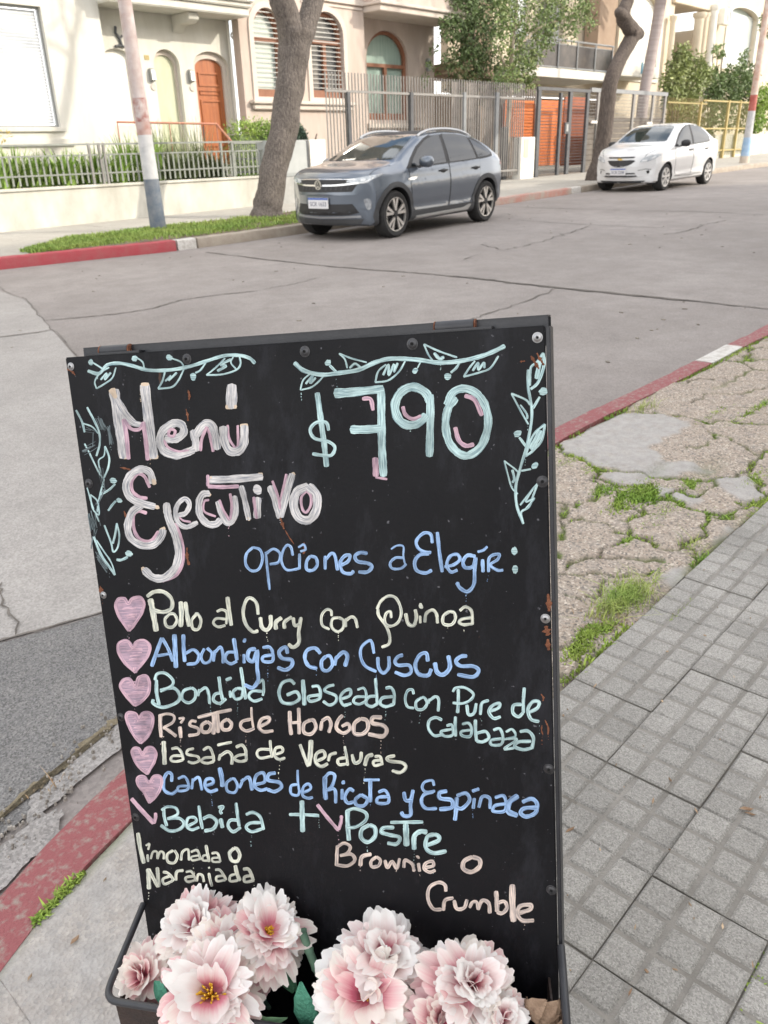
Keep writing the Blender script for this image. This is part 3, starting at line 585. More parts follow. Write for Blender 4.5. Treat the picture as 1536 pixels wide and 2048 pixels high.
# screws through the panel
def screw(px, py, m, r=0.0046):
    c = BP(px, py); k = MB(); n = 16
    prof = [(r*1.25, 0.0002), (r*1.2, 0.0006), (r, 0.0007), (r*0.95, 0.0013), (r*0.7, 0.0019), (r*0.40, 0.0021), (r*0.34, 0.0010), (0.00001, 0.0009)]
    vs = [c+(D1*math.cos(2*math.pi*i/n)+D2*math.sin(2*math.pi*i/n))*q+N3*h for i in range(n) for q, h in prof]; p = len(prof)
    k.add(vs, [(i*p+j, i*p+j+1, ((i+1) % n)*p+j+1, ((i+1) % n)*p+j) for i in range(n) for j in range(p-1)])
    s = k.build('screw', m, board, smooth=True)
    h = MB(); vs = [c+(D1*math.cos(2*math.pi*i/12)+D2*math.sin(2*math.pi*i/12))*r*0.30+N3*0.0014 for i in range(12)]; h.add(vs, [tuple(range(12))]); h.build('socket', M_black, s, fix=False)
for p in ((142, 733), (207, 1190)): screw(*p, M_steel, 0.0040)
for p in ((1075, 675), (1091, 1237)): screw(*p, M_steel, 0.0043)
for p in ((374, 718), (610, 703), (825, 688), (1085, 963), (1098, 1538), (1103, 1780), (178, 967), (242, 1434), (272, 1634)): screw(*p, M_bolt, 0.0050)
# flower basket: bent rod above a sheet trough
NH = np.array([N3[0], N3[1], 0]); NH /= np.linalg.norm(NH)
OFF = NH*0.13+D1*0.03+np.array([0, 0, -0.015])
RL = BP(287, 1808, 0.004); RR = BP(1122, 1893, 0.004)
fl, fr = RL+OFF, RR+OFF
def corner(a, c, b, r=0.022, n=7):
    d0 = (a-c)/np.linalg.norm(a-c); d1 = (b-c)/np.linalg.norm(b-c); p, q = c+d0*r, c+d1*r
    return [(1-t)**2*p+2*t*(1-t)*c+t*t*q for t in np.linspace(0, 1, n)]
path = [RL+D2*0.0, *corner(RL, fl, fr), *corner(fl, fr, RR), RR]
bas = MB(); H = np.array([0, 0, -1.0])
a, b_, c_, d_ = RL+D1*0.014+H*0.02-NH*0.003, fl+D1*0.010-NH*0.008+H*0.018, fr-D1*0.010-NH*0.008+H*0.018, RR-D1*0.012+H*0.02-NH*0.003
dn = H*0.16
def plate(p, q, t=0.0012, dr=dn, tp=0.0):
    e = (q-p)/np.linalg.norm(q-p); nn = np.cross(e, dr/np.linalg.norm(dr)); 
    bas.add([p+nn*t, q+nn*t, q+dr+nn*t, p+dr+nn*t, p-nn*t, q-nn*t, q+dr-nn*t, p+dr-nn*t], [(0, 1, 2, 3), (7, 6, 5, 4), (0, 4, 5, 1), (1, 5, 6, 2), (2, 6, 7, 3), (3, 7, 4, 0)])
plate(a+H*0.03, b_); plate(b_, c_); plate(c_, d_+H*0.03)
bas.add([a+dn, b_+dn, c_+dn, d_+dn], [(0, 1, 2, 3)])
M_bask = mat('basket_sheet', (0.012, 0.010, 0.010), 0.6, scale=18, col2=(0.045, 0.026, 0.02), bump=0.3, bscale=150)
basket = bas.build('flower_basket', M_bask, board)
MB().tube(path, 0.0046, 10).build('rim', M_frame, basket, smooth=True)

# ------------------------------------------------------------------ paint-marker strokes lying on the panel
def chalk(name, col, body, thick=0.5, tint=None):
    m = bpy.data.materials.new(name); m.use_nodes = True; n = m.node_tree; b = n.nodes['Principled BSDF']; L = n.links.new; b.inputs['Roughness'].default_value = 0.7
    uv = n.nodes.new('ShaderNodeUVMap'); mp = n.nodes.new('ShaderNodeMapping'); mp.inputs['Scale'].default_value = (45, 850, 1); L(uv.outputs[0], mp.inputs[0])
    no = n.nodes.new('ShaderNodeTexNoise'); no.inputs['Scale'].default_value = 1.0; no.inputs['Detail'].default_value = 4; no.inputs['Roughness'].default_value = 0.6; L(mp.outputs[0], no.inputs['Vector'])
    r = n.nodes.new('ShaderNodeValToRGB'); e = r.color_ramp.elements; e[0].position = 0.52-thick*0.36; e[0].color = (*body, 1); e[1].position = 0.70-thick*0.24; e[1].color = (*col, 1); L(no.outputs['Fac'], r.inputs['Fac'])
    tc = n.nodes.new('ShaderNodeTexCoord'); n2 = n.nodes.new('ShaderNodeTexNoise'); n2.inputs['Scale'].default_value = 38; n2.inputs['Detail'].default_value = 5; L(tc.outputs['Object'], n2.inputs['Vector'])
    r2 = n.nodes.new('ShaderNodeValToRGB'); r2.color_ramp.elements[0].position = 0.30; r2.color_ramp.elements[0].color = (0.42,)*3+(1,); r2.color_ramp.elements[1].position = 0.6; r2.color_ramp.elements[1].color = (1, 1, 1, 1); L(n2.outputs['Fac'], r2.inputs['Fac'])
    mx = n.nodes.new('ShaderNodeMix'); mx.data_type = 'RGBA'; mx.blend_type = 'MULTIPLY'; mx.inputs[0].default_value = 0.8; L(r.outputs[0], mx.inputs[6]); L(r2.outputs[0], mx.inputs[7]); L(mx.outputs[2], b.inputs['Base Color'])
    return m
K = {'white': chalk('chalk_white', (0.72, 0.69, 0.67), (0.21, 0.23, 0.275)), 'pink': chalk('chalk_pink', (0.68, 0.45, 0.52), (0.32, 0.22, 0.30), 0.5),
     'mint': chalk('chalk_mint', (0.56, 0.75, 0.74), (0.16, 0.27, 0.31)), 'blue': chalk('chalk_blue', (0.38, 0.57, 0.86), (0.11, 0.20, 0.39)),
     'cream': chalk('chalk_cream', (0.80, 0.80, 0.66), (0.27, 0.31, 0.30), 0.5), 'peach': chalk('chalk_peach', (0.78, 0.64, 0.55), (0.27, 0.24, 0.25)),
     'peachtip': chalk('chalk_peach_tip', (0.70, 0.56, 0.42), (0.55, 0.42, 0.32), 0.8), 'heart': chalk('chalk_heart', (0.52, 0.35, 0.43), (0.22, 0.19, 0.25)),
     'smear': chalk('chalk_smear', (0.16, 0.21, 0.225), (0.03, 0.036, 0.040)), 'rust': M_rust}
LAYER = [0]
def stroke(mb, pts, wpx, closed=False, taper=0.35, n=7, jit=0.06, drip=False):
    if len(pts) == 2 and np.isscalar(wpx) and math.hypot(pts[0][0]-pts[1][0], pts[0][1]-pts[1][1]) < 1.1*wpx:      # a dab
        a, b = np.array(pts[0], float), np.array(pts[1], float); c = (a+b)/2; u = (b-a)/2; l = np.linalg.norm(u)+1e-6; u /= l; q = np.array([-u[1], u[0]]); rx, ry_ = l+wpx*0.18, wpx*0.46; LAYER[0] += 1; ph = rng.uniform(0, 50); f = [1+rng.normal(0, 0.07) for _ in range(16)]
        R2 = [c+u*rx*math.cos(t)*f[i]+q*ry_*math.sin(t)*f[i] for i, t in enumerate(np.linspace(0, 2*math.pi, 16, endpoint=False))]; o_ = 0.0002+0.00003*(LAYER[0] % 14)
        mb.add([BP(*p, o_) for p in R2]+[BP(*c, o_+0.0001)], [(i, (i+1) % 16, 16) for i in range(16)], [(p[0]*0.0006+ph, p[1]*0.0006+ph) for p in R2+[c]]); return
    P = smooth_path(pts, n=n) if len(pts) > 2 else smooth_path(pts, n=8)
    LAYER[0] += 1; base = 0.00016+0.00003*(LAYER[0] % 14)
    W3 = [BP(x, y) for x, y in P]; scale = 0.95/FPX
    L_ = 0; k = len(mb.v); vs = []; uv = []; ph = rng.uniform(0, 50); m = len(P)
    ws = wpx if not np.isscalar(wpx) else [wpx, wpx]
    pd = None
    for i in range(m):
        d = np.array(P[min(i+1, m-1)])-np.array(P[max(i-1, 0)]); d = d/(np.linalg.norm(d)+1e-9)
        q = np.array([-d[1], d[0]]); t = i/(m-1)
        wd = np.interp(t, np.linspace(0, 1, len(ws)), ws)/2*(1+jit*math.sin(i*0.9+ph)+rng.normal(0, jit*0.5))
        if i > 0: L_ += np.linalg.norm(W3[i]-W3[i-1])
        if i in (0, m-1): wd *= (1-taper*0.35)
        o = base+0.000005*i
        for j, s in enumerate((-1, -0.55, 0, 0.55, 1)):
            x, y = np.array(P[i])+q*s*wd; oo = o+(0 if abs(s) == 1 else 0.00007)
            vs.append(BP(x, y, oo)); uv.append((L_+ph, s*wd*scale+ph))
    # rounded ends
    def cap(i, sg):
        d = np.array(P[i])-np.array(P[i-1 if sg > 0 else i+1]); d = d/(np.linalg.norm(d)+1e-9); wd = np.interp(0 if sg < 0 else 1, np.linspace(0, 1, len(ws)), ws)/2*0.28
        x, y = np.array(P[i])+d*wd; vs.append(BP(x, y, base+0.000005*i)); uv.append((L_*(sg > 0)+ph, ph)); return len(vs)-1
    fs = [(i*5+j, i*5+j+1, (i+1)*5+j+1, (i+1)*5+j) for i in range(m-1) for j in range(4)]
    c0 = cap(0, -1); c1 = cap(m-1, 1)
    fs += [(c0, j+1, j) for j in range(4)]+[(c1, (m-1)*5+j, (m-1)*5+j+1) for j in range(4)]
    mb.add(vs, fs, uv)
    if drip or rng.uniform() < 0.10:     # tiny runs of specks under a stroke
        x, y = max(P, key=lambda q: q[1]); 
        for _ in range(rng.integers(2, 8)):
            y += rng.uniform(1.5, 9); x += rng.normal(0, 0.8); r = rng.uniform(0.3, 1.0); 
            vs = [BP(x+r*math.cos(a)+rng.normal(0, .3), y+1.6*r*math.sin(a), 0.0003) for a in np.linspace(0, 2*math.pi, 6, endpoint=False)]
            mb.add(vs, [tuple(range(6))], [(ph, ph)]*6)
def crop(x0, y0, sc): return lambda pts: [(x0+x*sc, y0+y*sc) for x, y in pts]
cA = crop(120, 620, 520/1536); cB = crop(580, 620, 540/1536); cC = crop(180, 1160, 480/1536); cD = crop(640, 1160, 480/1536); cE = crop(220, 1480, 440/1536); cF = crop(560, 1480, 560/1536)
def write(name, label, m, cr, strokes, sc, each=False):
    if each:
        for s in strokes: write(name, label, m, cr, [s], sc)
        return
    mb = MB()
    for s in strokes: stroke(mb, cr(s[1]), s[0]*sc*1.07 if np.isscalar(s[0]) else [q*sc*1.07 for q in s[0]])
    o = mb.build(name, m, board, fix=False)
    if label: o['label'] = label
    return o
# ------------------------------------------------------------------ the writing, stroke by stroke: (width, points)
sA, sB, sC, sE, sF = 520/1536, 540/1536, 480/1536, 440/1536, 560/1536
write('headline_lettering', 'large white chalk words Menú Ejecutivo', K['white'], cA, [
 (56, [(318, 472), (345, 640), (378, 872)]), ([34, 44, 40, 26], [(322, 500), (370, 590), (425, 660), (482, 680)]), (54, [(500, 442), (522, 640), (552, 872)]),
 (44, [(622, 758), (680, 762), (728, 728), (722, 682), (678, 668), (618, 702), (590, 762), (612, 830), (680, 858), (740, 845), (790, 825)]),
 (42, [(785, 712), (802, 780), (802, 832)]), (44, [(802, 745), (840, 685), (888, 672), (915, 730), (930, 822)]),
 (46, [(965, 690), (970, 770), (1000, 830), (1050, 835), (1085, 790), (1090, 685)]), (60, [(1015, 442), (1012, 578)]),
 (40, [(550, 1022), (530, 960), (480, 940), (420, 970), (390, 1030), (402, 1090), (452, 1132), (560, 1162)]), (40, [(490, 1148), (425, 1195), (400, 1280), (420, 1350), (490, 1392), (560, 1382), (602, 1330), (606, 1298)]),
 (42, [(628, 1142), (642, 1230), (680, 1330), (700, 1430), (680, 1520), (620, 1580), (550, 1580), (495, 1532)]),
 (27, [(700, 1212), (742, 1200), (765, 1150), (740, 1115), (700, 1142), (682, 1200), (702, 1260), (750, 1282), (812, 1255)]),
 (38, [(882, 1082), (840, 1092), (820, 1142), (827, 1210), (870, 1262), (920, 1265), (950, 1238)]), (32, [(932, 1132), (952, 1200), (985, 1258), (1022, 1240), (1040, 1180), (1030, 1100)]),
 (42, [(878, 1003), (1000, 1000), (1195, 985)]), (32, [(1070, 1040), (1095, 1140), (1115, 1238)]), (62, [(1152, 1062), (1180, 1060)]), (42, [(1166, 1110), (1165, 1228)]),
 (38, [(1240, 1042), (1270, 1120), (1300, 1228)]), (38, [(1372, 970), (1340, 1080), (1304, 1222)]), (48, [(1465, 1040), (1400, 1075), (1380, 1150), (1410, 1225), (1470, 1240), (1515, 1180), (1515, 1090), (1465, 1040)])], sA)
write('pink_stroke', None, K['pink'], cA, [
 (24, [(375, 645), (392, 740), (405, 880)]), (20, [(380, 650), (420, 702), (470, 704), (490, 668)]), (24, [(492, 662), (508, 780), (518, 886)]), (16, [(640, 725), (655, 705), (680, 715), (670, 745), (645, 742), (640, 725)]), (14, [(615, 770), (640, 812), (700, 836), (762, 828)]),
 (18, [(830, 832), (838, 760), (868, 690)]), (17, [(872, 690), (890, 760), (905, 836)]), (14, [(990, 680), (1000, 760), (1038, 820)]), (14, [(1050, 682), (1052, 790), (1040, 825)]),
 (19, [(530, 1048), (500, 985), (460, 968), (424, 1012), (428, 1070), (470, 1105), (515, 1112)]), (19, [(512, 1200), (462, 1188), (432, 1222), (442, 1310), (482, 1360), (540, 1362), (582, 1308)]), (22, [(680, 1262), (716, 1360), (726, 1470), (690, 1560), (605, 1600)]),
 (11, [(692, 1202), (722, 1240), (772, 1252)]), (14, [(942, 1122), (965, 1182), (1000, 1242)]), (15, [(1005, 1085), (1015, 1160), (1006, 1235)]), (13, [(880, 1122), (852, 1132), (852, 1190), (920, 1220)]), (21, [(875, 1042), (960, 1046), (1055, 1042)]), (17, [(873, 975), (873, 1040)]), (17, [(1145, 1105), (1152, 1170), (1162, 1232)]),
 (15, [(1255, 1010), (1290, 1110), (1300, 1175)]), (16, [(1338, 970), (1312, 1090), (1298, 1170)]), (15, [(1455, 1068), (1425, 1110), (1432, 1175), (1455, 1195), (1482, 1150), (1480, 1095), (1455, 1068)])], sA, True)
write('peach_tip', None, K['peachtip'], cA, [(26, [(352, 862), (398, 868)]), (26, [(530, 868), (578, 866)]), ([40, 20], [(305, 468), (330, 520)]), (18, [(480, 440), (524, 438)]), (22, [(918, 808), (944, 800)]), (24, [(1066, 686), (1108, 682)]), (26, [(980, 572), (1042, 570)]), (22, [(790, 832), (770, 826)]),
 (24, [(548, 1000), (560, 1030)]), (24, [(560, 1160), (582, 1168)]), (20, [(592, 1302), (620, 1288)]), (20, [(488, 1520), (500, 1562)]), (22, [(880, 995), (905, 990)]), (18, [(1172, 970), (1196, 972)]), (22, [(1350, 990), (1385, 965)]), (22, [(1105, 1218), (1118, 1240)]), (24, [(1495, 1232), (1512, 1218)]), (20, [(870, 1075), (886, 1098)])], sA, True)
write('vine_drawing', 'mint chalk vine along the top left of the panel', K['mint'], cA, [
 (19, [(165, 360), (230, 375), (280, 325), (350, 315), (430, 330), (520, 355), (640, 355), (760, 335), (870, 300), (970, 270), (1060, 268), (1120, 285), (1152, 315)]),
 (36, [(174, 308), (190, 308)]), (10, [(195, 312), (222, 328), (250, 346)]), (36, [(430, 285), (452, 288)]), (9, [(460, 285), (490, 310), (497, 350)]), (34, [(635, 272), (655, 288)]), (9, [(660, 285), (710, 305), (730, 330)]), (36, [(785, 375), (790, 410)]), (11, [(800, 372), (830, 355), (860, 312)]),
 (9, [(215, 465), (206, 420), (240, 370), (290, 340)]), (9, [(215, 465), (270, 432), (310, 400), (330, 340)]), (12, [(240, 412), (275, 375), (265, 410), (300, 370)]), (10, [(580, 465), (605, 420), (620, 362)]), (10, [(580, 465), (660, 455), (700, 415), (732, 350)]), (12, [(622, 420), (655, 390), (642, 415), (690, 370)]),
 (9, [(865, 385), (920, 340), (975, 285)]), (10, [(865, 385), (960, 380), (1040, 355), (1066, 320), (1060, 276)]), (9, [(1040, 350), (1010, 310), (1025, 275)]), (15, [(930, 360), (980, 332), (952, 322), (1010, 292)])], sA)
write('vine_drawing', 'smudged chalk vine down the left edge of the panel', K['mint'], cA, [
 (11, [(95, 592), (130, 660), (145, 722)]), (12, [(160, 575), (200, 650), (230, 720), (235, 790), (215, 862)]), (8, [(132, 668), (190, 690), (225, 730)]), (9, [(145, 790), (182, 862), (230, 960), (260, 1000)]), (11, [(265, 805), (290, 870), (285, 930), (260, 990)]), (8, [(265, 805), (260, 860), (228, 890), (240, 960)]),
 (34, [(300, 1002), (328, 1014)]), (12, [(325, 1028), (290, 1062), (240, 1090)]), (9, [(260, 1000), (232, 1110), (220, 1192)]), (26, [(337, 1120), (363, 1130)]), (12, [(330, 1128), (310, 1150), (285, 1185)]), (8, [(160, 1050), (190, 1150), (230, 1250)]), (8, [(180, 1090), (222, 1132), (230, 1210), (192, 1170), (180, 1092)]),
 (10, [(335, 1260), (350, 1330), (342, 1400), (315, 1428), (300, 1370), (262, 1272)]), (12, [(335, 1265), (325, 1330), (312, 1380)]), (13, [(200, 1340), (240, 1440), (300, 1530), (325, 1565)]), (8, [(215, 1360), (262, 1430), (302, 1490), (325, 1558)]), (34, [(392, 1435), (423, 1445)]), (15, [(400, 1460), (362, 1476), (335, 1475)])], sA)
sm_ = []
for pth, sp_ in (([(150, 700), (205, 722), (205, 800), (150, 835)], 28), ([(232, 640), (262, 705)], 16), ([(288, 690), (302, 785)], 10), ([(190, 1190), (212, 1290), (200, 1350)], 30), ([(225, 1450), (282, 1530)], 18), ([(240, 940), (260, 1060), (215, 1150)], 20)):
    for _ in range(11):
        d = rng.normal(0, sp_*0.5, 2); a = rng.integers(0, len(pth)-1); sm_.append((rng.uniform(2, 7), [tuple(np.array(q)+d+rng.normal(0, 5, 2)) for q in pth[a:a+2]]))
write('chalk_smear', None, K['smear'], cA, sm_, sA)
write('vine_drawing', 'mint chalk vine along the top right of the panel', K['mint'], cB, [
 (23, [(25, 300), (80, 345), (180, 368), (280, 358), (390, 340), (480, 300), (560, 278), (650, 278), (740, 285), (850, 300), (970, 290), (1080, 265), (1160, 235), (1222, 204)]),
 (9, [(60, 455), (75, 400), (122, 356)]), (9, [(60, 455), (120, 440), (160, 410), (190, 376)]), (12, [(90, 420), (130, 370), (116, 415), (146, 385)]), (40, [(208, 295), (222, 306)]), (15, [(226, 316), (262, 352)]), (9, [(280, 248), (312, 280), (326, 330)]), (9, [(280, 248), (350, 275), (436, 298)]), (13, [(340, 330), (370, 306), (400, 326)]),
 (10, [(485, 412), (502, 350), (546, 310)]), (10, [(485, 412), (560, 400), (620, 350), (656, 290)]), (13, [(530, 370), (560, 312), (562, 370), (592, 310), (592, 350), (612, 302)]), (30, [(705, 355), (720, 336)]), (7, [(725, 330), (742, 296)]), (10, [(762, 195), (785, 250), (812, 290)]), (10, [(762, 195), (850, 235), (950, 270)]), (17, [(820, 245), (850, 276), (876, 268)]),
 (42, [(890, 370), (904, 387)]), (13, [(915, 356), (945, 330), (966, 296)]), (10, [(988, 380), (1020, 330), (1052, 290)]), (10, [(988, 380), (1080, 355), (1140, 330), (1186, 262)]), (13, [(1040, 345), (1070, 300), (1072, 340), (1102, 300), (1106, 330)])], sB)
write('vine_drawing', 'mint chalk vine down the right edge of the panel', K['mint'], cB, [
 (15, [(1355, 340), (1355, 440), (1375, 560), (1370, 660), (1340, 800), (1310, 900), (1285, 1000), (1290, 1110), (1327, 1216)]), (16, [(1440, 245), (1446, 310), (1412, 410), (1370, 450)]), (13, [(1440, 245), (1402, 300), (1370, 330), (1365, 430)]), (24, [(1424, 275), (1402, 390)]), (50, [(1435, 452), (1445, 474)]), (14, [(1420, 495), (1382, 560)]),
 (10, [(1260, 475), (1310, 570), (1356, 650)]), (11, [(1260, 475), (1340, 510), (1366, 540)]), (10, [(1310, 540), (1346, 590), (1350, 620)]), (13, [(1450, 650), (1402, 690), (1370, 740), (1340, 830)]), (13, [(1450, 650), (1432, 740), (1382, 800), (1340, 832)]), (34, [(1430, 690), (1372, 790)]), (46, [(1290, 695), (1300, 710)]), (14, [(1305, 725), (1342, 776)]),
 (46, [(1388, 880), (1398, 892)]), (10, [(1370, 905), (1316, 915)]), (9, [(1218, 858), (1240, 940), (1262, 1010), (1296, 1046)]), (9, [(1218, 858), (1280, 905), (1302, 930)]), (13, [(1265, 910), (1276, 960), (1265, 982)]), (10, [(1410, 985), (1372, 1030), (1310, 1110)]), (11, [(1410, 985), (1382, 1060), (1360, 1120), (1316, 1150), (1326, 1210)]), (10, [(1380, 1020), (1342, 1090), (1390, 1070), (1342, 1130)])], sB)
write('price_lettering', 'price $790 in mint chalk', K['mint'], cB, [
 (29, [(155, 472), (175, 620), (195, 770), (208, 890)]), (18, [(220, 685), (205, 640), (150, 640), (115, 680), (140, 730), (220, 750), (255, 782), (235, 826), (180, 826), (128, 818)]),
 ([54, 46, 42], [(255, 474), (350, 468), (530, 448)]), (42, [(518, 452), (520, 620), (524, 800), (532, 945)]), (44, [(346, 680), (420, 680), (515, 675)]),
 (46, [(795, 522), (770, 470), (700, 437), (632, 467), (597, 540), (617, 620), (670, 655), (730, 642), (776, 600)]), (42, [(798, 482), (798, 640), (793, 832)]), (42, [(942, 500), (900, 560), (885, 650), (905, 750), (960, 815), (1020, 826), (1090, 770), (1126, 660), (1116, 560), (1070, 482), (1000, 447), (930, 467), (892, 540)])], sB)
write('pink_stroke', None, K['pink'], cB, [(21, [(412, 505), (458, 508), (472, 570)]), (33, [(485, 842), (488, 945)]), (13, [(487, 952), (552, 962)]), (20, [(642, 550), (657, 595), (700, 620), (746, 603)]), (23, [(995, 487), (1050, 512), (1092, 600)]), (23, [(940, 668), (960, 740), (1000, 772), (1046, 765)])], sB, True)
o1 = [(x, y) for x, y in []]
write('subtitle_lettering', 'blue chalk words opciones a Elegir', K['blue'], cA, [
 (15, [(1140, 1402), (1102, 1440), (1097, 1500), (1130, 1540), (1175, 1530), (1196, 1470), (1182, 1417), (1140, 1402)]), (14, [(1215, 1430), (1225, 1530), (1238, 1652)]), (15, [(1215, 1442), (1260, 1412), (1300, 1440), (1290, 1490), (1240, 1502)]), (14, [(1375, 1450), (1365, 1402), (1340, 1390), (1315, 1430), (1310, 1490), (1340, 1535), (1400, 1530), (1416, 1520)]), (16, [(1415, 1440), (1415, 1530)]), (13, [(1408, 1402), (1440, 1386), (1450, 1415), (1420, 1426)])], sA)
write('subtitle_lettering', None, K['blue'], cB, [
 (17, [(115, 1400), (95, 1430), (95, 1475), (130, 1480), (155, 1450), (147, 1410), (115, 1400)]), (17, [(200, 1400), (200, 1475)]), (17, [(202, 1422), (235, 1385), (256, 1400), (270, 1480)]), (18, [(290, 1452), (330, 1430), (340, 1396), (310, 1400), (285, 1440), (300, 1490), (345, 1500), (362, 1484)]), (19, [(440, 1385), (400, 1380), (370, 1400), (385, 1430), (440, 1440), (466, 1460), (440, 1490), (390, 1490)]),
 (10, [(575, 1360), (610, 1340), (645, 1346), (645, 1400), (656, 1452)]), (14, [(645, 1410), (600, 1410), (570, 1440), (582, 1470), (630, 1470), (662, 1445)]), (17, [(810, 1325), (800, 1276), (760, 1270), (720, 1310), (726, 1350), (760, 1375), (802, 1380)]), (19, [(790, 1387), (740, 1392), (710, 1430), (720, 1480), (770, 1496), (806, 1480)]), (20, [(838, 1265), (850, 1380), (866, 1490)]),
 (17, [(880, 1462), (930, 1450), (966, 1420), (950, 1390), (910, 1402), (892, 1450), (915, 1490), (952, 1480)]), (19, [(1055, 1402), (1010, 1396), (985, 1430), (996, 1465), (1040, 1460), (1056, 1412), (1050, 1480), (1046, 1560), (1010, 1602), (966, 1580), (950, 1550)]), (14, [(1068, 1376), (1100, 1366), (1122, 1346)]), (19, [(1095, 1420), (1098, 1490)]), (16, [(1130, 1490), (1130, 1422), (1150, 1396), (1190, 1390), (1180, 1420), (1140, 1450), (1180, 1480), (1212, 1480)])], sB)
write('colon', None, K['mint'], cB, [(48, [(1268, 1370), (1284, 1372)]), (48, [(1273, 1474), (1288, 1476)])], sB)
# hearts in front of the six dishes
HEARTS = [(cC, sC, [(250, 325), (190, 240), (165, 170), (180, 125), (220, 120), (245, 150), (270, 120), (320, 112), (345, 150), (330, 210), (280, 290)]), (cC, sC, [(290, 592), (215, 520), (180, 450), (190, 402), (240, 390), (275, 430), (300, 396), (350, 390), (384, 430), (360, 500), (305, 568)]),
 (cC, sC, [(285, 802), (230, 740), (195, 680), (215, 640), (255, 636), (290, 685), (312, 626), (360, 616), (380, 660), (370, 730), (320, 785)]), (cC, sC, [(325, 1045), (280, 990), (236, 900), (240, 852), (290, 856), (312, 892), (340, 852), (390, 856), (402, 910), (376, 990)]),
 (cE, sE, [(262, 238), (196, 180), (156, 100), (162, 62), (200, 60), (226, 105), (250, 62), (290, 52), (320, 90), (310, 150), (275, 212)]), (cE, sE, [(275, 438), (240, 370), (195, 310), (195, 262), (240, 256), (272, 300), (310, 252), (355, 260), (360, 310), (330, 380)])]
for cr, sc_, pts in HEARTS:
    P = cr(pts); S_ = smooth_path(P+[P[0]], n=5)[:-1]; mb = MB(); c = np.mean(S_, 0)
    vs = [BP(*(c+(np.array(p)-c)*0.95), 0.00018) for p in S_]; uv = [(p[1]*0.0006*6, p[0]*0.0006) for p in S_]
    uv = [(p[0]*0.0006, p[1]*0.0006) for p in S_]
    mb.add(vs+[BP(*c, 0.00018)], [(i, (i+1) % len(S_), len(S_)) for i in range(len(S_))], uv+[(c[0]*0.0006, c[1]*0.0006)])
    h = mb.build('heart', K['heart'], board, fix=False); ol = MB()
    stroke(ol, P+[P[0]], [15*sc_*1.3, 22*sc_, 15*sc_*1.3]); y0, y1 = P[0][1], min(p[1] for p in P)
    for k in range(5):
        yy = y1+(y0-y1)*rng.uniform(0.15, 0.6); hw = (max(p[0] for p in P)-min(p[0] for p in P))*rng.uniform(0.12, 0.3); xo = rng.normal(0, 4)
        stroke(ol, [(c[0]-hw+xo, yy+2), (c[0]+xo, yy), (c[0]+hw+xo, yy-1)], rng.uniform(2.5, 5))
    stroke(ol, [P[0], tuple(np.array(P[0])+(c-np.array(P[0]))*0.25)], 9)
    ol.build('outline', K['pink'], h, fix=False)
write('dish_lettering', 'cream chalk line Pollo al Curry', K['cream'], cC, [
 (34, [(386, 122), (402, 200), (424, 326)]), (23, [(365, 106), (410, 76), (470, 76), (520, 120), (522, 180), (470, 205), (387, 190)]), (18, [(512, 215), (480, 250), (490, 295), (530, 300), (556, 260), (540, 220), (512, 215)]), (29, [(580, 140), (585, 220), (580, 298)]), (25, [(610, 142), (620, 210), (634, 296)]), (18, [(680, 220), (650, 260), (660, 312), (695, 312), (710, 260), (692, 220), (672, 216)]),
 (16, [(812, 202), (845, 190), (875, 210), (872, 282)]), (16, [(865, 250), (810, 246), (790, 275), (820, 300), (866, 290)]), (25, [(880, 110), (890, 200), (904, 290)]), (20, [(1076, 220), (1066, 150), (1030, 116), (1000, 130), (980, 200), (996, 280), (1040, 330), (1076, 326)]), (23, [(1090, 240), (1100, 300), (1130, 320), (1156, 290), (1156, 226)]), (24, [(1190, 316), (1190, 270), (1226, 242)]), (22, [(1245, 310), (1245, 270), (1290, 236)]),
 (20, [(1300, 242), (1310, 290), (1340, 282)]), (22, [(1350, 240), (1336, 330), (1336, 400), (1300, 430), (1270, 410)])], sC)
write('dish_lettering', 'cream chalk words con Quinoa', K['cream'], cD, [
 (16, [(75, 230), (70, 196), (40, 190), (10, 230), (15, 290), (60, 316)]), (17, [(120, 240), (80, 250), (75, 300), (110, 330), (145, 310), (150, 260), (120, 240)]), (15, [(165, 246), (165, 300)]), (18, [(165, 260), (200, 236), (226, 250), (240, 306)]), (17, [(365, 186), (390, 135), (440, 102), (490, 120), (520, 200), (500, 270), (450, 295), (415, 270), (422, 216), (450, 202), (456, 242)]), (18, [(370, 185), (377, 230), (420, 290), (446, 360), (440, 410), (395, 430)]),
 (21, [(548, 215), (565, 280), (600, 290), (616, 240), (610, 190)]), (26, [(640, 152), (650, 180)]), (16, [(640, 230), (642, 276)]), (19, [(670, 270), (680, 215), (720, 192), (746, 220), (752, 276)]), (18, [(830, 200), (790, 230), (790, 280), (840, 286), (866, 250), (860, 210), (830, 200)]), (18, [(895, 196), (930, 172), (970, 200), (976, 285)]), (18, [(970, 240), (910, 250), (890, 270), (920, 286), (976, 280)])], sC)
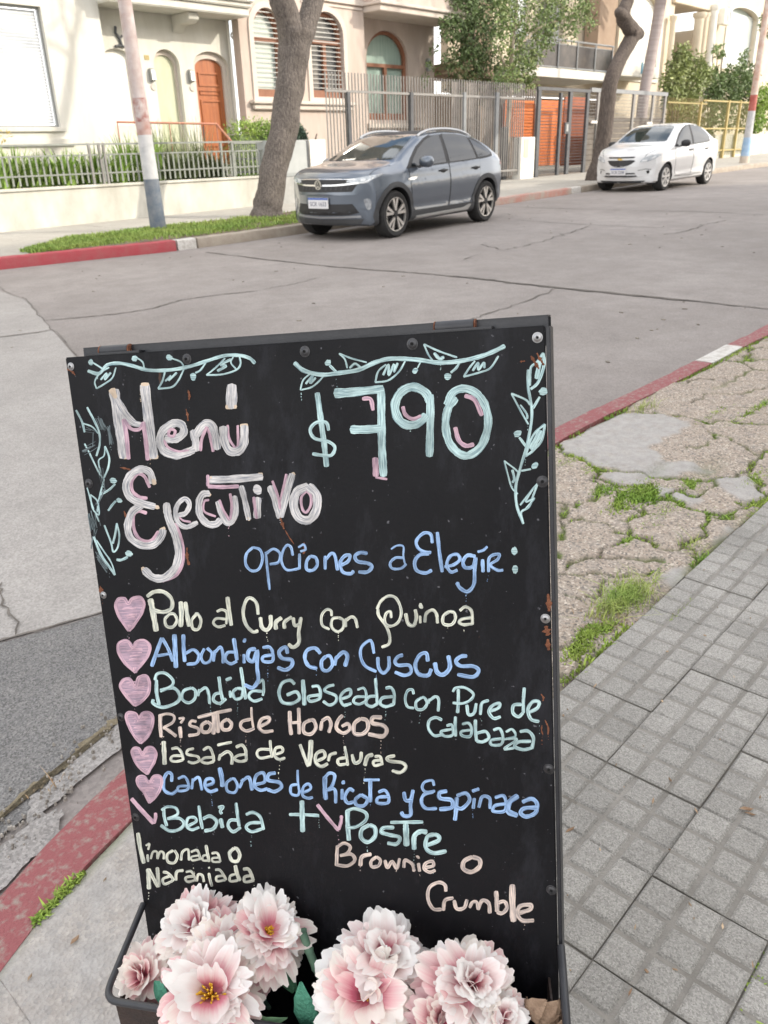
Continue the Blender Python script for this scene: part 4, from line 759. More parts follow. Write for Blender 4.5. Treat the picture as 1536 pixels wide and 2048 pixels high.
write('dish_lettering', 'blue chalk line Albondigas c', K['blue'], cC, [
 (23, [(460, 372), (430, 450), (395, 552)]), (20, [(462, 372), (500, 440), (530, 520)]), (17, [(430, 486), (522, 470)]), (28, [(540, 350), (545, 450), (550, 560)]), (23, [(597, 350), (600, 440), (606, 522)]), (19, [(610, 472), (660, 446), (695, 480), (680, 530), (620, 540)]), (18, [(732, 440), (710, 490), (730, 530), (765, 520), (780, 470), (750, 436)]), (18, [(790, 520), (800, 452)]), (19, [(800, 462), (835, 430), (850, 470), (852, 532)]), (23, [(920, 375), (930, 440), (940, 512)]), (19, [(930, 460), (880, 466), (865, 510), (900, 536), (940, 520)]),
 (19, [(985, 476), (986, 532)]), (30, [(984, 385), (994, 390)]), (23, [(1060, 440), (1020, 450), (1010, 500), (1045, 520), (1070, 452), (1070, 560), (1076, 640), (1040, 690), (990, 670)]), (19, [(1105, 432), (1150, 430), (1170, 470), (1166, 520), (1110, 520), (1110, 490), (1165, 480)]), (23, [(1265, 470), (1250, 430), (1210, 460), (1230, 500), (1290, 512), (1290, 550), (1250, 576), (1200, 560)]), (22, [(1475, 470), (1440, 436), (1390, 450), (1375, 500), (1400, 550), (1452, 566)])], sC)
write('dish_lettering', 'blue chalk words on Cuscus', K['blue'], cD, [
 (21, [(40, 486), (10, 520), (15, 570), (50, 580), (80, 540), (66, 490), (40, 486)]), (18, [(95, 546), (105, 490)]), (24, [(102, 502), (150, 462), (175, 490), (160, 552)]), (18, [(345, 470), (332, 400), (310, 390), (266, 430), (260, 490), (290, 550), (360, 586)]), (21, [(370, 495), (375, 560), (405, 595), (440, 560), (440, 490)]), (21, [(530, 480), (500, 490), (480, 520), (500, 545), (570, 546), (582, 590), (540, 610), (480, 590)]), (23, [(690, 520), (680, 470), (640, 480), (610, 540), (630, 600), (690, 610), (712, 570)]),
 (26, [(735, 530), (750, 590), (790, 605), (830, 560), (822, 485)]), (23, [(940, 486), (900, 490), (870, 520), (900, 550), (980, 552), (1016, 580), (980, 620), (880, 605)])], sC)
write('dish_lettering', 'mint chalk line Bondiola Gla', K['mint'], cC, [
 (21, [(425, 640), (426, 720), (442, 800)]), (18, [(415, 640), (430, 602), (480, 596), (530, 640), (520, 680), (450, 712)]), (20, [(450, 706), (530, 690), (572, 730), (560, 780), (470, 815), (405, 790), (405, 765)]), (18, [(650, 690), (600, 710), (590, 760), (630, 786), (670, 760), (675, 710), (650, 690)]), (18, [(690, 742), (700, 700)]), (18, [(696, 716), (740, 690), (760, 730), (766, 792)]), (20, [(825, 620), (835, 700), (850, 770)]), (19, [(840, 722), (800, 732), (790, 770), (830, 790), (870, 760)]), (16, [(895, 710), (900, 752)]), (20, [(870, 640), (905, 626)]),
 (18, [(940, 692), (915, 720), (930, 760), (970, 750), (975, 702), (940, 692)]), (20, [(965, 560), (980, 660), (996, 762)]), (16, [(1080, 660), (1105, 640), (1112, 700), (1106, 740)]), (18, [(1100, 712), (1040, 712), (1015, 745), (1050, 775), (1102, 760)]), (20, [(1310, 666), (1280, 642), (1230, 660), (1210, 720), (1230, 780), (1290, 790), (1340, 760), (1320, 716), (1260, 736)]), (25, [(1362, 640), (1368, 720), (1372, 800)]), (18, [(1420, 682), (1460, 680), (1475, 720), (1466, 760), (1410, 776), (1400, 746), (1470, 735)])], sC)
write('dish_lettering', 'mint chalk words seada con Pure de Calabaza', K['mint'], cD, [
 (18, [(90, 672), (50, 682), (30, 710), (100, 740), (100, 780), (60, 800), (20, 776)]), (18, [(140, 760), (190, 740), (195, 702), (160, 710), (130, 750), (150, 800), (200, 790)]), (14, [(240, 702), (280, 692), (296, 730), (290, 786)]), (16, [(290, 746), (230, 750), (215, 780), (250, 795), (296, 775)]), (18, [(355, 630), (360, 700), (366, 790)]), (19, [(365, 742), (310, 750), (295, 790), (330, 810), (370, 790)]), (18, [(420, 692), (455, 690), (475, 730), (472, 800)]), (19, [(465, 746), (400, 755), (385, 790), (420, 810), (472, 795)]),
 (16, [(600, 730), (590, 702), (560, 710), (545, 760), (560, 810), (602, 820)]), (17, [(650, 752), (615, 780), (620, 825), (660, 826), (685, 790), (670, 755), (650, 752)]), (14, [(695, 790), (700, 760)]), (18, [(696, 775), (740, 746), (760, 770), (756, 840)]), (20, [(885, 700), (885, 780), (880, 850)]), (16, [(850, 715), (870, 690), (930, 690), (982, 730), (960, 770), (910, 790), (850, 786)]), (19, [(940, 800), (950, 860), (985, 852), (1000, 790)]), (19, [(1026, 862), (1036, 790), (1080, 770)]), (19, [(1085, 840), (1140, 820), (1150, 790), (1110, 800), (1080, 840), (1110, 885), (1156, 875)]),
 (20, [(1308, 690), (1302, 770), (1302, 850)]), (20, [(1290, 796), (1240, 802), (1235, 850), (1270, 875), (1300, 850)]), (21, [(1330, 850), (1390, 820), (1400, 780), (1360, 780), (1330, 830), (1350, 890), (1402, 906)]),
 (18, [(780, 896), (740, 880), (700, 900), (695, 950), (730, 995), (780, 990)]), (17, [(810, 932), (845, 930), (850, 990), (800, 1000), (775, 970), (840, 955)]), (19, [(867, 875), (865, 930), (868, 1000)]), (17, [(910, 922), (950, 916), (970, 950), (960, 1000), (910, 996), (905, 970), (960, 960)]), (20, [(995, 895), (995, 960), (1002, 1032)]), (19, [(1005, 980), (1060, 970), (1080, 1010), (1040, 1036), (1002, 1030)]), (18, [(1110, 960), (1150, 952), (1170, 1000), (1160, 1050), (1100, 1055), (1096, 1025), (1160, 1015)]), (15, [(1190, 972), (1230, 956), (1250, 1000), (1180, 1020)]), (15, [(1200, 1016), (1260, 1020), (1180, 1080), (1242, 1075)]), (20, [(1280, 970), (1330, 966), (1366, 1010), (1356, 1080)]), (20, [(1350, 1032), (1270, 1036), (1246, 1066), (1300, 1085), (1356, 1075)])], sC)
write('dish_lettering', 'peach chalk line Risoto de Ho', K['peach'], cC, [
 (22, [(450, 860), (450, 930), (456, 1005)]), (16, [(440, 872), (490, 856), (536, 870), (530, 910), (470, 945)]), (20, [(470, 940), (520, 975), (552, 1000)]), (14, [(568, 886), (600, 885), (580, 916)]), (22, [(575, 940), (582, 1010)]), (18, [(680, 906), (650, 902), (640, 930), (690, 950), (690, 985), (630, 996)]), (21, [(750, 906), (715, 930), (720, 970), (760, 970), (776, 930), (750, 906)]), (20, [(690, 880), (800, 852), (905, 830)]), (25, [(790, 862), (795, 920), (790, 986)]), (25, [(815, 852), (820, 976)]), (21, [(880, 890), (845, 915), (850, 955), (890, 955), (906, 920), (880, 890)]),
 (14, [(1033, 815), (1036, 880), (1046, 950)]), (19, [(1030, 890), (975, 905), (965, 940), (1000, 966), (1052, 950)]), (20, [(1080, 940), (1140, 910), (1146, 880), (1100, 890), (1080, 936), (1110, 970), (1172, 965)]), (24, [(1278, 840), (1280, 920), (1288, 990)]), (22, [(1335, 820), (1338, 900), (1338, 985)]), (17, [(1270, 916), (1350, 910)]), (21, [(1410, 896), (1370, 920), (1370, 975), (1415, 985), (1446, 945), (1432, 900), (1410, 896)]), (21, [(1476, 962), (1484, 905)])], sC)
write('dish_lettering', 'pale chalk letters ngos', K['peach'], cD, [(21, [(12, 902), (50, 882), (70, 920), (56, 976)]), (21, [(145, 866), (115, 900), (106, 950), (150, 980), (190, 955), (180, 920), (140, 936)]), (23, [(260, 886), (220, 920), (220, 980), (270, 986), (306, 950), (300, 900), (260, 886)]), (25, [(395, 880), (340, 880), (335, 915), (400, 930), (426, 960), (400, 1000), (310, 986)])], sC)
write('dish_lettering', 'cream chalk words lasaña de', K['cream'], cE, [
 (29, [(375, 10), (378, 90), (382, 170)]), (18, [(430, 62), (470, 56), (500, 90), (512, 140)]), (17, [(500, 110), (440, 112), (425, 140), (460, 150), (512, 140)]), (17, [(585, 60), (545, 70), (540, 100), (610, 115), (620, 145), (580, 160), (545, 150)]), (19, [(650, 70), (690, 52), (715, 90), (726, 150)]), (18, [(715, 120), (660, 126), (640, 150), (680, 162), (726, 150)]), (18, [(760, 142), (770, 100)]), (21, [(766, 112), (820, 82), (850, 110), (850, 170)]), (18, [(750, 36), (800, 25), (850, 15)]), (20, [(880, 50), (920, 36), (946, 70), (952, 140)]), (18, [(945, 100), (890, 110), (870, 135), (910, 150), (956, 140)]),
 (18, [(1118, 2), (1122, 60), (1132, 122)]), (18, [(1115, 66), (1046, 66), (1026, 95), (1050, 126), (1122, 115)]), (19, [(1160, 100), (1205, 80), (1196, 50), (1155, 60), (1150, 110), (1180, 135), (1222, 125)])], sE)
write('dish_lettering', 'cream chalk word Verduras', K['cream'], cF, [
 (17, [(110, 25), (130, 80), (155, 145)]), (25, [(170, 2), (166, 80), (157, 140)]), (17, [(205, 115), (245, 92), (236, 60), (200, 76), (195, 120), (225, 145), (262, 130)]), (16, [(265, 115), (275, 82), (310, 70)]), (14, [(355, 35), (365, 90), (372, 140)]), (15, [(365, 96), (320, 106), (325, 135), (370, 130)]), (17, [(395, 80), (410, 125), (440, 112), (446, 66)]), (21, [(465, 140), (480, 92), (510, 80)]), (14, [(520, 90), (550, 92), (562, 136)]), (15, [(555, 110), (515, 116), (520, 140), (562, 130)]), (17, [(630, 86), (590, 96), (600, 115), (670, 125), (690, 150), (660, 178), (615, 168)])], sF)
write('dish_lettering', 'blue chalk words canelones de', K['blue'], cE, [
 (21, [(430, 290), (430, 240), (400, 230), (375, 280), (380, 350), (430, 375), (470, 350)]), (18, [(475, 270), (520, 256), (546, 300), (540, 345), (480, 355), (480, 325), (542, 320)]), (19, [(570, 342), (580, 270)]), (19, [(576, 286), (620, 262), (642, 350)]), (21, [(670, 320), (720, 300), (710, 270), (670, 280), (665, 330), (700, 360), (752, 345)]), (29, [(765, 195), (780, 260), (786, 325)]), (19, [(850, 270), (815, 300), (820, 355), (870, 366), (890, 320), (870, 275), (850, 270)]), (18, [(905, 335), (930, 270)]), (23, [(916, 290), (970, 262), (992, 350)]), (21, [(1020, 310), (1080, 290), (1070, 230), (1020, 250), (1010, 320), (1050, 350), (1100, 340)]), (23, [(1155, 230), (1110, 240), (1105, 280), (1180, 296), (1196, 330), (1150, 360), (1100, 346)]),
 (16, [(1310, 210), (1312, 290), (1324, 370)]), (18, [(1310, 310), (1265, 320), (1265, 375), (1310, 386), (1326, 350)]), (19, [(1345, 370), (1400, 340), (1386, 306), (1350, 330), (1345, 385), (1380, 406), (1416, 400)])], sE)
write('dish_lettering', 'blue chalk words Ricota y Espinaca', K['blue'], cF, [
 (23, [(246, 200), (246, 270), (252, 326)]), (17, [(240, 215), (270, 182), (300, 195), (286, 250), (260, 275)]), (17, [(255, 275), (300, 272), (306, 346)]), (16, [(340, 270), (341, 326)]), (23, [(342, 230), (352, 235)]), (18, [(405, 280), (380, 270), (355, 310), (370, 345), (406, 340)]), (18, [(445, 300), (415, 325), (420, 356), (460, 360), (480, 325), (445, 300)]), (16, [(460, 220), (545, 218)]), (21, [(495, 226), (495, 340)]), (16, [(540, 286), (575, 276), (596, 310), (590, 345), (535, 345), (540, 316), (596, 310)]),
 (19, [(680, 286), (690, 330), (725, 330)]), (19, [(730, 275), (716, 350), (716, 410), (680, 416), (665, 395)]), (14, [(845, 250), (835, 222), (795, 230), (780, 260), (800, 285), (850, 280)]), (17, [(840, 286), (790, 300), (776, 340), (800, 375), (860, 376)]), (21, [(915, 280), (875, 290), (880, 320), (940, 330), (942, 370), (875, 380)]), (21, [(970, 316), (966, 380), (960, 440)]), (19, [(970, 306), (1020, 292), (1040, 330), (1000, 375), (965, 370)]), (17, [(1055, 281), (1092, 268)]), (17, [(1060, 376), (1066, 320)]), (17, [(1090, 370), (1110, 312), (1150, 320), (1152, 376)]), (17, [(1180, 316), (1225, 306), (1240, 345), (1230, 390), (1170, 390), (1180, 360), (1236, 350)]), (28, [(1305, 306), (1260, 340), (1252, 390), (1302, 415)]), (21, [(1330, 340), (1380, 322), (1410, 350), (1400, 400), (1350, 420), (1320, 400), (1340, 375), (1410, 370)])], sF)
write('drink_lettering', 'mint chalk word Bebida', K['mint'], cE, [
 (21, [(375, 480), (380, 540), (396, 600)]), (18, [(360, 490), (400, 466), (460, 476), (470, 520), (400, 550)]), (21, [(400, 549), (480, 546), (516, 580), (490, 620), (420, 636), (355, 596)]), (19, [(545, 600), (600, 570), (590, 541), (545, 546), (535, 600), (570, 626), (622, 610)]), (20, [(620, 460), (630, 540), (646, 620)]), (23, [(650, 550), (700, 532), (745, 570), (720, 620), (660, 635)]), (27, [(772, 550), (786, 612)]), (20, [(755, 470), (790, 466), (770, 495), (780, 516)]), (21, [(880, 440), (890, 520), (902, 602)]), (21, [(895, 560), (840, 561), (825, 600), (860, 640), (912, 610)]), (21, [(950, 520), (1000, 506), (1050, 540), (1072, 626)]), (21, [(1060, 576), (980, 580), (950, 610), (990, 640), (1062, 620)])], sE)
write('plus_sign', None, K['mint'], cE, [(21, [(1252, 520), (1350, 521), (1458, 528)]), (33, [(1340, 425), (1342, 530), (1345, 640)])], sE)
write('check_mark', None, K['pink'], cE, [(28, [(150, 410), (220, 490), (305, 580)]), (23, [(305, 582), (318, 545), (318, 510)])], sE)
write('check_mark', None, K['pink'], cF, [(18, [(205, 355), (260, 425), (320, 495)]), (17, [(322, 492), (335, 445), (337, 415)])], sF)
write('dessert_lettering', 'mint chalk word Postre', K['mint'], cF, [
 (23, [(370, 386), (372, 470), (378, 550)]), (17, [(365, 390), (410, 376), (470, 400), (470, 440), (420, 475), (370, 482)]), (21, [(490, 466), (450, 490), (445, 535), (480, 560), (520, 530), (520, 482), (490, 466)]), (19, [(625, 480), (570, 482), (555, 505), (600, 520), (656, 535), (640, 570), (590, 566)]), (17, [(606, 452), (784, 450)]), (29, [(690, 462), (692, 520), (694, 580)]), (25, [(736, 600), (736, 530), (770, 502), (806, 506)]), (21, [(800, 580), (870, 550), (860, 521), (810, 530), (800, 590), (840, 620), (912, 610)])], sF)
write('drink_lettering', 'cream chalk words limonada o Naranjada', K['cream'], cE, [
 (27, [(195, 650), (210, 750), (236, 860)]), (16, [(262, 800), (266, 850)]), (14, [(250, 736), (275, 726), (266, 766)]), (14, [(285, 830), (300, 782), (328, 782), (331, 830)]), (16, [(331, 830), (350, 782), (374, 790), (376, 832)]), (18, [(440, 771), (400, 800), (405, 850), (450, 856), (470, 810), (450, 770)]), (16, [(495, 840), (506, 782), (545, 766), (552, 840)]), (16, [(565, 781), (610, 771), (632, 836)]), (14, [(620, 806), (570, 816), (575, 840), (632, 830)]), (20, [(670, 735), (680, 790), (692, 850)]), (14, [(680, 800), (650, 811), (650, 840), (690, 841)]), (16, [(710, 791), (750, 791), (772, 850)]), (14, [(760, 820), (715, 826), (720, 850), (770, 851)]), (23, [(865, 756), (835, 790), (850, 840), (890, 845), (906, 800), (886, 760), (865, 756)]),
 (28, [(266, 900), (270, 960), (272, 1040)]), (24, [(270, 902), (300, 960), (336, 1025)]), (24, [(330, 890), (335, 950), (340, 1025)]), (18, [(370, 921), (405, 930), (440, 970), (430, 986)]), (17, [(420, 950), (370, 970), (380, 1006), (436, 985)]), (19, [(460, 980), (466, 921), (512, 910)]), (16, [(530, 921), (570, 920), (602, 986)]), (17, [(590, 950), (530, 960), (540, 990), (592, 980)]), (17, [(606, 986), (616, 940), (645, 946), (656, 990)]), (19, [(690, 930), (700, 980), (712, 1022)]), (16, [(688, 891), (696, 893)]), (17, [(735, 906), (770, 911), (812, 976)]), (17, [(790, 946), (745, 956), (750, 985), (806, 976)]), (26, [(875, 876), (886, 930), (906, 982)]), (17, [(880, 936), (840, 950), (840, 985), (892, 981)]), (21, [(930, 901), (970, 906), (1002, 981)]), (19, [(985, 946), (940, 956), (945, 990), (1002, 981)])], sE)
write('dessert_lettering', 'peach chalk word Brownie', K['peach'], cF, [
 (18, [(315, 580), (312, 640), (310, 690)]), (16, [(310, 590), (350, 566), (385, 585), (370, 620), (330, 635)]), (17, [(330, 635), (390, 626), (410, 660), (370, 690), (310, 685)]), (21, [(440, 690), (450, 641), (500, 626)]), (16, [(530, 640), (500, 665), (505, 695), (540, 690), (551, 660), (530, 640)]), (17, [(575, 660), (590, 700), (615, 666), (640, 705), (656, 650)]), (17, [(680, 700), (686, 660), (725, 680), (736, 720)]), (17, [(760, 676), (766, 721)]), (16, [(750, 636), (763, 648)]), (17, [(795, 700), (840, 690), (835, 665), (800, 676), (790, 705), (820, 725), (852, 715)])], sF)
write('dessert_lettering', 'peach chalk letter o', K['peach'], cF, [(23, [(1055, 641), (1010, 665), (1006, 705), (1050, 724), (1094, 695), (1094, 656), (1055, 641)])], sF)
write('dessert_lettering', 'peach chalk word Crumble', K['peach'], cF, [
 (18, [(910, 830), (905, 796), (870, 781), (820, 810), (812, 870), (840, 925), (886, 930)]), (19, [(896, 935), (905, 880), (950, 866)]), (19, [(955, 880), (970, 925), (1010, 920), (1026, 876)]), (16, [(1040, 920), (1056, 890), (1080, 891), (1086, 930)]), (19, [(1086, 930), (1110, 881), (1145, 896), (1151, 950)]), (23, [(1185, 830), (1190, 890), (1191, 942)]), (19, [(1190, 896), (1230, 886), (1245, 920), (1220, 950), (1190, 945)]), (32, [(1275, 795), (1275, 890), (1281, 995)]), (21, [(1310, 950), (1370, 930), (1376, 905), (1320, 910), (1302, 950), (1330, 990), (1392, 990)])], sF)
# rust scratches and flakes
for (a, b_, wd) in [((248, 1022), (258, 1056), 5), ((560, 1035), (568, 1058), 6), ((570, 1060), (588, 1088), 3), ((374, 1095), (378, 1130), 6), ((240, 935), (262, 940), 4), ((376, 780), (378, 800), 5), ((134, 738), (150, 750), 4), ((200, 1172), (204, 1192), 8), ((372, 818), (376, 842), 4), ((608, 1084), (607, 1108), 5),
                    ((1096, 1188), (1098, 1222), 10), ((1092, 1252), (1097, 1270), 13), ((1096, 1278), (1098, 1300), 9), ((1082, 1388), (1086, 1402), 4), ((1090, 1440), (1096, 1470), 4), ((1084, 1450), (1086, 1470), 3), ((1062, 712), (1078, 738), 8), ((1074, 706), (1088, 730), 6), ((1040, 724), (1050, 722), 3)]:
    rs = MB(); stroke(rs, [a, ((a[0]+b_[0])/2+rng.normal(0, 1.5), (a[1]+b_[1])/2), b_], [wd*0.4, wd, wd*0.6], jit=0.35); rs.build('rust_patch', M_rust, board, fix=False)
# ================================================================== FAR SIDE: WALLS, HOUSES, FENCES
M_cream = mat('cream_render', (0.575, 0.555, 0.49), 0.9, scale=1.3, col2=(0.69, 0.675, 0.62), bump=0.25, bscale=60, detail=10, streak=(1.6, 1.6, 0.4))
M_gardenwall = mat('stained_cream_render', (0.43, 0.415, 0.36), 0.9, scale=1.9, streak=(1, 1, 0.5), col2=(0.64, 0.625, 0.565), bump=0.2, bscale=50, detail=9)
M_pink = mat('pinkish_render', (0.455, 0.375, 0.32), 0.9, scale=1.3, col2=(0.58, 0.49, 0.435), bump=0.3, bscale=45, detail=10, streak=(1.6, 1.6, 0.35))
M_trim = mat('pale_trim', (0.56, 0.49, 0.43), 0.85, scale=2, col2=(0.63, 0.56, 0.50))
M_ochre = mat('ochre_render', (0.50, 0.42, 0.30), 0.9, scale=1.0, col2=(0.62, 0.54, 0.41), bump=0.2, bscale=40)
M_stone = mat('sandy_render', (0.56, 0.48, 0.365), 0.9, scale=0.9, col2=(0.66, 0.58, 0.46), bump=0.2, bscale=40)
M_brownw = mat('brown_wall', (0.20, 0.14, 0.10), 0.85, scale=2, col2=(0.27, 0.20, 0.14))
M_greyside = mat('weathered_side_wall', (0.30, 0.255, 0.21), 0.9, scale=1.4, col2=(0.46, 0.40, 0.34), bump=0.3, bscale=30)
M_wood = mat('orange_door_wood', (0.30, 0.085, 0.028), 0.45, scale=3, col2=(0.44, 0.14, 0.045), streak=(6, 6, 0.6), coat=0.3)
M_wframe = mat('brown_window_wood', (0.22, 0.09, 0.05), 0.55, scale=5, col2=(0.29, 0.13, 0.075))
M_orange = mat('orange_slat_wood', (0.60, 0.13, 0.025), 0.55, scale=4, col2=(0.70, 0.21, 0.05), streak=(1, 1, 9))
M_orange_d = mat('dark_red_slat_wood', (0.26, 0.07, 0.035), 0.6, scale=4, col2=(0.36, 0.11, 0.05))
M_glassw = mat('window_glass', (0.30, 0.38, 0.36), 0.08, scale=1.2, col2=(0.42, 0.50, 0.47), spec=0.6)
M_curtain = mat('green_curtain', (0.26, 0.37, 0.32), 0.5, scale=2.2, col2=(0.40, 0.52, 0.46), streak=(9, 1, 0.25), coat=0.5)
M_blind = mat('white_blind', (0.46, 0.48, 0.50), 0.6, scale=1.2, col2=(0.60, 0.62, 0.64), coat=0.3)
M_frost = mat('frosted_glass', (0.46, 0.47, 0.33), 0.35, scale=1.4, col2=(0.60, 0.62, 0.46), streak=(1, 1, 0.5))
M_iron = mat('grey_iron', (0.20, 0.19, 0.18), 0.55, scale=6, col2=(0.27, 0.26, 0.25))
M_irond = mat('charcoal_iron', (0.055, 0.058, 0.065), 0.5, scale=6, col2=(0.09, 0.093, 0.10))
M_irong = mat('silver_green_iron', (0.20, 0.215, 0.195), 0.5, scale=8, col2=(0.28, 0.29, 0.265))
M_irono = mat('rust_red_rail', (0.40, 0.16, 0.10), 0.5, scale=8, col2=(0.46, 0.20, 0.13))
M_yellow = mat('yellow_iron', (0.36, 0.27, 0.095), 0.55, scale=7, col2=(0.44, 0.35, 0.15))
M_fslat = mat('grey_brown_slat', (0.16, 0.14, 0.125), 0.7, scale=5, col2=(0.25, 0.22, 0.20))
M_white = mat('white_render', (0.74, 0.72, 0.66), 0.85, scale=2.5, col2=(0.82, 0.80, 0.75))
M_darkin = mat('dark_interior', (0.035, 0.028, 0.022), 0.9)
M_lamp = mat('lamp_metal', (0.36, 0.37, 0.37), 0.35, metal=0.6)
M_plastic = mat('grey_cabinet_plastic', (0.36, 0.38, 0.375), 0.6, scale=3, col2=(0.43, 0.445, 0.44))
HY = 17.0
def X_(px, py, Y=HY): return float(F(px, py, Y)[0])
def Z_(px, py, Y=HY): return float(F(px, py, Y)[2])
def root(name, label, cat, x, y, group=None): return thing(name, label, cat, (x, y, gz(x, 0.05)), (0, 0, 0), group)
def poly_face(poly, y): return MB().add([(p[0], y, p[1]) for p in poly], [tuple(range(len(poly)))])
def slats(mb, x0, x1, z0, z1, y, pitch, th, dp):
    z = z0
    while z < z1: mb.box(x0, x1, y-dp, y+dp, z, z+th); z += pitch
# ------------------------------------------------ house 1 (cream, left)
XB = X_(482, 130); XR0 = X_(203, 60, 17.0)
h1 = root('cream_house', 'cream rendered house with orange arched door and a deep overhanging ledge', 'house', 6.0, 17.2)
WX0, WX1 = X_(-60, 20), X_(97, 120)+0.02; WZ0, WZ1 = Z_(60, 254), Z_(40, 9)
win_o = [(WX0, WZ0), (WX1, WZ0), (WX1, WZ1), (WX0, WZ1)]
mb = MB(); wall_holes(mb, [(-14, -0.3), (XR0, -0.3), (XR0, 8.5), (-14, 8.5)], [win_o, [(-3.5, 1.7), (-1.2, 1.7), (-1.2, 3.7), (-3.5, 3.7)], [(-9, 1.7), (-6.6, 1.7), (-6.6, 3.7), (-9, 3.7)]], HY, 0.22)
mb.box(XR0-0.3, XR0, HY+0.01, HY+0.40, -0.3, 8.5)
RY = HY+0.38
d1x0, d1x1 = X_(309, 140, RY), X_(361, 150, RY); d2x0, d2x1 = X_(389, 150, RY), X_(458, 150, RY); dz0 = Z_(420, 330, RY); dzs = Z_(420, 132, RY); dzt = Z_(420, 107, RY)
d1 = arch(d1x0, d1x1, dz0, dzs-0.03, dzt+0.02); d2 = arch(d2x0, d2x1, dz0, dzs, dzt+0.04)
nz0, nzs, nzt = Z_(250, 250, RY), Z_(230, 108, RY), Z_(245, 98, RY); nich = arch(X_(210, 130, RY), X_(262, 130, RY), nz0, nzs-0.05, nzt)
wall_holes(mb, [(XR0-0.05, -0.3), (XB, -0.3), (XB, 8.5), (XR0-0.05, 8.5)], [d1, d2, nich], RY, 0.24)
w1 = mb.build('wall', M_cream, h1)
poly_face(nich, RY+0.10).build('niche', M_white, h1)
mb = MB(); sz = Z_(340, 15, 16.55)
mb.box(XR0-0.02, XB+0.02, 16.55, RY, sz, sz+0.16); mb.box(XR0-0.08, XB+0.05, 16.48, RY, sz+0.163, sz+0.26); mb.box(XR0-0.12, XB+0.08, 16.40, RY, sz+0.263, sz+0.42)
mb.box(XR0-0.05, XB, 16.6, RY, sz+0.423, sz+1.5); mb.build('ledge', M_cream, h1, bevel=0.02)
bx = X_(383, 30, 16.8); bz = Z_(383, 40, 16.8); mb = MB(); mb.prism([(16.72, sz-0.004), (16.72, bz+0.02), (16.85, bz-0.05), (17.2, bz-0.05), (RY-0.002, bz-0.2), (RY-0.002, sz-0.004)], 'x', bx-0.14, bx+0.14); mb.build('bracket', M_cream, h1, bevel=0.015)
# blinds window
w = MB(); ring(w, grow(win_o, -0.035), win_o, HY+0.09, HY+0.17); wf = w.build('window', M_lamp, h1)
bl = MB(); slats(bl, WX0+0.06, WX1-0.06, WZ0+0.06, WZ1-0.06, HY+0.15, 0.055, 0.05, 0.006); bl.build('blind', M_blind, wf)
sl = MB(); sl.box(WX0-0.25, WX1+0.25, HY-0.10, HY-0.003, WZ0-0.32, WZ0-0.22); sl.box(WX0-0.08, WX1+0.08, HY-0.06, HY-0.003, WZ0-0.08, WZ0-0.01); sl.build('sill', M_cream, wf)
for a in (-3.5, -9):
    o = MB().box(a, a+2.35, HY+0.15, HY+0.17, 1.7, 3.7).build('window', M_glassw, h1)
# doors
dd = MB().add([], []); ring(dd, arch(d2x0+0.10, d2x1-0.10, dz0, dzs-0.04, dzt-0.10), grow(d2, -0.002), RY+0.10, RY+0.22); dd.build('door_frame', M_trim, h1)
din = arch(d2x0+0.10, d2x1-0.10, dz0, dzs-0.04, dzt-0.10)
o = MB().prism(din, 'y', RY+0.16, RY+0.21).build('door', M_wood, h1); xa, xb_ = d2x0+0.2, d2x1-0.2
for (z0, z1) in ((dzs-0.42, dzs-0.12), (dzs-0.60, dzs-0.50), (dzs-1.72, dzs-0.70)):
    p = MB(); ring(p, [(xa+0.05, z0+0.05), (xb_-0.05, z0+0.05), (xb_-0.05, z1-0.05), (xa+0.05, z1-0.05)] if z1-z0 > 0.2 else [(xa+0.02, z0+0.02), (xb_-0.02, z0+0.02), (xb_-0.02, z1-0.02), (xa+0.02, z1-0.02)], [(xa, z0), (xb_, z0), (xb_, z1), (xa, z1)], RY+0.135, RY+0.162); p.build('door_panel', M_wood, o, bevel=0.008)
hx = d2x0+0.17; MB().tube([(hx, RY+0.12, 1.55), (hx, RY+0.12, 1.85)], 0.014, 8).build('handle', M_irond, o)
dg = MB(); ring(dg, arch(d1x0+0.06, d1x1-0.06, dz0, dzs-0.06, dzt-0.08), grow(d1, -0.002), RY+0.12, RY+0.22); dg.build('door_frame', M_trim, h1)
MB().prism(arch(d1x0+0.06, d1x1-0.06, dz0, dzs-0.06, dzt-0.08), 'y', RY+0.17, RY+0.20).build('door', M_frost, h1)
for px, py in ((302, 150), (380, 152)):   # wall lamps and bell plates beside the doors
    x, z = X_(px, py, RY), Z_(px, py, RY); k = MB(); k.prism([(RY-0.12, z-0.09), (RY-0.10, z+0.10), (RY-0.05, z+0.13), (RY-0.002, z+0.13), (RY-0.002, z-0.13), (RY-0.08, z-0.13)], 'x', x-0.055, x+0.055); k.build('wall_lamp', M_lamp, h1, bevel=0.01)
    z2 = Z_(px, py+24, RY); k = MB(); k.lathe([(0.07, -0.012), (0.06, -0.02), (0.001, -0.02)], (x+0.02, RY-0.002, z2), 'y', 16); k.build('bell_plate', M_trim, h1)
x, z = X_(293, 115, RY), Z_(293, 115, RY); MB().box(x-0.06, x+0.06, RY-0.012, RY-0.002, z-0.045, z+0.045).build('number_plate', M_yellow, h1)
x, z = X_(236, 82, RY), Z_(236, 88, RY); k = MB(); k.tube([(x-0.1, RY-0.03, z-0.05), (x+0.02, RY-0.03, z-0.03), (x+0.12, RY-0.03, z-0.05)], 0.025); k.tube([(x+0.06, RY-0.03, z-0.03), (x+0.03, RY-0.03, z+0.1), (x-0.05, RY-0.03, z+0.2), (x-0.03, RY-0.03, z+0.32)], 0.028); k.tube([(x+0.03, RY-0.03, z+0.08), (x+0.1, RY-0.03, z+0.16)], 0.02); k.build('iron_ornament', M_irond, h1)
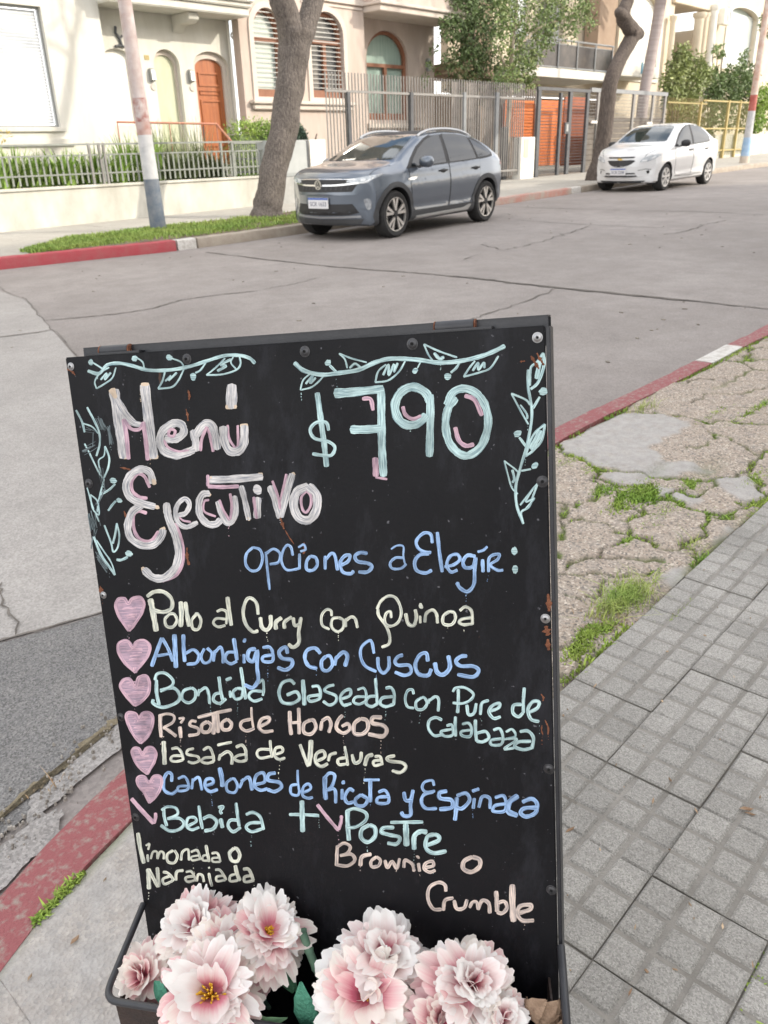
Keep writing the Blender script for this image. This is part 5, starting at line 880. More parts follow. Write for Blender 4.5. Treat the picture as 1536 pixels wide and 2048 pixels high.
k = MB(); hook = [(X_(474, 72, RY), RY-0.03, Z_(474, 72, RY)), (X_(462, 78, RY), RY-0.10, Z_(462, 79, RY)), (X_(455, 72, RY), RY-0.14, Z_(455, 72, RY)), (X_(457, 66, RY), RY-0.14, Z_(457, 66, RY))]; k.tube(smooth_path(hook), 0.02, 8); k.build('iron_hook', M_trim, h1)
k = MB(); k.tube([(XB-0.05, HY+0.30, 0), (XB-0.05, HY+0.30, 6)], 0.035, 8); k.build('drain_pipe', M_cream, h1)
# steps handrail
a = (X_(234, 244, 15.9), 15.9, Z_(234, 244, 15.9)); b_ = (X_(433, 248, 15.9), 15.9, Z_(433, 248, 15.9)); c_ = (X_(463, 283, 15.5), 15.5, Z_(463, 283, 15.5))
k = MB(); k.tube([a, b_], 0.022, 8); k.tube([b_, c_], 0.022, 8)
for t in (0.0, 0.5, 1.0):
    q = np.array(a)+(np.array(b_)-np.array(a))*t; k.tube([q, (q[0], q[1], 0.3)], 0.014, 6)
tag(k.build('handrail', M_irono, None), 'thin rust red handrail in front of the two arched doors', 'handrail')
# ------------------------------------------------ garden wall with railing
GY = 14.32; gx1 = X_(556, 390, GY); gz_top = Z_(230, 367, GY)
k = MB(); k.box(-14, gx1, GY, GY+0.2, -0.4, gz_top-0.05); k.box(-14, gx1+0.02, GY-0.03, GY+0.23, gz_top-0.047, gz_top)
tag(k.build('garden_wall', M_gardenwall, None, bevel=0.008), 'low stained cream wall along the pavement carrying a metal railing', 'wall')
rz1 = Z_(220, 286, GY+0.1); ry = GY+0.1
rail = root('iron_railing', 'silver grey iron railing standing on the low cream garden wall', 'railing', 6, ry)
k = MB(); k.box(-14, gx1-0.05, ry-0.02, ry+0.02, rz1-0.03, rz1); k.box(-14, gx1-0.05, ry-0.012, ry+0.012, rz1-0.20, rz1-0.175); k.box(-14, gx1-0.05, ry-0.012, ry+0.012, gz_top+0.17, gz_top+0.195); k.build('rail', M_irong, rail)
k = MB()
for i, x in enumerate(np.arange(-13.9, gx1-0.1, 0.115)): k.box(x-0.016, x+0.016, ry-0.005, ry+0.005, gz_top+0.03, rz1-0.19)
k.build('bar_row', M_irong, rail)
for px in (203, 212, 183, 445, 467): x = X_(px, 330, ry); MB().box(x-0.02, x+0.02, ry-0.021, ry+0.021, gz_top-0.01, rz1+0.004).build('post', M_irong if px > 300 else M_iron, rail)
for x in (-12, -9.6, -7.2, -4.8, -2.4, 0, 2.4, 4.6): MB().box(x-0.02, x+0.02, ry-0.021, ry+0.021, gz_top-0.01, rz1+0.004).build('post', M_irong, rail)
# garden gate leaf, grey meter cabinet and white post to the right of the wall
gx2 = X_(523, 330, ry); k = MB(); ggt = root('garden_gate', 'small pale iron gate with close bars between the wall and the tree', 'gate', gx1-0.3, ry+0.35)
y_ = ry+0.5; x0, x1 = X_(470, 330, y_), X_(556, 330, y_); k.box(x0, x1, y_-0.02, y_+0.02, rz1-0.05, rz1); k.box(x0, x1, y_-0.015, y_+0.015, gz_top+0.05, gz_top+0.09); k.box(x0, x1, y_-0.015, y_+0.015, gz_top+0.32, gz_top+0.35); k.build('gate_frame', M_irong, ggt)
k = MB()
for x in np.arange(x0, x1, 0.06): k.box(x-0.008, x+0.008, y_-0.006, y_+0.006, gz_top+0.06, rz1-0.04)
k.build('bar_row', M_irong, ggt)
cy = GY-0.12; cx0, cx1 = X_(540, 320, cy), X_(616, 330, cy); cz0, cz1 = Z_(590, 353, cy), Z_(590, 280, cy)
cab = root('meter_cabinet', 'plain grey service cabinet on a concrete plinth behind the tree', 'cabinet', (cx0+cx1)/2, cy)
MB().box(cx0, cx1, cy, cy+0.42, cz0, cz1).build('case', M_plastic, cab, bevel=0.02)
MB().box(cx0+0.05, cx1-0.05, cy-0.012, cy-0.001, cz0+0.06, cz1-0.06).build('door', M_plastic, cab, bevel=0.006)
MB().box(cx1+0.002, cx1+0.06, cy+0.02, cy+0.42, cz0, cz1-0.01).build('side_strip', M_irond, cab)
MB().box(cx0-0.15, cx1+0.1, cy-0.1, cy+0.5, 0.0, cz0-0.002).build('plinth', mat('plinth_concrete', (0.34, 0.34, 0.325), 0.9, scale=3, col2=(0.45, 0.445, 0.43), bump=0.3), cab, bevel=0.015)
px0, px1 = X_(622, 340, GY), X_(654, 340, GY); tag(MB().box(px0, px1, GY, GY+0.3, 0.0, Z_(640, 279, GY)).build('gate_pier', M_white, None, bevel=0.01), 'plain white rendered pier between the grey cabinet and the tall fence', 'pier')
# ------------------------------------------------ house 2 (pinkish, arched windows)
X2 = X_(897, 70, HY); XP = X_(729, 140, HY)
h2 = root('pink_house', 'pinkish rendered house with three arched brown framed windows and a balcony', 'house', (XB+X2)/2, 17.3)
def win_arch(px0, px1, pyb, pys, pyt, y): return arch(X_(px0, pys, y), X_(px1, pys, y), Z_((px0+px1)/2, pyb, y), Z_((px0+px1)/2, pys, y), Z_((px0+px1)/2, pyt, y))
A1 = win_arch(503, 560, 194, 62, 16, HY); A2 = win_arch(617, 683, 196, 70, 24, HY); PY = HY+0.55
A3 = win_arch(733, 816, 240, 118, 61, PY)
mb = MB(); wall_holes(mb, [(XB+0.003, -0.3), (XP, -0.3), (XP, 8.8), (XB+0.003, 8.8)], [A1, A2], HY-0.03, 0.25)
mb.box(XP-0.25, XP, HY, PY+0.2, -0.3, 8.8)
wall_holes(mb, [(XP-0.05, -0.3), (X2, -0.3), (X2, 8.8), (XP-0.05, 8.8)], [A3], PY, 0.25)
mb.build('wall', M_pink, h2)
MB().box(X2-0.3, X2-0.004, PY+0.26, 22, -0.3, 8.8).build('side_wall', M_greyside, h2)
for A_ in (A1, A2): k = MB(); ring(k, A_, grow(A_, 0.13), HY-0.07, HY-0.031); k.build('moulding', M_trim, h2)
sx0, sx1 = X_(498, 205), X_(705, 207); zs_ = Z_(600, 203)
k = MB(); k.box(sx0, sx1, HY-0.20, HY-0.033, zs_-0.08, zs_); k.box(sx0+0.06, sx1-0.06, HY-0.13, HY-0.033, zs_-0.20, zs_-0.083); k.build('sill', M_trim, h2, bevel=0.015)
k = MB(); k.box(X_(731, 248, PY), X_(845, 248, PY), PY-0.14, PY-0.003, Z_(775, 249, PY)-0.10, Z_(775, 249, PY)+0.02); k.build('sill', M_trim, h2, bevel=0.015)
def arched_window(A, y, fill, slatted, leaves):
    x0, x1 = A[0][0], A[1][0]; z0 = A[0][1]; zsp = max(p[1] for p in A[2:3])
    k = MB(); ring(k, grow(A, -0.09), grow(A, -0.002), y+0.10, y+0.18); zb = zsp-0.12
    k.box(x0+0.05, x1-0.05, y+0.095, y+0.175, zb-0.09, zb)
    k.box(x0+0.05, x1-0.05, y+0.096, y+0.176, z0+0.02, z0+0.18)
    if leaves == 2: k.box((x0+x1)/2-0.055, (x0+x1)/2+0.055, y+0.094, y+0.174, z0+0.1, zb-0.05)
    wn = k.build('window', M_wframe, h2); poly_face(grow(A, -0.05), y+0.21).build('pane', fill, wn)
    if slatted:
        s = MB(); z = z0+0.22; zt = max(p[1] for p in A)
        while z < zt-0.05:
            hw = (x1-x0)/2-0.06
            if z > zsp: hw = max(0.02, hw*math.sqrt(max(0, 1-((z-zsp)/(zt-zsp))**2)))
            c = (x0+x1)/2; s.box(c-hw, c+hw, y+0.03, y+0.042, z, z+0.018); z += 0.105
        s.build('bar_row', M_lamp, wn)
    return wn
M_pane1 = mat('pale_green_pane', (0.42, 0.50, 0.46), 0.12, scale=1.0, col2=(0.52, 0.60, 0.56), spec=0.6)
M_pane2 = mat('dark_pane', (0.06, 0.065, 0.07), 0.1, scale=1.5, col2=(0.18, 0.18, 0.18))
arched_window(A1, HY-0.03, M_pane1, True, 1); arched_window(A2, HY-0.03, M_pane2, True, 2); arched_window(A3, PY, M_curtain, False, 2)
# balcony over the recess
bz0 = Z_(812, 27, 16.35)
k = MB(); k.box(XP-0.02, X2+0.05, 16.35, PY, bz0, bz0+0.14); k.box(XP-0.08, X2+0.12, 16.27, PY, bz0+0.143, bz0+0.22); k.build('balcony', M_trim, h2, bevel=0.012)
k = MB(); k.box(XP-0.02, X2+0.06, 16.36, 16.5, bz0+0.223, bz0+1.1); k.build('parapet', M_pink, h2)
k = MB(); k.box(X_(600, 10), X_(722, 10), HY-0.10, HY-0.033, Z_(650, 3), Z_(650, 3)+0.12); k.box(X_(600, 10), X_(722, 10), HY-0.06, HY-0.034, Z_(650, 12), Z_(650, 12)+0.05); k.build('string_course', M_trim, h2)
x, z = X_(854, 130, PY), Z_(854, 130, PY); MB().box(x-0.07, x+0.07, PY-0.1, PY-0.002, z-0.17, z+0.17).build('wall_lamp', M_lamp, h2, bevel=0.02)
# upstairs windows of both houses (above the picture)
for hh, xs_ in ((h1, (-10, -5.5, -1, 3.5, 7)), (h2, (14.5, 17.5))):
    for x in xs_:
        o = MB().box(x, x+1.1, HY-0.06, HY-0.035, 5.6, 7.4).build('window', M_wframe, hh); MB().box(x+0.08, x+1.02, HY-0.07, HY-0.062, 5.68, 7.32).build('pane', M_pane2, o)
# ------------------------------------------------ tall fence of upright bars
FY = 14.35
def fence(name, label, cat, px0, px1, pytop, mbar, pitch, hw, posts, rails, mrail, bot=0.12, y=FY):
    x0, x1 = X_(px0, 250, y), X_(px1, 250, y); r = root(name, label, cat, (x0+x1)/2, y); zt = Z_((px0+px1)/2, pytop, y)
    k = MB(); n = int((x1-x0)/pitch)
    for i in range(n+1):
        x = x0+(x1-x0)*i/n; k.box(x-hw, x+hw, y-hw, y+hw, gz(x, 0.05)+bot, zt+rng.normal(0, 0.004))
    k.build('bar_row', mbar, r); k = MB()
    for py in rails: z = Z_((px0+px1)/2, py, y); k.box(x0-0.02, x1+0.02, y-0.022, y+0.022, z-0.025, z+0.025)
    k.build('rail', mrail, r)
    for px, w_, m in posts:
        x = X_(px, 240, y); MB().box(x-w_, x+w_, y-0.05, y+0.05, gz(x, 0.03), Z_(px, rails[0], y)+0.05).build('post', m, r, bevel=0.005)
    return r
M_irono_post = mat('light_iron_post', (0.19, 0.20, 0.21), 0.5, scale=5, col2=(0.25, 0.26, 0.27))
fence('bar_fence', 'tall fence of thin grey upright bars behind the grey car', 'fence', 655, 1046, 155, M_iron, 0.105, 0.011, [(697, 0.055, M_irond), (822, 0.06, M_irond), (927, 0.05, M_irono_post), (992, 0.075, M_irono_post)], [189, 352], M_iron)
k = root('slat_screen', 'close grey brown upright slat screen behind the bar fence', 'fence', X_(960, 250, 15.2), 15.2); y_ = 15.2
sl = MB(); x0, x1 = X_(905, 250, y_), X_(1078, 250, y_); zt = Z_(980, 168, y_)
for x in np.arange(x0, x1, 0.13): sl.box(x-0.033, x+0.033, y_-0.012, y_+0.012, gz(x, 0.05), zt+rng.normal(0, 0.006))
sl.build('slat_row', M_fslat, k); MB().box(x0, x1, y_+0.013, y_+0.05, zt-0.4, zt-0.32).build('rail', M_iron, k)
# orange slatted garage leaf seen through the fence, and dark louvred gate in front of another
def slat_leaf(label, px0, px1, pyt, pyb, y, m, group=None, pitch=0.10, th=0.09):
    x0, x1 = X_(px0, (pyt+pyb)/2, y), X_(px1, (pyt+pyb)/2, y); zt = Z_((px0+px1)/2, pyt, y); zb = Z_((px0+px1)/2, pyb, y)
    r = root('slatted_door', label, 'slatted door', (x0+x1)/2, y, group); s = MB(); slats(s, x0, x1, zb, zt, y, pitch, th, 0.012); s.build('slat_row', m, r)
    MB().box(x0-0.05, x0-0.003, y-0.03, y+0.03, zb, zt).build('jamb', M_orange_d, r); MB().box(x1+0.003, x1+0.05, y-0.03, y+0.03, zb, zt).build('jamb', M_orange_d, r)
    return r
slat_leaf('orange wooden panel of upright boards seen through the bar fence', 1009, 1066, 207, 274, 15.0, M_orange)
slat_leaf('bright orange slatted door behind the left leaf of the louvred gate', 1074, 1124, 203, 330, 15.3, M_orange)
slat_leaf('darker red slatted door behind the right leaf of the louvred gate', 1127, 1168, 196, 330, 15.35, M_orange_d)
x, z = X_(1163, 187, 15.3), Z_(1163, 187, 15.3)
gate = root('louvred_gate', 'dark grey louvred driveway gate with lock plate, left of the crooked tree', 'gate', X_(1120, 260, FY), FY)
gzt = Z_(1120, 178, FY); gxa, gxb = X_(1071, 260, FY), X_(1174, 260, FY)
k = MB(); slats(k, gxa+0.1, gxb-0.05, gz(gxa, 0.05)+0.10, gzt-0.05, FY+0.02, 0.085, 0.012, 0.022); k.build('louvre_row', M_irond, gate)
for px, w_ in ((1075, 0.085), (1118, 0.06), (1137, 0.085), (1171, 0.08)):
    x = X_(px, 260, FY); MB().box(x-w_, x+w_, FY-0.04, FY+0.04, gz(x, 0.06), gzt if px != 1118 else gzt-0.1).build('stile', M_irond, gate, bevel=0.005)
MB().box(gxa, gxb, FY-0.045, FY+0.035, gzt-0.06, gzt+0.03).build('top_rail', M_irond, gate)
x, z = X_(1131, 256, FY), Z_(1131, 256, FY); lk = MB().box(x-0.16, x+0.12, FY-0.075, FY-0.041, z-0.17, z+0.16).build('lock_plate', M_irond, gate, bevel=0.01); MB().box(x-0.08, x+0.03, FY-0.085, FY-0.076, z-0.10, z+0.10).build('keypad', M_lamp, lk)
fz = Z_(1150, 178, FY)
sg = root('mesh_gate', 'wide grey sliding gate of wire mesh over boards behind the crooked tree', 'gate', X_(1250, 260, FY), FY+0.05); y_ = FY+0.06
x0, x1 = X_(1176, 260, y_), X_(1327, 260, y_); zt = Z_(1250, 181, y_)
k = MB(); k.box(x0, x1, y_-0.04, y_+0.04, zt-0.10, zt+0.02); k.build('top_rail', M_irono_post, sg)
for px in (1192, 1262, 1300, 1324): x = X_(px, 260, y_); MB().box(x-0.06, x+0.06, y_-0.035, y_+0.035, gz(x, 0.06), zt-0.102).build('stile', M_iron, sg)
k = MB(); slats(k, x0, x1, gz(x0, 0.06)+0.03, zt-0.95, y_+0.03, 0.16, 0.148, 0.012); k.build('board_row', mat('grey_gate_board', (0.10, 0.085, 0.072), 0.75, scale=4, col2=(0.15, 0.13, 0.11)), sg)
k = MB(); slats(k, x0, x1, zt-0.9, zt-0.12, y_+0.01, 0.10, 0.012, 0.006)
for x in np.arange(x0, x1, 0.10): k.box(x-0.005, x+0.005, y_+0.018, y_+0.024, zt-0.93, zt-0.11)
k.build('wire_row', M_iron, sg)
for px, py in ((1189, 244), (1300, 246)): x, z = X_(px, py, y_-0.1), Z_(px, py, y_-0.1); MB().box(x-0.18, x+0.18, y_-0.1, y_-0.04, z-0.035, z+0.035).build('mail_slot', M_white, sg)
mp = root('meter_pier', 'short cream pier with a small meter box left of the louvred gate', 'pier', X_(1055, 310, FY), FY-0.1); x0, x1 = X_(1042, 310, FY-0.1), X_(1069, 310, FY-0.1)
MB().box(x0, x1, FY-0.1, FY+0.18, 0.1, Z_(1055, 274, FY-0.1)).build('pier_body', M_white, mp, bevel=0.012); x = X_(1053, 295, FY-0.1); z0, z1 = Z_(1053, 315, FY-0.1), Z_(1053, 277, FY-0.1)
MB().box(x-0.14, x+0.10, FY-0.115, FY-0.101, z0, z1).build('meter_box', M_frost, mp)
x = X_(1007, 290, 14.7); tag(MB().box(x-0.09, x+0.09, 14.62, 14.8, 0.2, Z_(1007, 254, 14.7)).build('gate_motor_post', M_irond, None, bevel=0.01), 'dark square post standing behind the bar fence', 'post')
# ------------------------------------------------ building 3: balconies and brown piers
BY = 19.0; x0, x1 = X_(895, 90, BY), X_(1240, 90, BY)
h3 = root('apartment_house', 'sandy apartment house with a glass fronted balcony above the gates', 'apartment house', (x0+x1)/2, BY)
mb = MB(); wz0, wz1 = Z_(1150, 150, BY), Z_(1150, 10, BY)
o1_ = [(X_(1075, 80, BY), wz0), (X_(1125, 80, BY), wz0), (X_(1125, 80, BY), wz1), (X_(1075, 80, BY), wz1)]; o2_ = [(X_(1020, 80, BY), wz0), (X_(1058, 80, BY), wz0), (X_(1058, 80, BY), wz1+0.3), (X_(1020, 80, BY), wz1+0.3)]
wall_holes(mb, [(x0+0.01, 2.95), (x1, 2.95), (x1, 9.5), (x0+0.01, 9.5)], [o1_, o2_], BY, 0.3); mb.build('wall', M_stone, h3)
MB().box(x0+0.02, x1, BY+0.6, BY+0.8, -0.2, 2.94).build('ground_floor_wall', M_brownw, h3)
for q in (o1_, o2_): k = MB(); slats(k, q[0][0], q[1][0], q[0][1], q[2][1], BY+0.2, 0.12, 0.11, 0.01); k.build('shutter', M_blind, h3)
by0 = 16.9; bz = Z_(1150, 158, by0); bx0, bx1 = X_(1030, 150, by0), X_(1228, 150, by0)
bal = MB().box(bx0, bx1, by0, BY, bz, bz+0.28).build('balcony', M_cream, h3, bevel=0.01)
MB().box(X_(900, 150, by0+0.5), bx0-0.003, by0+0.5, BY, bz-0.1, bz+0.25).build('beam', M_brownw, h3)
M_bglass = mat('smoked_balcony_glass', (0.03, 0.03, 0.032), 0.2, scale=1.5, col2=(0.10, 0.085, 0.075), spec=0.3)
rz0, rz1_ = bz+0.36, Z_(1170, 85, by0); k = MB().box(bx0+0.1, bx1-0.05, by0+0.08, by0+0.10, rz0, rz1_-0.12).build('glass_panel', M_bglass, bal)
k = MB(); k.tube([(bx0+0.05, by0+0.09, rz1_), (bx1, by0+0.09, rz1_)], 0.035, 8); k.tube([(bx0+0.05, by0+0.09, rz0-0.03), (bx1, by0+0.09, rz0-0.03)], 0.03, 8); k.tube([(bx0+0.05, by0+0.09, rz1_-0.13), (bx1, by0+0.09, rz1_-0.13)], 0.02, 8)
for t in np.linspace(0.02, 0.98, 6): x = bx0+(bx1-bx0)*t; k.tube([(x, by0+0.06, bz+0.282), (x, by0+0.06, rz1_)], 0.028, 8)
k.build('balcony_rail', M_lamp, bal)
MB().box(X_(1197, 60, 18.3), X_(1232, 60, 18.3), 18.3, 18.9, bz+0.29, 9.4).build('brown_pier', mat('brown_pier_paint', (0.28, 0.20, 0.145), 0.85, scale=2, col2=(0.36, 0.27, 0.20)), h3)
MB().box(X_(950, 60, 17.6), X_(985, 60, 17.6), 17.6, 18.2, 0, 9.4).build('brown_pier', M_brownw, h3)
MB().box(X_(1098, 60, 18.5), X_(1112, 60, 18.5), 18.5, 18.95, bz+0.29, 9.4).build('drain_pipe', M_iron, h3)
# ------------------------------------------------ building 4: arches and columns
CYY = 18.2; x0, x1 = X_(1236, 90, CYY), 62
h4 = root('villa', 'ochre villa with a tall arched shutter, round columns and an arched window', 'villa', 40, CYY)
V1 = arch(X_(1258, 100, CYY), X_(1313, 100, CYY), Z_(1290, 150, CYY), Z_(1290, 45, CYY), Z_(1290, -12, CYY)); V2x = (X_(1343, 80, CYY), X_(1402, 80, CYY)); V2 = [(V2x[0], 0.8), (V2x[1], 0.8), (V2x[1], Z_(1370, 12, CYY)), (V2x[0], Z_(1370, 12, CYY))]
V3 = arch(X_(1450, 90, CYY), X_(1508, 90, CYY), Z_(1480, 132, CYY), Z_(1480, 34, CYY), Z_(1480, 14, CYY))
mb = MB(); wall_holes(mb, [(x0, -0.3), (V2x[0], -0.3), (V2x[0], 10), (x0, 10)], [V1], CYY, 0.35); wall_holes(mb, [(V2x[1], -0.3), (x1, -0.3), (x1, 10), (V2x[1], 10)], [V3], CYY, 0.35); mb.box(V2x[0]+0.001, V2x[1]-0.001, CYY+0.003, CYY+0.35, V2[2][1], 10); mb.box(V2x[0]-0.3, V2x[0]-0.001, CYY+0.352, CYY+1.5, 0, 6); mb.box(V2x[1]+0.001, V2x[1]+0.3, CYY+0.352, CYY+1.5, 0, 6); mb.box(V2x[0], V2x[1], CYY+0.352, CYY+1.5, V2[2][1], V2[2][1]+0.2); mb.build('wall', M_stone, h4)
for A_, g_ in ((V1, 0.28), (V3, 0.22)): k = MB(); ring(k, A_, grow(A_, g_), CYY-0.07, CYY-0.003); k.build('moulding', M_cream, h4)
k = MB(); z = V1[0][1]; zt = max(p[1] for p in V1); zsp = V1[2][1]; c = (V1[0][0]+V1[1][0])/2; hw0 = (V1[1][0]-V1[0][0])/2
while z < zt-0.03: hw = hw0*(1 if z < zsp else math.sqrt(max(0, 1-((z-zsp)/(zt-zsp))**2))); k.box(c-hw, c+hw, CYY+0.15, CYY+0.17, z, z+0.085); z += 0.095
k.build('shutter', M_white, h4)
k = MB(); slats(k, V3[0][0], V3[1][0], V3[0][1], V3[2][1]+0.15, CYY+0.22, 0.07, 0.065, 0.006); k.build('shutter', mat('grey_green_shutter', (0.42, 0.47, 0.46), 0.3, scale=0.8, col2=(0.62, 0.66, 0.65), coat=0.5), h4)
poly_face(V3, CYY+0.30).build('pane', M_pane1, h4); MB().box(V2x[0]-0.1, V2x[1]+0.1, CYY+1.5, CYY+1.6, 0, 6).build('recess_wall', M_brownw, h4)
MB().box(V2x[0]-0.35, V2x[1]+0.45, CYY-0.16, CYY-0.004, V2[2][1]+0.004, V2[2][1]+0.42).build('lintel', M_stone, h4, bevel=0.02)
def column(px, pyt, r, y, nm='column', m=M_stone):
    x = X_(px, 80, y); zt = Z_(px, pyt, y); k = MB(); k.lathe([(r*1.3, 0.6), (r*1.3, 0.75), (r*1.05, 0.85), (r, 1.2), (r*0.88, zt-0.35), (r*0.95, zt-0.30), (r*0.9, zt-0.25), (r*1.25, zt-0.14), (r*1.3, zt-0.004), (0.001, zt-0.004)], (x, y, 0), 'z', 20); return k.build(nm, m, h4, smooth=True)
column(1394, 24, 0.24, CYY-0.3); column(1406, 24, 0.16, CYY-0.28); column(1422, 8, 0.20, CYY-0.25, 'pipe_column', M_white); column(1343, 30, 0.14, CYY-0.28)
x, z = X_(1452, 32, CYY-0.4), Z_(1452, 34, CYY-0.4); ac = MB().box(x-0.42, x+0.42, CYY-0.52, CYY-0.2, z-0.33, z+0.33).build('air_conditioner', M_white, h4, bevel=0.03)
k = MB(); k.lathe([(0.23, -0.004), (0.25, -0.02), (0.20, -0.02), (0.19, -0.006), (0.06, -0.006), (0.05, -0.016), (0.001, -0.016)], (x+0.08, CYY-0.52, z), 'y', 20); k.build('fan_grille', M_lamp, ac)
k = MB(); bz_ = Z_(1285, 155, 16.9); k.box(X_(1238, 150, 16.9), X_(1318, 150, 16.9), 16.9, CYY-0.004, bz_, bz_+0.4); vb = k.build('balcony', M_cream, h4, bevel=0.02)
k = MB(); xa_, xb2 = X_(1246, 130, 16.95), X_(1316, 130, 16.95); zt = Z_(1285, 100, 16.95)
for x in np.arange(xa_, xb2, 0.13): k.box(x-0.009, x+0.009, 16.94, 16.96, bz_+0.402, zt)
k.box(xa_, xb2, 16.93, 16.97, zt, zt+0.04); k.build('balcony_rail', M_white, vb)
x, z = X_(1291, 137, 16.9), Z_(1291, 137, 16.9); k = MB()
for i in range(6): k.box(x-0.35, x+0.35, 16.87, 16.90, z-0.18+i*0.06, z-0.15+i*0.06)
k.box(x-0.38, x-0.34, 16.86, 16.91, z-0.2, z+0.2); k.build('crate_planter', mat('blue_plastic', (0.12, 0.30, 0.42), 0.5), vb)
# ------------------------------------------------ yellow fence, right wall
fence('yellow_fence', 'yellow painted fence of fine upright bars right of the white car', 'fence', 1331, 1408, 196, mat('dull_yellow_bar', (0.22, 0.17, 0.06), 0.6, scale=3, col2=(0.30, 0.24, 0.09)), 0.13, 0.008, [(1398, 0.05, M_yellow)], [206, 256], mat('dull_yellow_rail', (0.30, 0.24, 0.09), 0.6), y=FY)
yg = fence('yellow_gate', 'yellow iron gate with a brighter frame beside the painted pole', 'gate', 1402, 1500, 200, mat('olive_bar', (0.19, 0.18, 0.07), 0.6, scale=3, col2=(0.26, 0.245, 0.10)), 0.13, 0.008, [(1453, 0.06, M_yellow), (1476, 0.05, M_yellow), (1499, 0.05, M_yellow)], [203, 257, 300], M_yellow, y=FY+0.02)
k = MB(); k.box(X_(1436, 300, FY-0.1), 70, FY+0.1, FY+0.35, 0, Z_(1490, 268, FY-0.1)); tag(k.build('low_white_wall', M_gardenwall, None, bevel=0.01), 'low pale wall beyond the painted pole at the right edge', 'wall')
k = MB(); k.box(X_(1419, 300, FY-0.06), X_(1433, 300, FY-0.06), FY-0.06, FY+0.09, 0, Z_(1427, 287, FY-0.06)); tag(k.build('stone_block', M_gardenwall, None, bevel=0.02), 'small square masonry block at the foot of the yellow gate', 'block')
# ------------------------------------------------ painted poles
def pole(name, label, foot, head_px, pyt, radii, bands, z0):
    x, y = foot; zt = float(F(*head_px, y)[2]); xt = float(F(*head_px, y)[0]); r = root(name, label, 'pole', x, y)
    A = np.array([x, y, gz(x, z0)]); B = np.array([xt, y, zt]); B = B+(B-A)*0.9
    zz_ = lambda py: float(F(head_px[0]+(pyt[0]-head_px[0])*(py-head_px[1])/(pyt[1]-head_px[1]), py, y)[2])
    cuts = [A[2]]+[zz_(py) for py, _, _ in bands[:-1]]+[B[2]]
    for i, (_, m, nm) in enumerate(bands):
        ts_ = np.linspace(cuts[i], cuts[i+1], 6); pts = [A+(B-A)*((t-A[2])/(B[2]-A[2])) for t in ts_]; g_ = 0.0012*i
        rr = [np.interp((t-A[2])/(B[2]-A[2]), radii[0], radii[1])+0.001*(i % 2) for t in ts_]
        MB().tube(pts, rr, 16).build(nm, m, r, smooth=True)
    return r
M_pblue = mat('flaking_blue_paint', (0.085, 0.115, 0.165), 0.7, scale=7, col2=(0.20, 0.215, 0.235), bump=0.2, bscale=60)
M_pwhite = mat('flaking_white_paint', (0.40, 0.405, 0.42), 0.7, scale=6, col2=(0.54, 0.54, 0.545), bump=0.2, bscale=60)
M_prust = mat('flaking_pink_paint', (0.38, 0.29, 0.265), 0.75, scale=4.2, col2=(0.50, 0.455, 0.45), bump=0.3, bscale=50)
M_pred = mat('faded_red_paint', (0.26, 0.09, 0.075), 0.7, scale=9, col2=(0.50, 0.46, 0.45), bump=0.3, bscale=50)
pf = G(317, 458, 0.06)
pole('street_pole', 'leaning tapered pole painted blue, white and flaking pink beside the grass strip', (pf[0], pf[1]), (249, 0), (317, 458), ([0, 0.2, 0.5, 1], [0.128, 0.112, 0.098, 0.085]), [(358, M_pblue, 'blue_band'), (270, M_pwhite, 'white_band'), (244, mat('worn_red_band', (0.32, 0.17, 0.145), 0.75, scale=5, col2=(0.46, 0.38, 0.36)), 'red_band'), (196, M_pred, 'red_band'), (0, M_prust, 'upper_shaft')], 0.05)
pf = G(1409+0, 326, 0.06) if False else G(1488, 326, 0.06)
pole('street_pole', 'tall tapered pole with red, white and blue bands at the right edge', (pf[0], pf[1]), (1532, 30), (1488, 326), ([0, 0.15, 0.5, 1], [0.165, 0.125, 0.105, 0.08]), [(312, mat('bare_pole_foot', (0.50, 0.42, 0.34), 0.8, scale=6, col2=(0.58, 0.52, 0.45)), 'foot'), (275, mat('sky_blue_paint', (0.22, 0.38, 0.58), 0.65, scale=6, col2=(0.40, 0.52, 0.66)), 'blue_band'), (222, M_pwhite, 'white_band'), (190, mat('red_band_paint', (0.34, 0.07, 0.055), 0.65, scale=6, col2=(0.44, 0.15, 0.12)), 'red_band'), (0, mat('peeling_white_paint', (0.66, 0.60, 0.54), 0.75, scale=3, col2=(0.45, 0.25, 0.18), bump=0.3), 'upper_shaft')], 0.05)
# ------------------------------------------------ the near side of the street, behind the camera (unseen, added and sized to keep the street in open shade)
nb = root('shade_building', 'plain unseen building along the near pavement, sized to shade the street', 'building', 6, -5.0)
mb = MB(); op = [[(x, 0.6), (x+1.5, 0.6), (x+1.5, 2.8), (x, 2.8)] for x in (-0.5, 3, 6.5, 10, 13.5, 17, 20.5, 24, 27.5)]+[[(x, 4.4), (x+1.1, 4.4), (x+1.1, 6.2), (x, 6.2)] for x in (0, 3.5, 7, 10.5, 14, 17.5, 21, 24.5)]
wall_holes(mb, [(-1.2, -0.1), (30, -0.1), (30, 10.8), (-1.2, 10.8)], [[(p[0], p[1]) for p in o] for o in op], -5.0, -0.25)
mb.box(-1.2, 30, -16, -5.26, 10.6, 10.8); mb.box(-1.4, -1.2, -16, -5.0, -0.1, 10.8); mb.box(30, 30.2, -16, -5.0, -0.1, 10.8); mb.build('wall', M_white, nb)  # wall white so that more light bounces on to the flowers
for o in op:
    wn = MB().box(o[0][0], o[1][0], -5.24, -5.20, o[0][1], o[2][1]).build('window', M_pane2, nb)
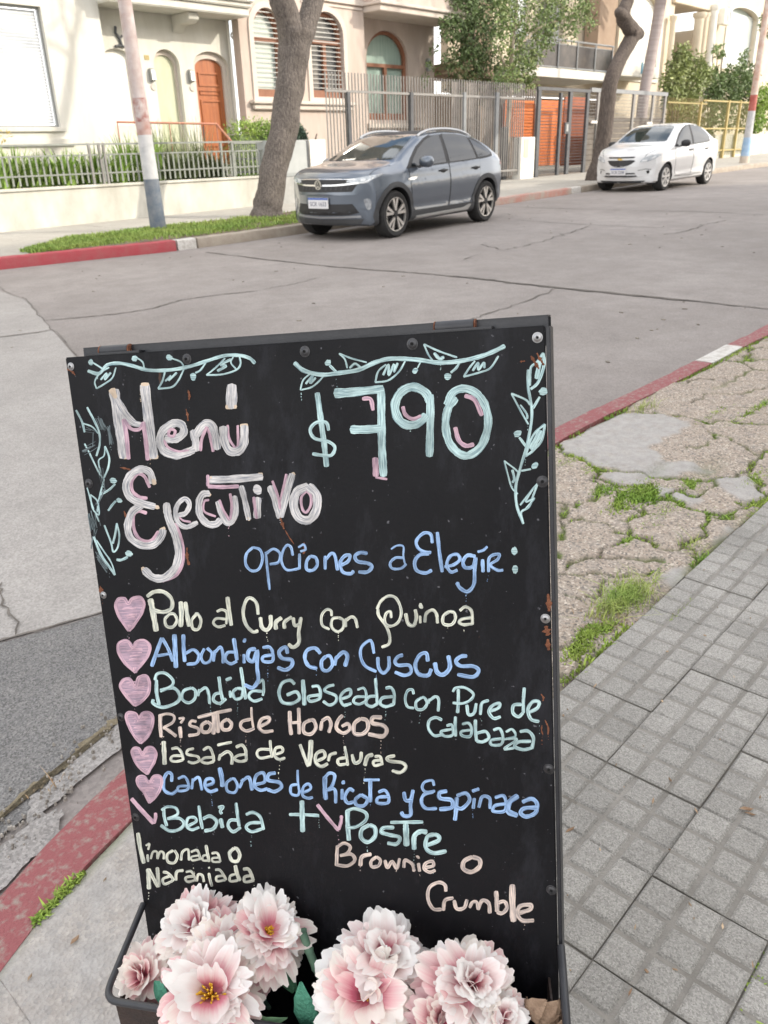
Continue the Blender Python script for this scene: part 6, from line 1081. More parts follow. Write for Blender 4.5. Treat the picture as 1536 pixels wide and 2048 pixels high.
# ================================================================== TREES AND PLANTS
M_bark = mat('grey_brown_bark', (0.05, 0.041, 0.037), 0.95, scale=18, col2=(0.20, 0.172, 0.152), bump=1.0, bscale=34, streak=(3, 3, 0.55))
M_bark2 = mat('dark_bark', (0.045, 0.035, 0.03), 0.95, scale=12, col2=(0.145, 0.117, 0.10), bump=1.0, bscale=24, streak=(3, 3, 0.55))
M_palm = mat('smooth_palm_bark', (0.30, 0.25, 0.24), 0.8, scale=2, col2=(0.40, 0.345, 0.33), bump=0.2, bscale=20, streak=(0.3, 0.3, 4))
M_barkpale = mat('pale_bark', (0.30, 0.25, 0.19), 0.9, scale=5, col2=(0.42, 0.36, 0.29), bump=0.5, bscale=30)
def depth_of(p): return float((np.array(p)-ORG) @ (M3 @ np.array([0, 0, 1.0])))
def px_path(pts, Y):   # (px, py, width) -> 3D points and radii on the upright plane Y
    P = [F(x, y, Y) for x, y, w_ in pts]; R_ = [w_/2*depth_of(p)/FPX for p, (_, _, w_) in zip(P, pts)]
    Q = smooth_path([np.append(p, r) for p, r in zip(P, R_)], n=6); return [q[:3] for q in Q], [q[3] for q in Q]
def trunk_mesh(mb, P, R_, n=18, rough=0.07, knots=()):
    k = len(mb.v); mb.tube(P, R_, n); ph = rng.uniform(0, 6, 4)
    for i in range(len(P)):
        for j in range(n):
            v = np.array(mb.v[k+i*n+j]); d = v-P[i]; a = 2*math.pi*j/n
            f = 1+rough*(math.sin(3*a+i*0.5+ph[0])*0.5+math.sin(5*a-i*0.8+ph[1])*0.4+math.sin(i*0.9+ph[2])*0.3)+rng.normal(0, rough*0.22)
            mb.v[k+i*n+j] = tuple(np.array(P[i])+d*f)
    return mb
def branch(mb, a, d, L_, r, depth=2):
    P = [np.array(a, float)]; d = np.array(d, float)/np.linalg.norm(d)
    for i in range(6):
        d = d+rng.normal(0, 0.16, 3)+np.array([0, 0, 0.05]); d /= np.linalg.norm(d); P.append(P[-1]+d*L_/6)
    mb.tube(P, [r*(1-0.12*i) for i in range(7)], 7)
    if depth > 0:
        for _ in range(3):
            i = rng.integers(2, 6); e = d+rng.normal(0, 0.7, 3); branch(mb, P[i], e, L_*0.55, r*0.45, depth-1)
tr = root('street_tree', 'large forked street tree with rough grey bark on the grass strip', 'tree', 10.06, 12.0)
TY = 12.0; mb = MB()
P, R_ = px_path([(534, 440, 76), (535, 424, 62), (538, 400, 57), (546, 350, 54), (558, 300, 55), (569, 254, 56), (576, 200, 56), (584, 140, 58), (589, 95, 64), (590, 60, 72)], TY); trunk_mesh(mb, P, R_)
P, R_ = px_path([(586, 80, 50), (576, 40, 50), (563, 0, 48), (545, -60, 44), (520, -160, 36), (500, -300, 26)], TY); trunk_mesh(mb, P, R_, 14); e1 = P[-1]
P, R_ = px_path([(600, 84, 46), (614, 46, 42), (628, 0, 40), (648, -70, 36), (690, -180, 28), (720, -330, 20)], TY); trunk_mesh(mb, P, R_, 14); e2 = P[-1]
mb.build('trunk', M_bark, tr, smooth='all'); k = MB()
for e in (e1, e2):
    for _ in range(4): branch(k, e, rng.normal(0, 0.6, 3)+np.array([0, 0, 1]), rng.uniform(1.6, 2.6), 0.05)
k.build('crown', M_bark, tr, smooth='all')
ct = root('crooked_tree', 'crooked street tree with a zigzag dark trunk in front of the mesh gate', 'tree', 21.3, 11.55)
mb = MB(); P, R_ = px_path([(1192, 368, 46), (1190, 357, 38), (1197, 330, 33), (1204, 296, 31), (1211, 243, 31), (1217, 190, 30), (1226, 148, 29), (1246, 108, 28), (1262, 78, 30), (1268, 66, 30), (1256, 52, 29), (1247, 36, 29), (1247, 22, 26), (1256, 0, 24), (1266, -40, 22), (1270, -120, 18)], 11.55); trunk_mesh(mb, P, R_, 16)
kp, kr = px_path([(1262, 66, 24), (1277, 66, 22), (1282, 72, 14)], 11.5); trunk_mesh(mb, kp, kr, 10)
kp, kr = px_path([(1246, 30, 22), (1238, 24, 20), (1236, 18, 12)], 11.5); trunk_mesh(mb, kp, kr, 10)
mb.build('trunk', M_bark2, ct, smooth='all'); k = MB()
for _ in range(5): branch(k, P[-1], rng.normal(0, 0.6, 3)+np.array([0, 0, 1]), 1.8, 0.06)
k.build('crown', M_bark2, ct, smooth='all')
pt = root('palm', 'smooth grey palm trunk rising behind the mesh gate', 'palm', X_(1280, 250, 15.6), 15.6)
mb = MB(); P, R_ = px_path([(1270, 330, 24), (1281, 250, 22), (1288, 190, 22), (1301, 120, 22), (1312, 60, 22), (1322, 0, 23), (1340, -110, 22)], 15.6); mb.tube(P, R_, 14); mb.build('trunk', M_palm, pt, smooth='all'); k = MB()
for i in range(16):
    a = 2*math.pi*i/16+rng.normal(0, .1); d = np.array([math.cos(a), math.sin(a), 0]); Q = [P[-1]+d*(2.2*t)+np.array([0, 0, 1.1*t-1.9*t*t]) for t in np.linspace(0, 1, 7)]
    for j in range(6):
        s = np.cross(d, (0, 0, 1))*0.30*math.sin(math.pi*(j+0.7)/7.4); s2 = np.cross(d, (0, 0, 1))*0.30*math.sin(math.pi*(j+1.7)/7.4)
        k.add([Q[j]-s+(0, 0, -.12), Q[j], Q[j]+s+(0, 0, -.12), Q[j+1]-s2+(0, 0, -.12), Q[j+1], Q[j+1]+s2+(0, 0, -.12)], [(0, 1, 4, 3), (1, 2, 5, 4)])
k.build('crown', mat('palm_frond', (0.07, 0.11, 0.03), 0.6), pt, fix=False)
def leafmat(name, c1, c2, rough=0.5):
    m = mat(name, c1, rough, scale=1.1, col2=c2, island=0.45); b = m.node_tree.nodes['Principled BSDF']; b.inputs['Subsurface Weight'].default_value = 0.0
    return m
M_lf_dark = leafmat('dark_leaf', (0.09, 0.14, 0.05), (0.155, 0.215, 0.08)); M_lf_mid = leafmat('mid_leaf', (0.11, 0.18, 0.055), (0.21, 0.28, 0.095)); M_lf_olive = leafmat('olive_leaf', (0.16, 0.21, 0.07), (0.30, 0.34, 0.13)); M_lf_bright = leafmat('bright_leaf', (0.15, 0.27, 0.04), (0.32, 0.42, 0.09)); M_lf_brown = leafmat('brown_leaf', (0.13, 0.10, 0.055), (0.22, 0.18, 0.09))
def leaves(mb, c, r, n, size, hollow=0.25, droop=0.3, aspect=0.45):
    c = np.array(c, float); r = np.array(r, float)*np.ones(3)
    d = rng.normal(0, 1, (n, 3)); d /= np.linalg.norm(d, axis=1)[:, None]; rad = rng.uniform(hollow, 1, n)**0.6
    lump = 1+0.22*np.sin(d[:, 0]*5+c[0]*3)*np.cos(d[:, 2]*4+c[2])+0.12*np.sin(d[:, 1]*9+d[:, 2]*7)
    Pn = c+d*rad[:, None]*lump[:, None]*r
    ax = d*0.6+rng.normal(0, 0.8, (n, 3)); ax[:, 2] -= droop; ax /= np.linalg.norm(ax, axis=1)[:, None]
    sd = np.cross(ax, rng.normal(0, 1, (n, 3))); sd /= np.linalg.norm(sd, axis=1)[:, None]; nn = np.cross(ax, sd)
    L_ = size*rng.uniform(0.6, 1.3, n)[:, None]; W_ = L_*aspect
    A, B_, C_, D_ = Pn, Pn+ax*L_*0.45+sd*W_*0.5+nn*L_*0.10, Pn+ax*L_, Pn+ax*L_*0.45-sd*W_*0.5+nn*L_*0.10
    k = len(mb.v); V = np.stack([A, B_, C_, D_], 1).reshape(-1, 3); mb.v += list(map(tuple, V))
    mb.f += [f for i in range(n) for f in ((k+4*i, k+4*i+1, k+4*i+2), (k+4*i, k+4*i+2, k+4*i+3))]
    return mb
def px_leaves(mb, px, py, rpx, Y, n, size, **kw):
    p = F(px, py, Y); r = rpx*depth_of(p)/FPX; return leaves(mb, p, (r, r*0.7, r), n, size, **kw)
# tree with hanging dark foliage beside the pink house, and the lighter one next to it
t1 = root('garden_tree', 'dense dark tree hanging over the wall beside the pink house', 'tree', X_(948, 250, 16.2), 16.2); mb = MB()
for a in [(925, 20, 46, 750), (903, 55, 28, 300), (950, 75, 50, 800), (935, 125, 44, 560), (975, 135, 40, 480), (902, 120, 24, 140), (960, 182, 30, 220), (920, 172, 30, 220), (985, 30, 44, 520), (930, -30, 50, 600), (980, -40, 50, 600), (990, 185, 22, 110)]: px_leaves(mb, a[0], a[1], a[2], 16.3, int(a[3]*1.7), 0.115, droop=0.7)
mb.build('crown', M_lf_dark, t1, fix=False); mb = MB()
for a in [(930, 165, 40, 150), (960, 185, 36, 130), (910, 150, 30, 90)]: px_leaves(mb, a[0], a[1], a[2], 16.2, a[3], 0.15, droop=0.8)
mb.build('dry_foliage', M_lf_brown, t1, fix=False)
P, R_ = px_path([(955, 300, 9), (955, 250, 9), (950, 150, 9), (945, 60, 8), (940, -40, 7)], 16.4); MB().tube(P, R_, 8).build('trunk', M_bark2, t1, smooth='all')
t2 = root('garden_tree', 'thin pale trunked tree with loose bright foliage behind the bar fence', 'tree', X_(1016, 255, 14.8), 14.8); mb = MB()
P, R_ = px_path([(1014, 330, 10), (1015, 255, 9), (1020, 205, 9), (1022, 160, 9), (1024, 100, 8), (1030, 40, 7), (1036, -30, 6)], 14.8); trunk_mesh(mb, P, R_, 10)
for q in [[(1023, 170, 6), (1050, 148, 5), (1078, 130, 3)], [(1024, 110, 6), (1060, 70, 5), (1100, 45, 4), (1150, 40, 2)], [(1022, 150, 6), (1005, 120, 4), (995, 90, 3)], [(1028, 60, 5), (1060, 20, 4), (1100, -10, 3)]]:
    P, R_ = px_path(q, 14.8); mb.tube(P, R_, 7)
mb.build('trunk', M_barkpale, t2, smooth='all'); mb = MB(); m2 = MB()
for a in [(1010, 20, 30, 260), (1035, 60, 26, 200), (1000, 80, 24, 180), (1030, 115, 30, 300), (1052, 140, 24, 210), (1010, 150, 24, 200), (1070, 105, 22, 150), (1075, 50, 30, 260), (1110, 30, 34, 330), (1140, 50, 26, 200), (1165, 20, 24, 170), (1180, 45, 16, 60), (1095, 75, 22, 120), (1040, 0, 40, 300), (1100, -20, 44, 330), (1160, -20, 40, 260), (1030, 165, 18, 110), (1060, 165, 14, 70)]: px_leaves(mb, a[0], a[1], a[2]*1.15, 14.8, int(a[3]*1.3), 0.11, hollow=0.1); px_leaves(m2, a[0]+6, a[1]-4, a[2]*1.1, 14.7, a[3]//2, 0.10)
mb.build('crown', M_lf_mid, t2, fix=False); m2.build('young_foliage', M_lf_olive, t2, fix=False)
# bushes behind the yellow fence
def bush(name, label, blobs, Y, m, size, stem=True, group=None):
    p = F(blobs[0][0], blobs[0][1], Y); r = root(name, label, 'bush', p[0], Y, group); mb = MB()
    for a in blobs: px_leaves(mb, a[0], a[1], a[2], Y, a[3], size)
    mb.build('foliage', m, r, fix=False)
    if stem:
        k = MB()
        for dx in (-0.25, 0.0, 0.3): k.tube([(p[0]+dx*0.4, Y, 0.2), (p[0]+dx, Y, p[2]*0.6), (p[0]+dx*2.2, Y+0.1, p[2])], [0.04, 0.03, 0.015], 6)
        k.build('stems', M_bark2, r)
    return r
bush('bush', 'airy olive green bush behind the palm trunk and yellow fence', [(1360, 130, 30, 620), (1345, 165, 30, 620), (1385, 165, 34, 800), (1365, 110, 22, 260), (1345, 190, 26, 420), (1395, 135, 26, 380), (1410, 150, 22, 300), (1380, 195, 22, 260), (1372, 205, 20, 160)], 15.5, M_lf_olive, 0.17)
bush('bush', 'dark dense bush behind the yellow gate', [(1430, 165, 26, 620), (1455, 190, 32, 900), (1425, 195, 24, 420), (1480, 160, 28, 640), (1490, 190, 28, 640), (1460, 150, 20, 300), (1500, 150, 20, 300), (1350, 235, 22, 300), (1385, 240, 22, 300), (1420, 245, 24, 300), (1455, 240, 24, 300), (1490, 240, 24, 300)], 15.9, M_lf_dark, 0.18)
bush('bush', 'bright green bush beyond the painted pole at the right edge', [(1520, 200, 26, 500), (1515, 235, 26, 480), (1505, 260, 18, 260), (1535, 230, 30, 500), (1540, 190, 30, 400)], 15.2, M_lf_bright, 0.16)
bush('potted_shrub', 'small leafy shrub sprouting against the villa below the air conditioner', [(1440, 104, 13, 150), (1430, 98, 8, 60), (1487, 112, 12, 100), (1483, 128, 14, 120)], 16.6, M_lf_mid, 0.15)
bush('palm_sprig', 'few drooping dark palm leaves at the right edge near the arched window', [(1530, 35, 10, 60), (1536, 60, 14, 90), (1526, 50, 8, 30)], 16.0, M_lf_dark, 0.22, False)
# clipped hedge and the planting behind the garden wall
hx0, hx1 = X_(474, 262, 15.7), X_(606, 262, 15.7); hz0, hz1 = 0.6, Z_(520, 240, 15.7)
hd = root('box_hedge', 'clipped bright green box hedge behind the forked tree', 'hedge', (hx0+hx1)/2, 15.9); mb = MB()
for x in np.linspace(hx0+0.2, hx1-0.2, 9):
    for z in np.linspace(hz0, hz1-0.22, 4): leaves(mb, (x, 15.9, z), (0.30, 0.35, 0.24), 330, 0.07)
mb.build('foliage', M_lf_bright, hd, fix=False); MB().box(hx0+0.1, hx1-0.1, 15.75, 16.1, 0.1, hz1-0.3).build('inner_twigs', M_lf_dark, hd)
sh = bush('conifer_shrub', 'small bluish shrub right of the forked tree trunk', [(598, 268, 16, 420), (604, 280, 12, 200)], 15.3, leafmat('bluish_leaf', (0.08, 0.13, 0.09), (0.13, 0.19, 0.13)), 0.09)
def strap_plant(x, y, z, h, n, wd, m, label, spread=0.5):
    r = thing('garden_plant', label, 'plant', (x, y, z), (0, 0, 0), 'plants along the garden wall'); mb = MB()
    for _ in range(n):
        a = rng.uniform(0, 6.283); L_ = h*rng.uniform(0.6, 1.15); lean = rng.uniform(0.15, 1)*spread; d = np.array([math.cos(a), math.sin(a), 0]); s = np.array([-d[1], d[0], 0]); b0 = np.array([x, y, z])+d*rng.uniform(0, 0.12)+rng.normal(0, 0.05, 3)*(1, 1, 0)
        Q = [b0+d*lean*L_*t*t+np.array([0, 0, L_*(t-0.35*lean*t*t*t)]) for t in np.linspace(0, 1, 5)]; w_ = wd*rng.uniform(0.6, 1.2)
        ws_ = [w_*0.6, w_, w_*0.9, w_*0.5, 0.002]; k = len(mb.v)
        for q, u in zip(Q, ws_): mb.v += [tuple(q-s*u), tuple(q+s*u)]
        mb.f += [(k+2*i, k+2*i+1, k+2*i+3, k+2*i+2) for i in range(4)]
    mb.build('leaves', m, r, fix=False); return r
M_strap = leafmat('strap_leaf', (0.15, 0.28, 0.04), (0.34, 0.46, 0.11)); M_strapd = leafmat('dark_strap_leaf', (0.06, 0.10, 0.03), (0.15, 0.17, 0.07)); M_reed = leafmat('grey_reed', (0.20, 0.24, 0.12), (0.34, 0.36, 0.20))
gx_ = np.linspace(X_(-8, 340, 14.9), X_(228, 340, 14.9), 13)
for i, x in enumerate(gx_): strap_plant(x, 14.75+0.12*(i % 3), gz_top-0.25, (0.80, 0.62, 0.90, 0.72)[i % 4], 150, 0.030, M_strap, 'bright green broad leaved plant behind the railing left of the leaning pole', 0.7)
for px in (250, 285, 305): strap_plant(X_(px, 330, 15.0), 14.95, gz_top-0.2, 1.05, 90, 0.022, M_strap, 'tall narrow leaved plant right behind the leaning pole', 0.45)
for px in (345, 375, 405, 432): strap_plant(X_(px, 330, 14.9), 14.85, gz_top-0.2, 0.85, 100, 0.022, M_strapd, 'dull dark leaved plant behind the railing in front of the doors', 0.8)
for px in (318, 338, 365, 395): strap_plant(X_(px, 300, 15.2), 15.2, gz_top-0.1, 1.15, 60, 0.010, M_reed, 'thin grey green reedy plant in front of the pale arched door', 0.35)
# canna with a yellow flower by the left edge
r = strap_plant(X_(12, 330, 14.8), 14.7, gz_top-0.1, 0.8, 16, 0.03, M_lf_olive, 'lanky plant with a yellow flower head at the left edge', 0.25); r['group'] = ''; del r['group']
p = F(10, 272, 14.7); leaves(MB(), p, (0.08, 0.07, 0.10), 24, 0.07).build('flower_head', mat('yellow_petal', (0.50, 0.38, 0.10), 0.6), r, fix=False)
# ivy sprays on the pink house corner
r = bush('climbing_plant', 'thin climbing sprays on the shaded corner of the pink house', [(866, 100, 9, 30), (858, 130, 8, 26), (850, 160, 10, 40), (872, 140, 8, 20), (880, 80, 10, 26)], 16.9, M_lf_mid, 0.11, False)
# bare street trees on the near pavement, out of the frame to the right (mirrored in the parked cars' windows)
for i, (x, y) in enumerate(((12.5, 0.75), (20.0, 0.75))):
    nt_ = root('street_tree', ('bare street tree on the near pavement, closer of two', 'bare street tree on the near pavement, farther of two')[i], 'tree', x, y, 'bare trees along the near kerb'); mb = MB()
    P = [np.array([x+0.1*math.sin(k_), y+0.06*k_*math.cos(k_), gz(x)+0.45*k_]) for k_ in range(8)]; trunk_mesh(mb, P, [0.2-0.012*k_ for k_ in range(8)], 14); mb.build('trunk', M_bark, nt_, smooth='all'); k = MB()
    for _ in range(9): branch(k, P[-1]-np.array([0, 0, rng.uniform(0, 0.8)]), np.array([rng.normal(0, 0.9), rng.normal(0.25, 0.8), 0.8]), rng.uniform(2.4, 3.6), 0.075)
    k.build('crown', M_bark2, nt_, smooth='all')
# ================================================================== CARS (local frame: +x nose, +y left side, z up)
M_tyre = mat('tyre_rubber', (0.018, 0.018, 0.019), 0.85, scale=20, col2=(0.032, 0.031, 0.03))
M_alloy = mat('bright_alloy', (0.62, 0.60, 0.57), 0.3, metal=0.85); M_wheeldark = mat('dark_wheel_centre', (0.012, 0.012, 0.013), 0.45)
M_hubcap = mat('silver_hubcap', (0.50, 0.49, 0.48), 0.35, scale=8, col2=(0.56, 0.55, 0.54), metal=0.5)
M_carglass = mat('car_glass', (0.010, 0.012, 0.013), 0.03, spec=0.7)
M_winds = mat('windscreen_glass', (0.03, 0.04, 0.036), 0.04, spec=0.9, coat=0.5)
M_blkpl = mat('black_plastic', (0.022, 0.022, 0.024), 0.6); M_greypl = mat('grey_cladding', (0.05, 0.052, 0.056), 0.65)
M_chrome = mat('chrome', (0.72, 0.72, 0.72), 0.18, metal=1.0); M_lens = mat('lamp_lens', (0.62, 0.66, 0.70), 0.12, scale=30, col2=(0.30, 0.33, 0.37), spec=0.8, coat=1.0); M_lensw = mat('lamp_reflector', (0.80, 0.82, 0.84), 0.15, coat=1.0)
M_fog = mat('fog_lens', (0.16, 0.17, 0.19), 0.15, scale=30, col2=(0.34, 0.36, 0.38), coat=1.0); M_tail = mat('tail_lamp', (0.30, 0.02, 0.02), 0.15, coat=1.0); M_plate = mat('plate_white', (0.68, 0.68, 0.70), 0.5); M_plblue = mat('plate_blue', (0.06, 0.13, 0.42), 0.5); M_plink = mat('plate_ink', (0.10, 0.11, 0.16), 0.6); M_satin = mat('satin_rail', (0.46, 0.47, 0.48), 0.4, metal=0.7); M_gold = mat('gold_badge', (0.62, 0.42, 0.12), 0.3, metal=0.8)
M_paintg = mat('grey_metallic_paint', (0.115, 0.138, 0.172), 0.30, scale=2, col2=(0.125, 0.148, 0.182), metal=0.55, coat=1.0)
M_paintw = mat('white_paint', (0.66, 0.665, 0.67), 0.35, scale=1.5, col2=(0.69, 0.695, 0.70), coat=1.0)
def sm(a, n=2):
    for _ in range(n): a = np.concatenate([[a[0]], (a[:-2]+2*a[1:-1]+a[2:])/4, [a[-1]]])
    return a
def make_body(P):
    xs = np.concatenate([np.linspace(P['x0'], P['x0']+0.12, 7)[:-1], np.linspace(P['x0']+0.12, P['x1']-0.14, 76)[:-1], np.linspace(P['x1']-0.14, P['x1'], 9)])
    def cv(key, n=2): q = P[key]; return sm(np.interp(xs, [p[0] for p in q], [p[1] for p in q]), n)
    zt, zb, w_, bl, sh = cv('top', 2), cv('bot', 1), cv('half', 2), cv('belt', 2), cv('shift', 3)
    rows = []
    for i, x in enumerate(xs):
        h = max(zt[i]-bl[i], 0.012); W_ = w_[i]; zc = P.get('crease', 0.62); b0 = zb[i]; top = zt[i]; be = min(bl[i], top-0.012)
        lo = b0+0.0; hi = be
        f = lambda t: lo+(hi-lo)*t
        wt = W_*0.955-P['tumble']*min(h, 0.6)-0.25*max(0, 0.10-h)*0; ze = top-min(0.085, 0.45*h)
        key = [(0, b0), (W_*0.55, b0), (W_*0.88, b0+0.006), (W_*0.955, f(0.07)), (W_*0.975, f(0.2)), (W_*0.965, f(0.30)), (W_*0.985, f(0.42)), (W_*1.0, f(0.62)), (W_*0.997, f(0.76)), (W_*0.985, f(0.80)), (W_*0.978, f(0.92)), (W_*0.955, hi)]
        m = 5
        for t in np.linspace(0, 1, m+1)[1:]: key.append((W_*0.955+(wt-W_*0.955)*t+0.012*math.sin(math.pi*t)*(h > 0.2), hi+(ze-hi)*t))
        for t in (0.35, 0.7, 1.0):
            a = t*math.pi/2; rr = 0.16*wt; key.append((wt-rr*(1-math.cos(a)), ze+(top-0.018-ze)*math.sin(a)))
        key += [(wt*0.55, top-0.006), (0, top)]
        rows.append([(x-sh[i]*(y/max(W_, 0.1))**2, y, z) for y, z in key])
    n = len(rows[0]); vs = []; fs = []
    full = [r+[(x, -y, z) for x, y, z in r[-2:0:-1]] for r in rows]; m = len(full[0])
    for r in full: vs += r
    for i in range(len(full)-1):
        for j in range(m): fs.append((i*m+j, i*m+(j+1) % m, (i+1)*m+(j+1) % m, (i+1)*m+j))
    NA = 10
    for base, row, i in ((0, rows[0], 0), ((len(full)-1)*m, rows[-1], len(rows)-1)):      # rounded nose and tail closures
        x = xs[i]; W_ = w_[i]; grid = []
        for j, (px, y, z) in enumerate(row):
            if y == 0: grid.append([base+j]*(NA+1)); continue
            g = [base+j]
            for a in range(1, NA):
                yy = y*(1-2*a/NA); vs.append((x-sh[i]*(yy/max(W_, 0.1))**2, yy, z)); g.append(len(vs)-1)
            g.append(base+m-j); grid.append(g)
        for j in range(n-1):
            for a in range(NA):
                q = [grid[j][a], grid[j+1][a], grid[j+1][a+1], grid[j][a+1]]; u = []
                for k_ in q:
                    if k_ not in u: u.append(k_)
                if len(u) > 2: fs.append(tuple(u))
    return vs, fs
class Car:
    def __init__(s, name, label, P, paint, loc, rz):
        s.P = P; s.root = thing(name, label, 'car', loc, (0, GR, rz)); vs, fs = make_body(P)
        bm = bmesh.new(); V = [bm.verts.new(v) for v in vs]
        for f in fs: bm.faces.new([V[i] for i in f])
        bmesh.ops.recalc_face_normals(bm, faces=bm.faces); s.bvh = BVHTree.FromBMesh(bm)
        me = bpy.data.meshes.new('body'); bm.to_mesh(me); bm.free()
        tmp = bpy.data.objects.new('body', me); C.objects.link(tmp); cut = []
        for x in P['axles']:
            c = MB(); n = 40
            for sgn in (-1, 1):
                c = MB(); c.tube([(x, sgn*(P['W']/2-0.27), P['r']), (x, sgn*(P['W']/2+0.3), P['r'])], P['arch'], n)
                mm = bpy.data.meshes.new('c'); mm.from_pydata(c.v, [], c.f); co = bpy.data.objects.new('c', mm); C.objects.link(co); cut.append(co)
                md = tmp.modifiers.new('b', 'BOOLEAN'); md.object = co; md.operation = 'DIFFERENCE'; md.solver = 'EXACT'
        dg = bpy.context.evaluated_depsgraph_get(); nm = bpy.data.meshes.new_from_object(tmp.evaluated_get(dg))
        for o in cut+[tmp]: bpy.data.objects.remove(o)
        nm.name = 'body'; nm.materials.clear(); nm.materials.append(paint); nm.materials.append(M_blkpl)
        for p in nm.polygons:
            p.use_smooth = True; p.material_index = 0
            c = p.center; n_ = p.normal
            for ax in P['axles']:
                d = math.hypot(c[0]-ax, c[2]-P['r'])
                if abs(c[1]) < P['W']/2 and d < P['arch']+0.015 and (abs(n_[1]) > 0.95 and abs(c[1]) < P['W']/2-0.2 or (abs(d-P['arch']) < 0.012 and n_[1]**2 < 0.2)): p.material_index = 1
        nm.set_sharp_from_angle(angle=math.radians(32))
        s.body = bpy.data.objects.new('body', nm); C.objects.link(s.body); s.body.parent = s.root; WM[s.body] = WM[s.root]
    def project(s, poly, side, off, edge=0.05, thick=0.0):
        """polygon on a view plane laid on to the body; side: 'L','R' (x,z) 'F','B' (y,z) 'T' (x,y)"""
        bm = bmesh.new(); mp = {'L': lambda p: (p[0], 3, p[1]), 'R': lambda p: (p[0], -3, p[1]), 'F': lambda p: (4, p[0], p[1]), 'B': lambda p: (-4, p[0], p[1]), 'T': lambda p: (p[0], p[1], 4)}[side]
        dr = {'L': (0, -1, 0), 'R': (0, 1, 0), 'F': (-1, 0, 0), 'B': (1, 0, 0), 'T': (0, 0, -1)}[side]
        es = []; vs = [bm.verts.new(mp(p)) for p in poly]; es = [bm.edges.new((vs[i], vs[(i+1) % len(vs)])) for i in range(len(vs))]
        bmesh.ops.triangle_fill(bm, use_beauty=True, edges=es)
        for _ in range(7):
            lg = [e for e in bm.edges if e.calc_length() > edge]
            if not lg: break
            bmesh.ops.subdivide_edges(bm, edges=lg, cuts=1); bmesh.ops.triangulate(bm, faces=[f for f in bm.faces if len(f.verts) > 3])
        bad = []; dv = Vector(dr)
        for v in bm.verts:
            h, nrm, _, _ = s.bvh.ray_cast(v.co, dv)
            if h is None: bad.append(v); continue
            v.co = h+(nrm if nrm.dot(dv) < 0 else -nrm)*off
        bmesh.ops.delete(bm, geom=bad, context='VERTS')
        bmesh.ops.recalc_face_normals(bm, faces=bm.faces)
        sm_ = sum((f.normal.dot(dv)*f.calc_area() for f in bm.faces))
        if sm_ > 0: bmesh.ops.reverse_faces(bm, faces=bm.faces)
        return bm
    def patch(s, name, poly, side, m, off=0.004, parent=None, edge=0.06, label=None):
        bm = s.project(poly, side, off, edge)
        be = [e for e in bm.edges if e.is_boundary]       # short rim down to the body gives it a real edge
        dv = {'L': (0, -1, 0), 'R': (0, 1, 0), 'F': (-1, 0, 0), 'B': (1, 0, 0), 'T': (0, 0, -1)}[side]
        r = bmesh.ops.extrude_edge_only(bm, edges=be)
        for v in [g for g in r['geom'] if isinstance(g, bmesh.types.BMVert)]: v.co += Vector(dv)*(off+0.004)
        me = bpy.data.meshes.new(name); bm.to_mesh(me); bm.free(); me.materials.append(m)
        for p in me.polygons: p.use_smooth = True
        me.set_sharp_from_angle(angle=math.radians(50))
        o = bpy.data.objects.new(name, me); C.objects.link(o); o.parent = parent or s.root; WM[o] = WM[s.root]
        return o
    def both(s, name, poly, m, off=0.004, **k): return [s.patch(name, poly, sd, m, off, **k) for sd in ('L', 'R')]
    def line(s, name, pts, side, wd, m, off=0.003, parent=None):     # thin strip along a polyline on the view plane
        P_ = [np.array(p, float) for p in pts]; up = []; dn = []
        for i, p in enumerate(P_):
            d = P_[min(i+1, len(P_)-1)]-P_[max(i-1, 0)]; d /= np.linalg.norm(d); q = np.array([-d[1], d[0]])*wd/2; up.append(tuple(p+q)); dn.append(tuple(p-q))
        return s.patch(name, up+dn[::-1], side, m, off, parent)
    def wheels(s, rim):
        P = s.P
        for x in P['axles']:
            for sg in (1, -1):
                y = sg*(P['W']/2-0.035); r = P['r']; k = MB(); wd = 0.2
                pr = [(r*0.70, 0), (r*0.72, 0.006), (r*0.90, 0.012), (r*0.975, -0.008), (r, -0.035), (r, -wd+0.035), (r*0.97, -wd), (r*0.6, -wd), (0.001, -wd)]
                k.lathe([(a, sg*b) for a, b in pr], (x, y, r), 'y', 44); wh = k.build('wheel', M_tyre, s.root, False, smooth=True)
                k = MB(); k.lathe([(r*0.705, sg*-0.003), (r*0.69, sg*-0.03), (r*0.66, sg*-0.055), (0.001, sg*-0.055)], (x, y, r), 'y', 36); k.build('wheel_well', M_wheeldark, wh, False, smooth=True)
                rim(s, x, y, r, sg, wh)
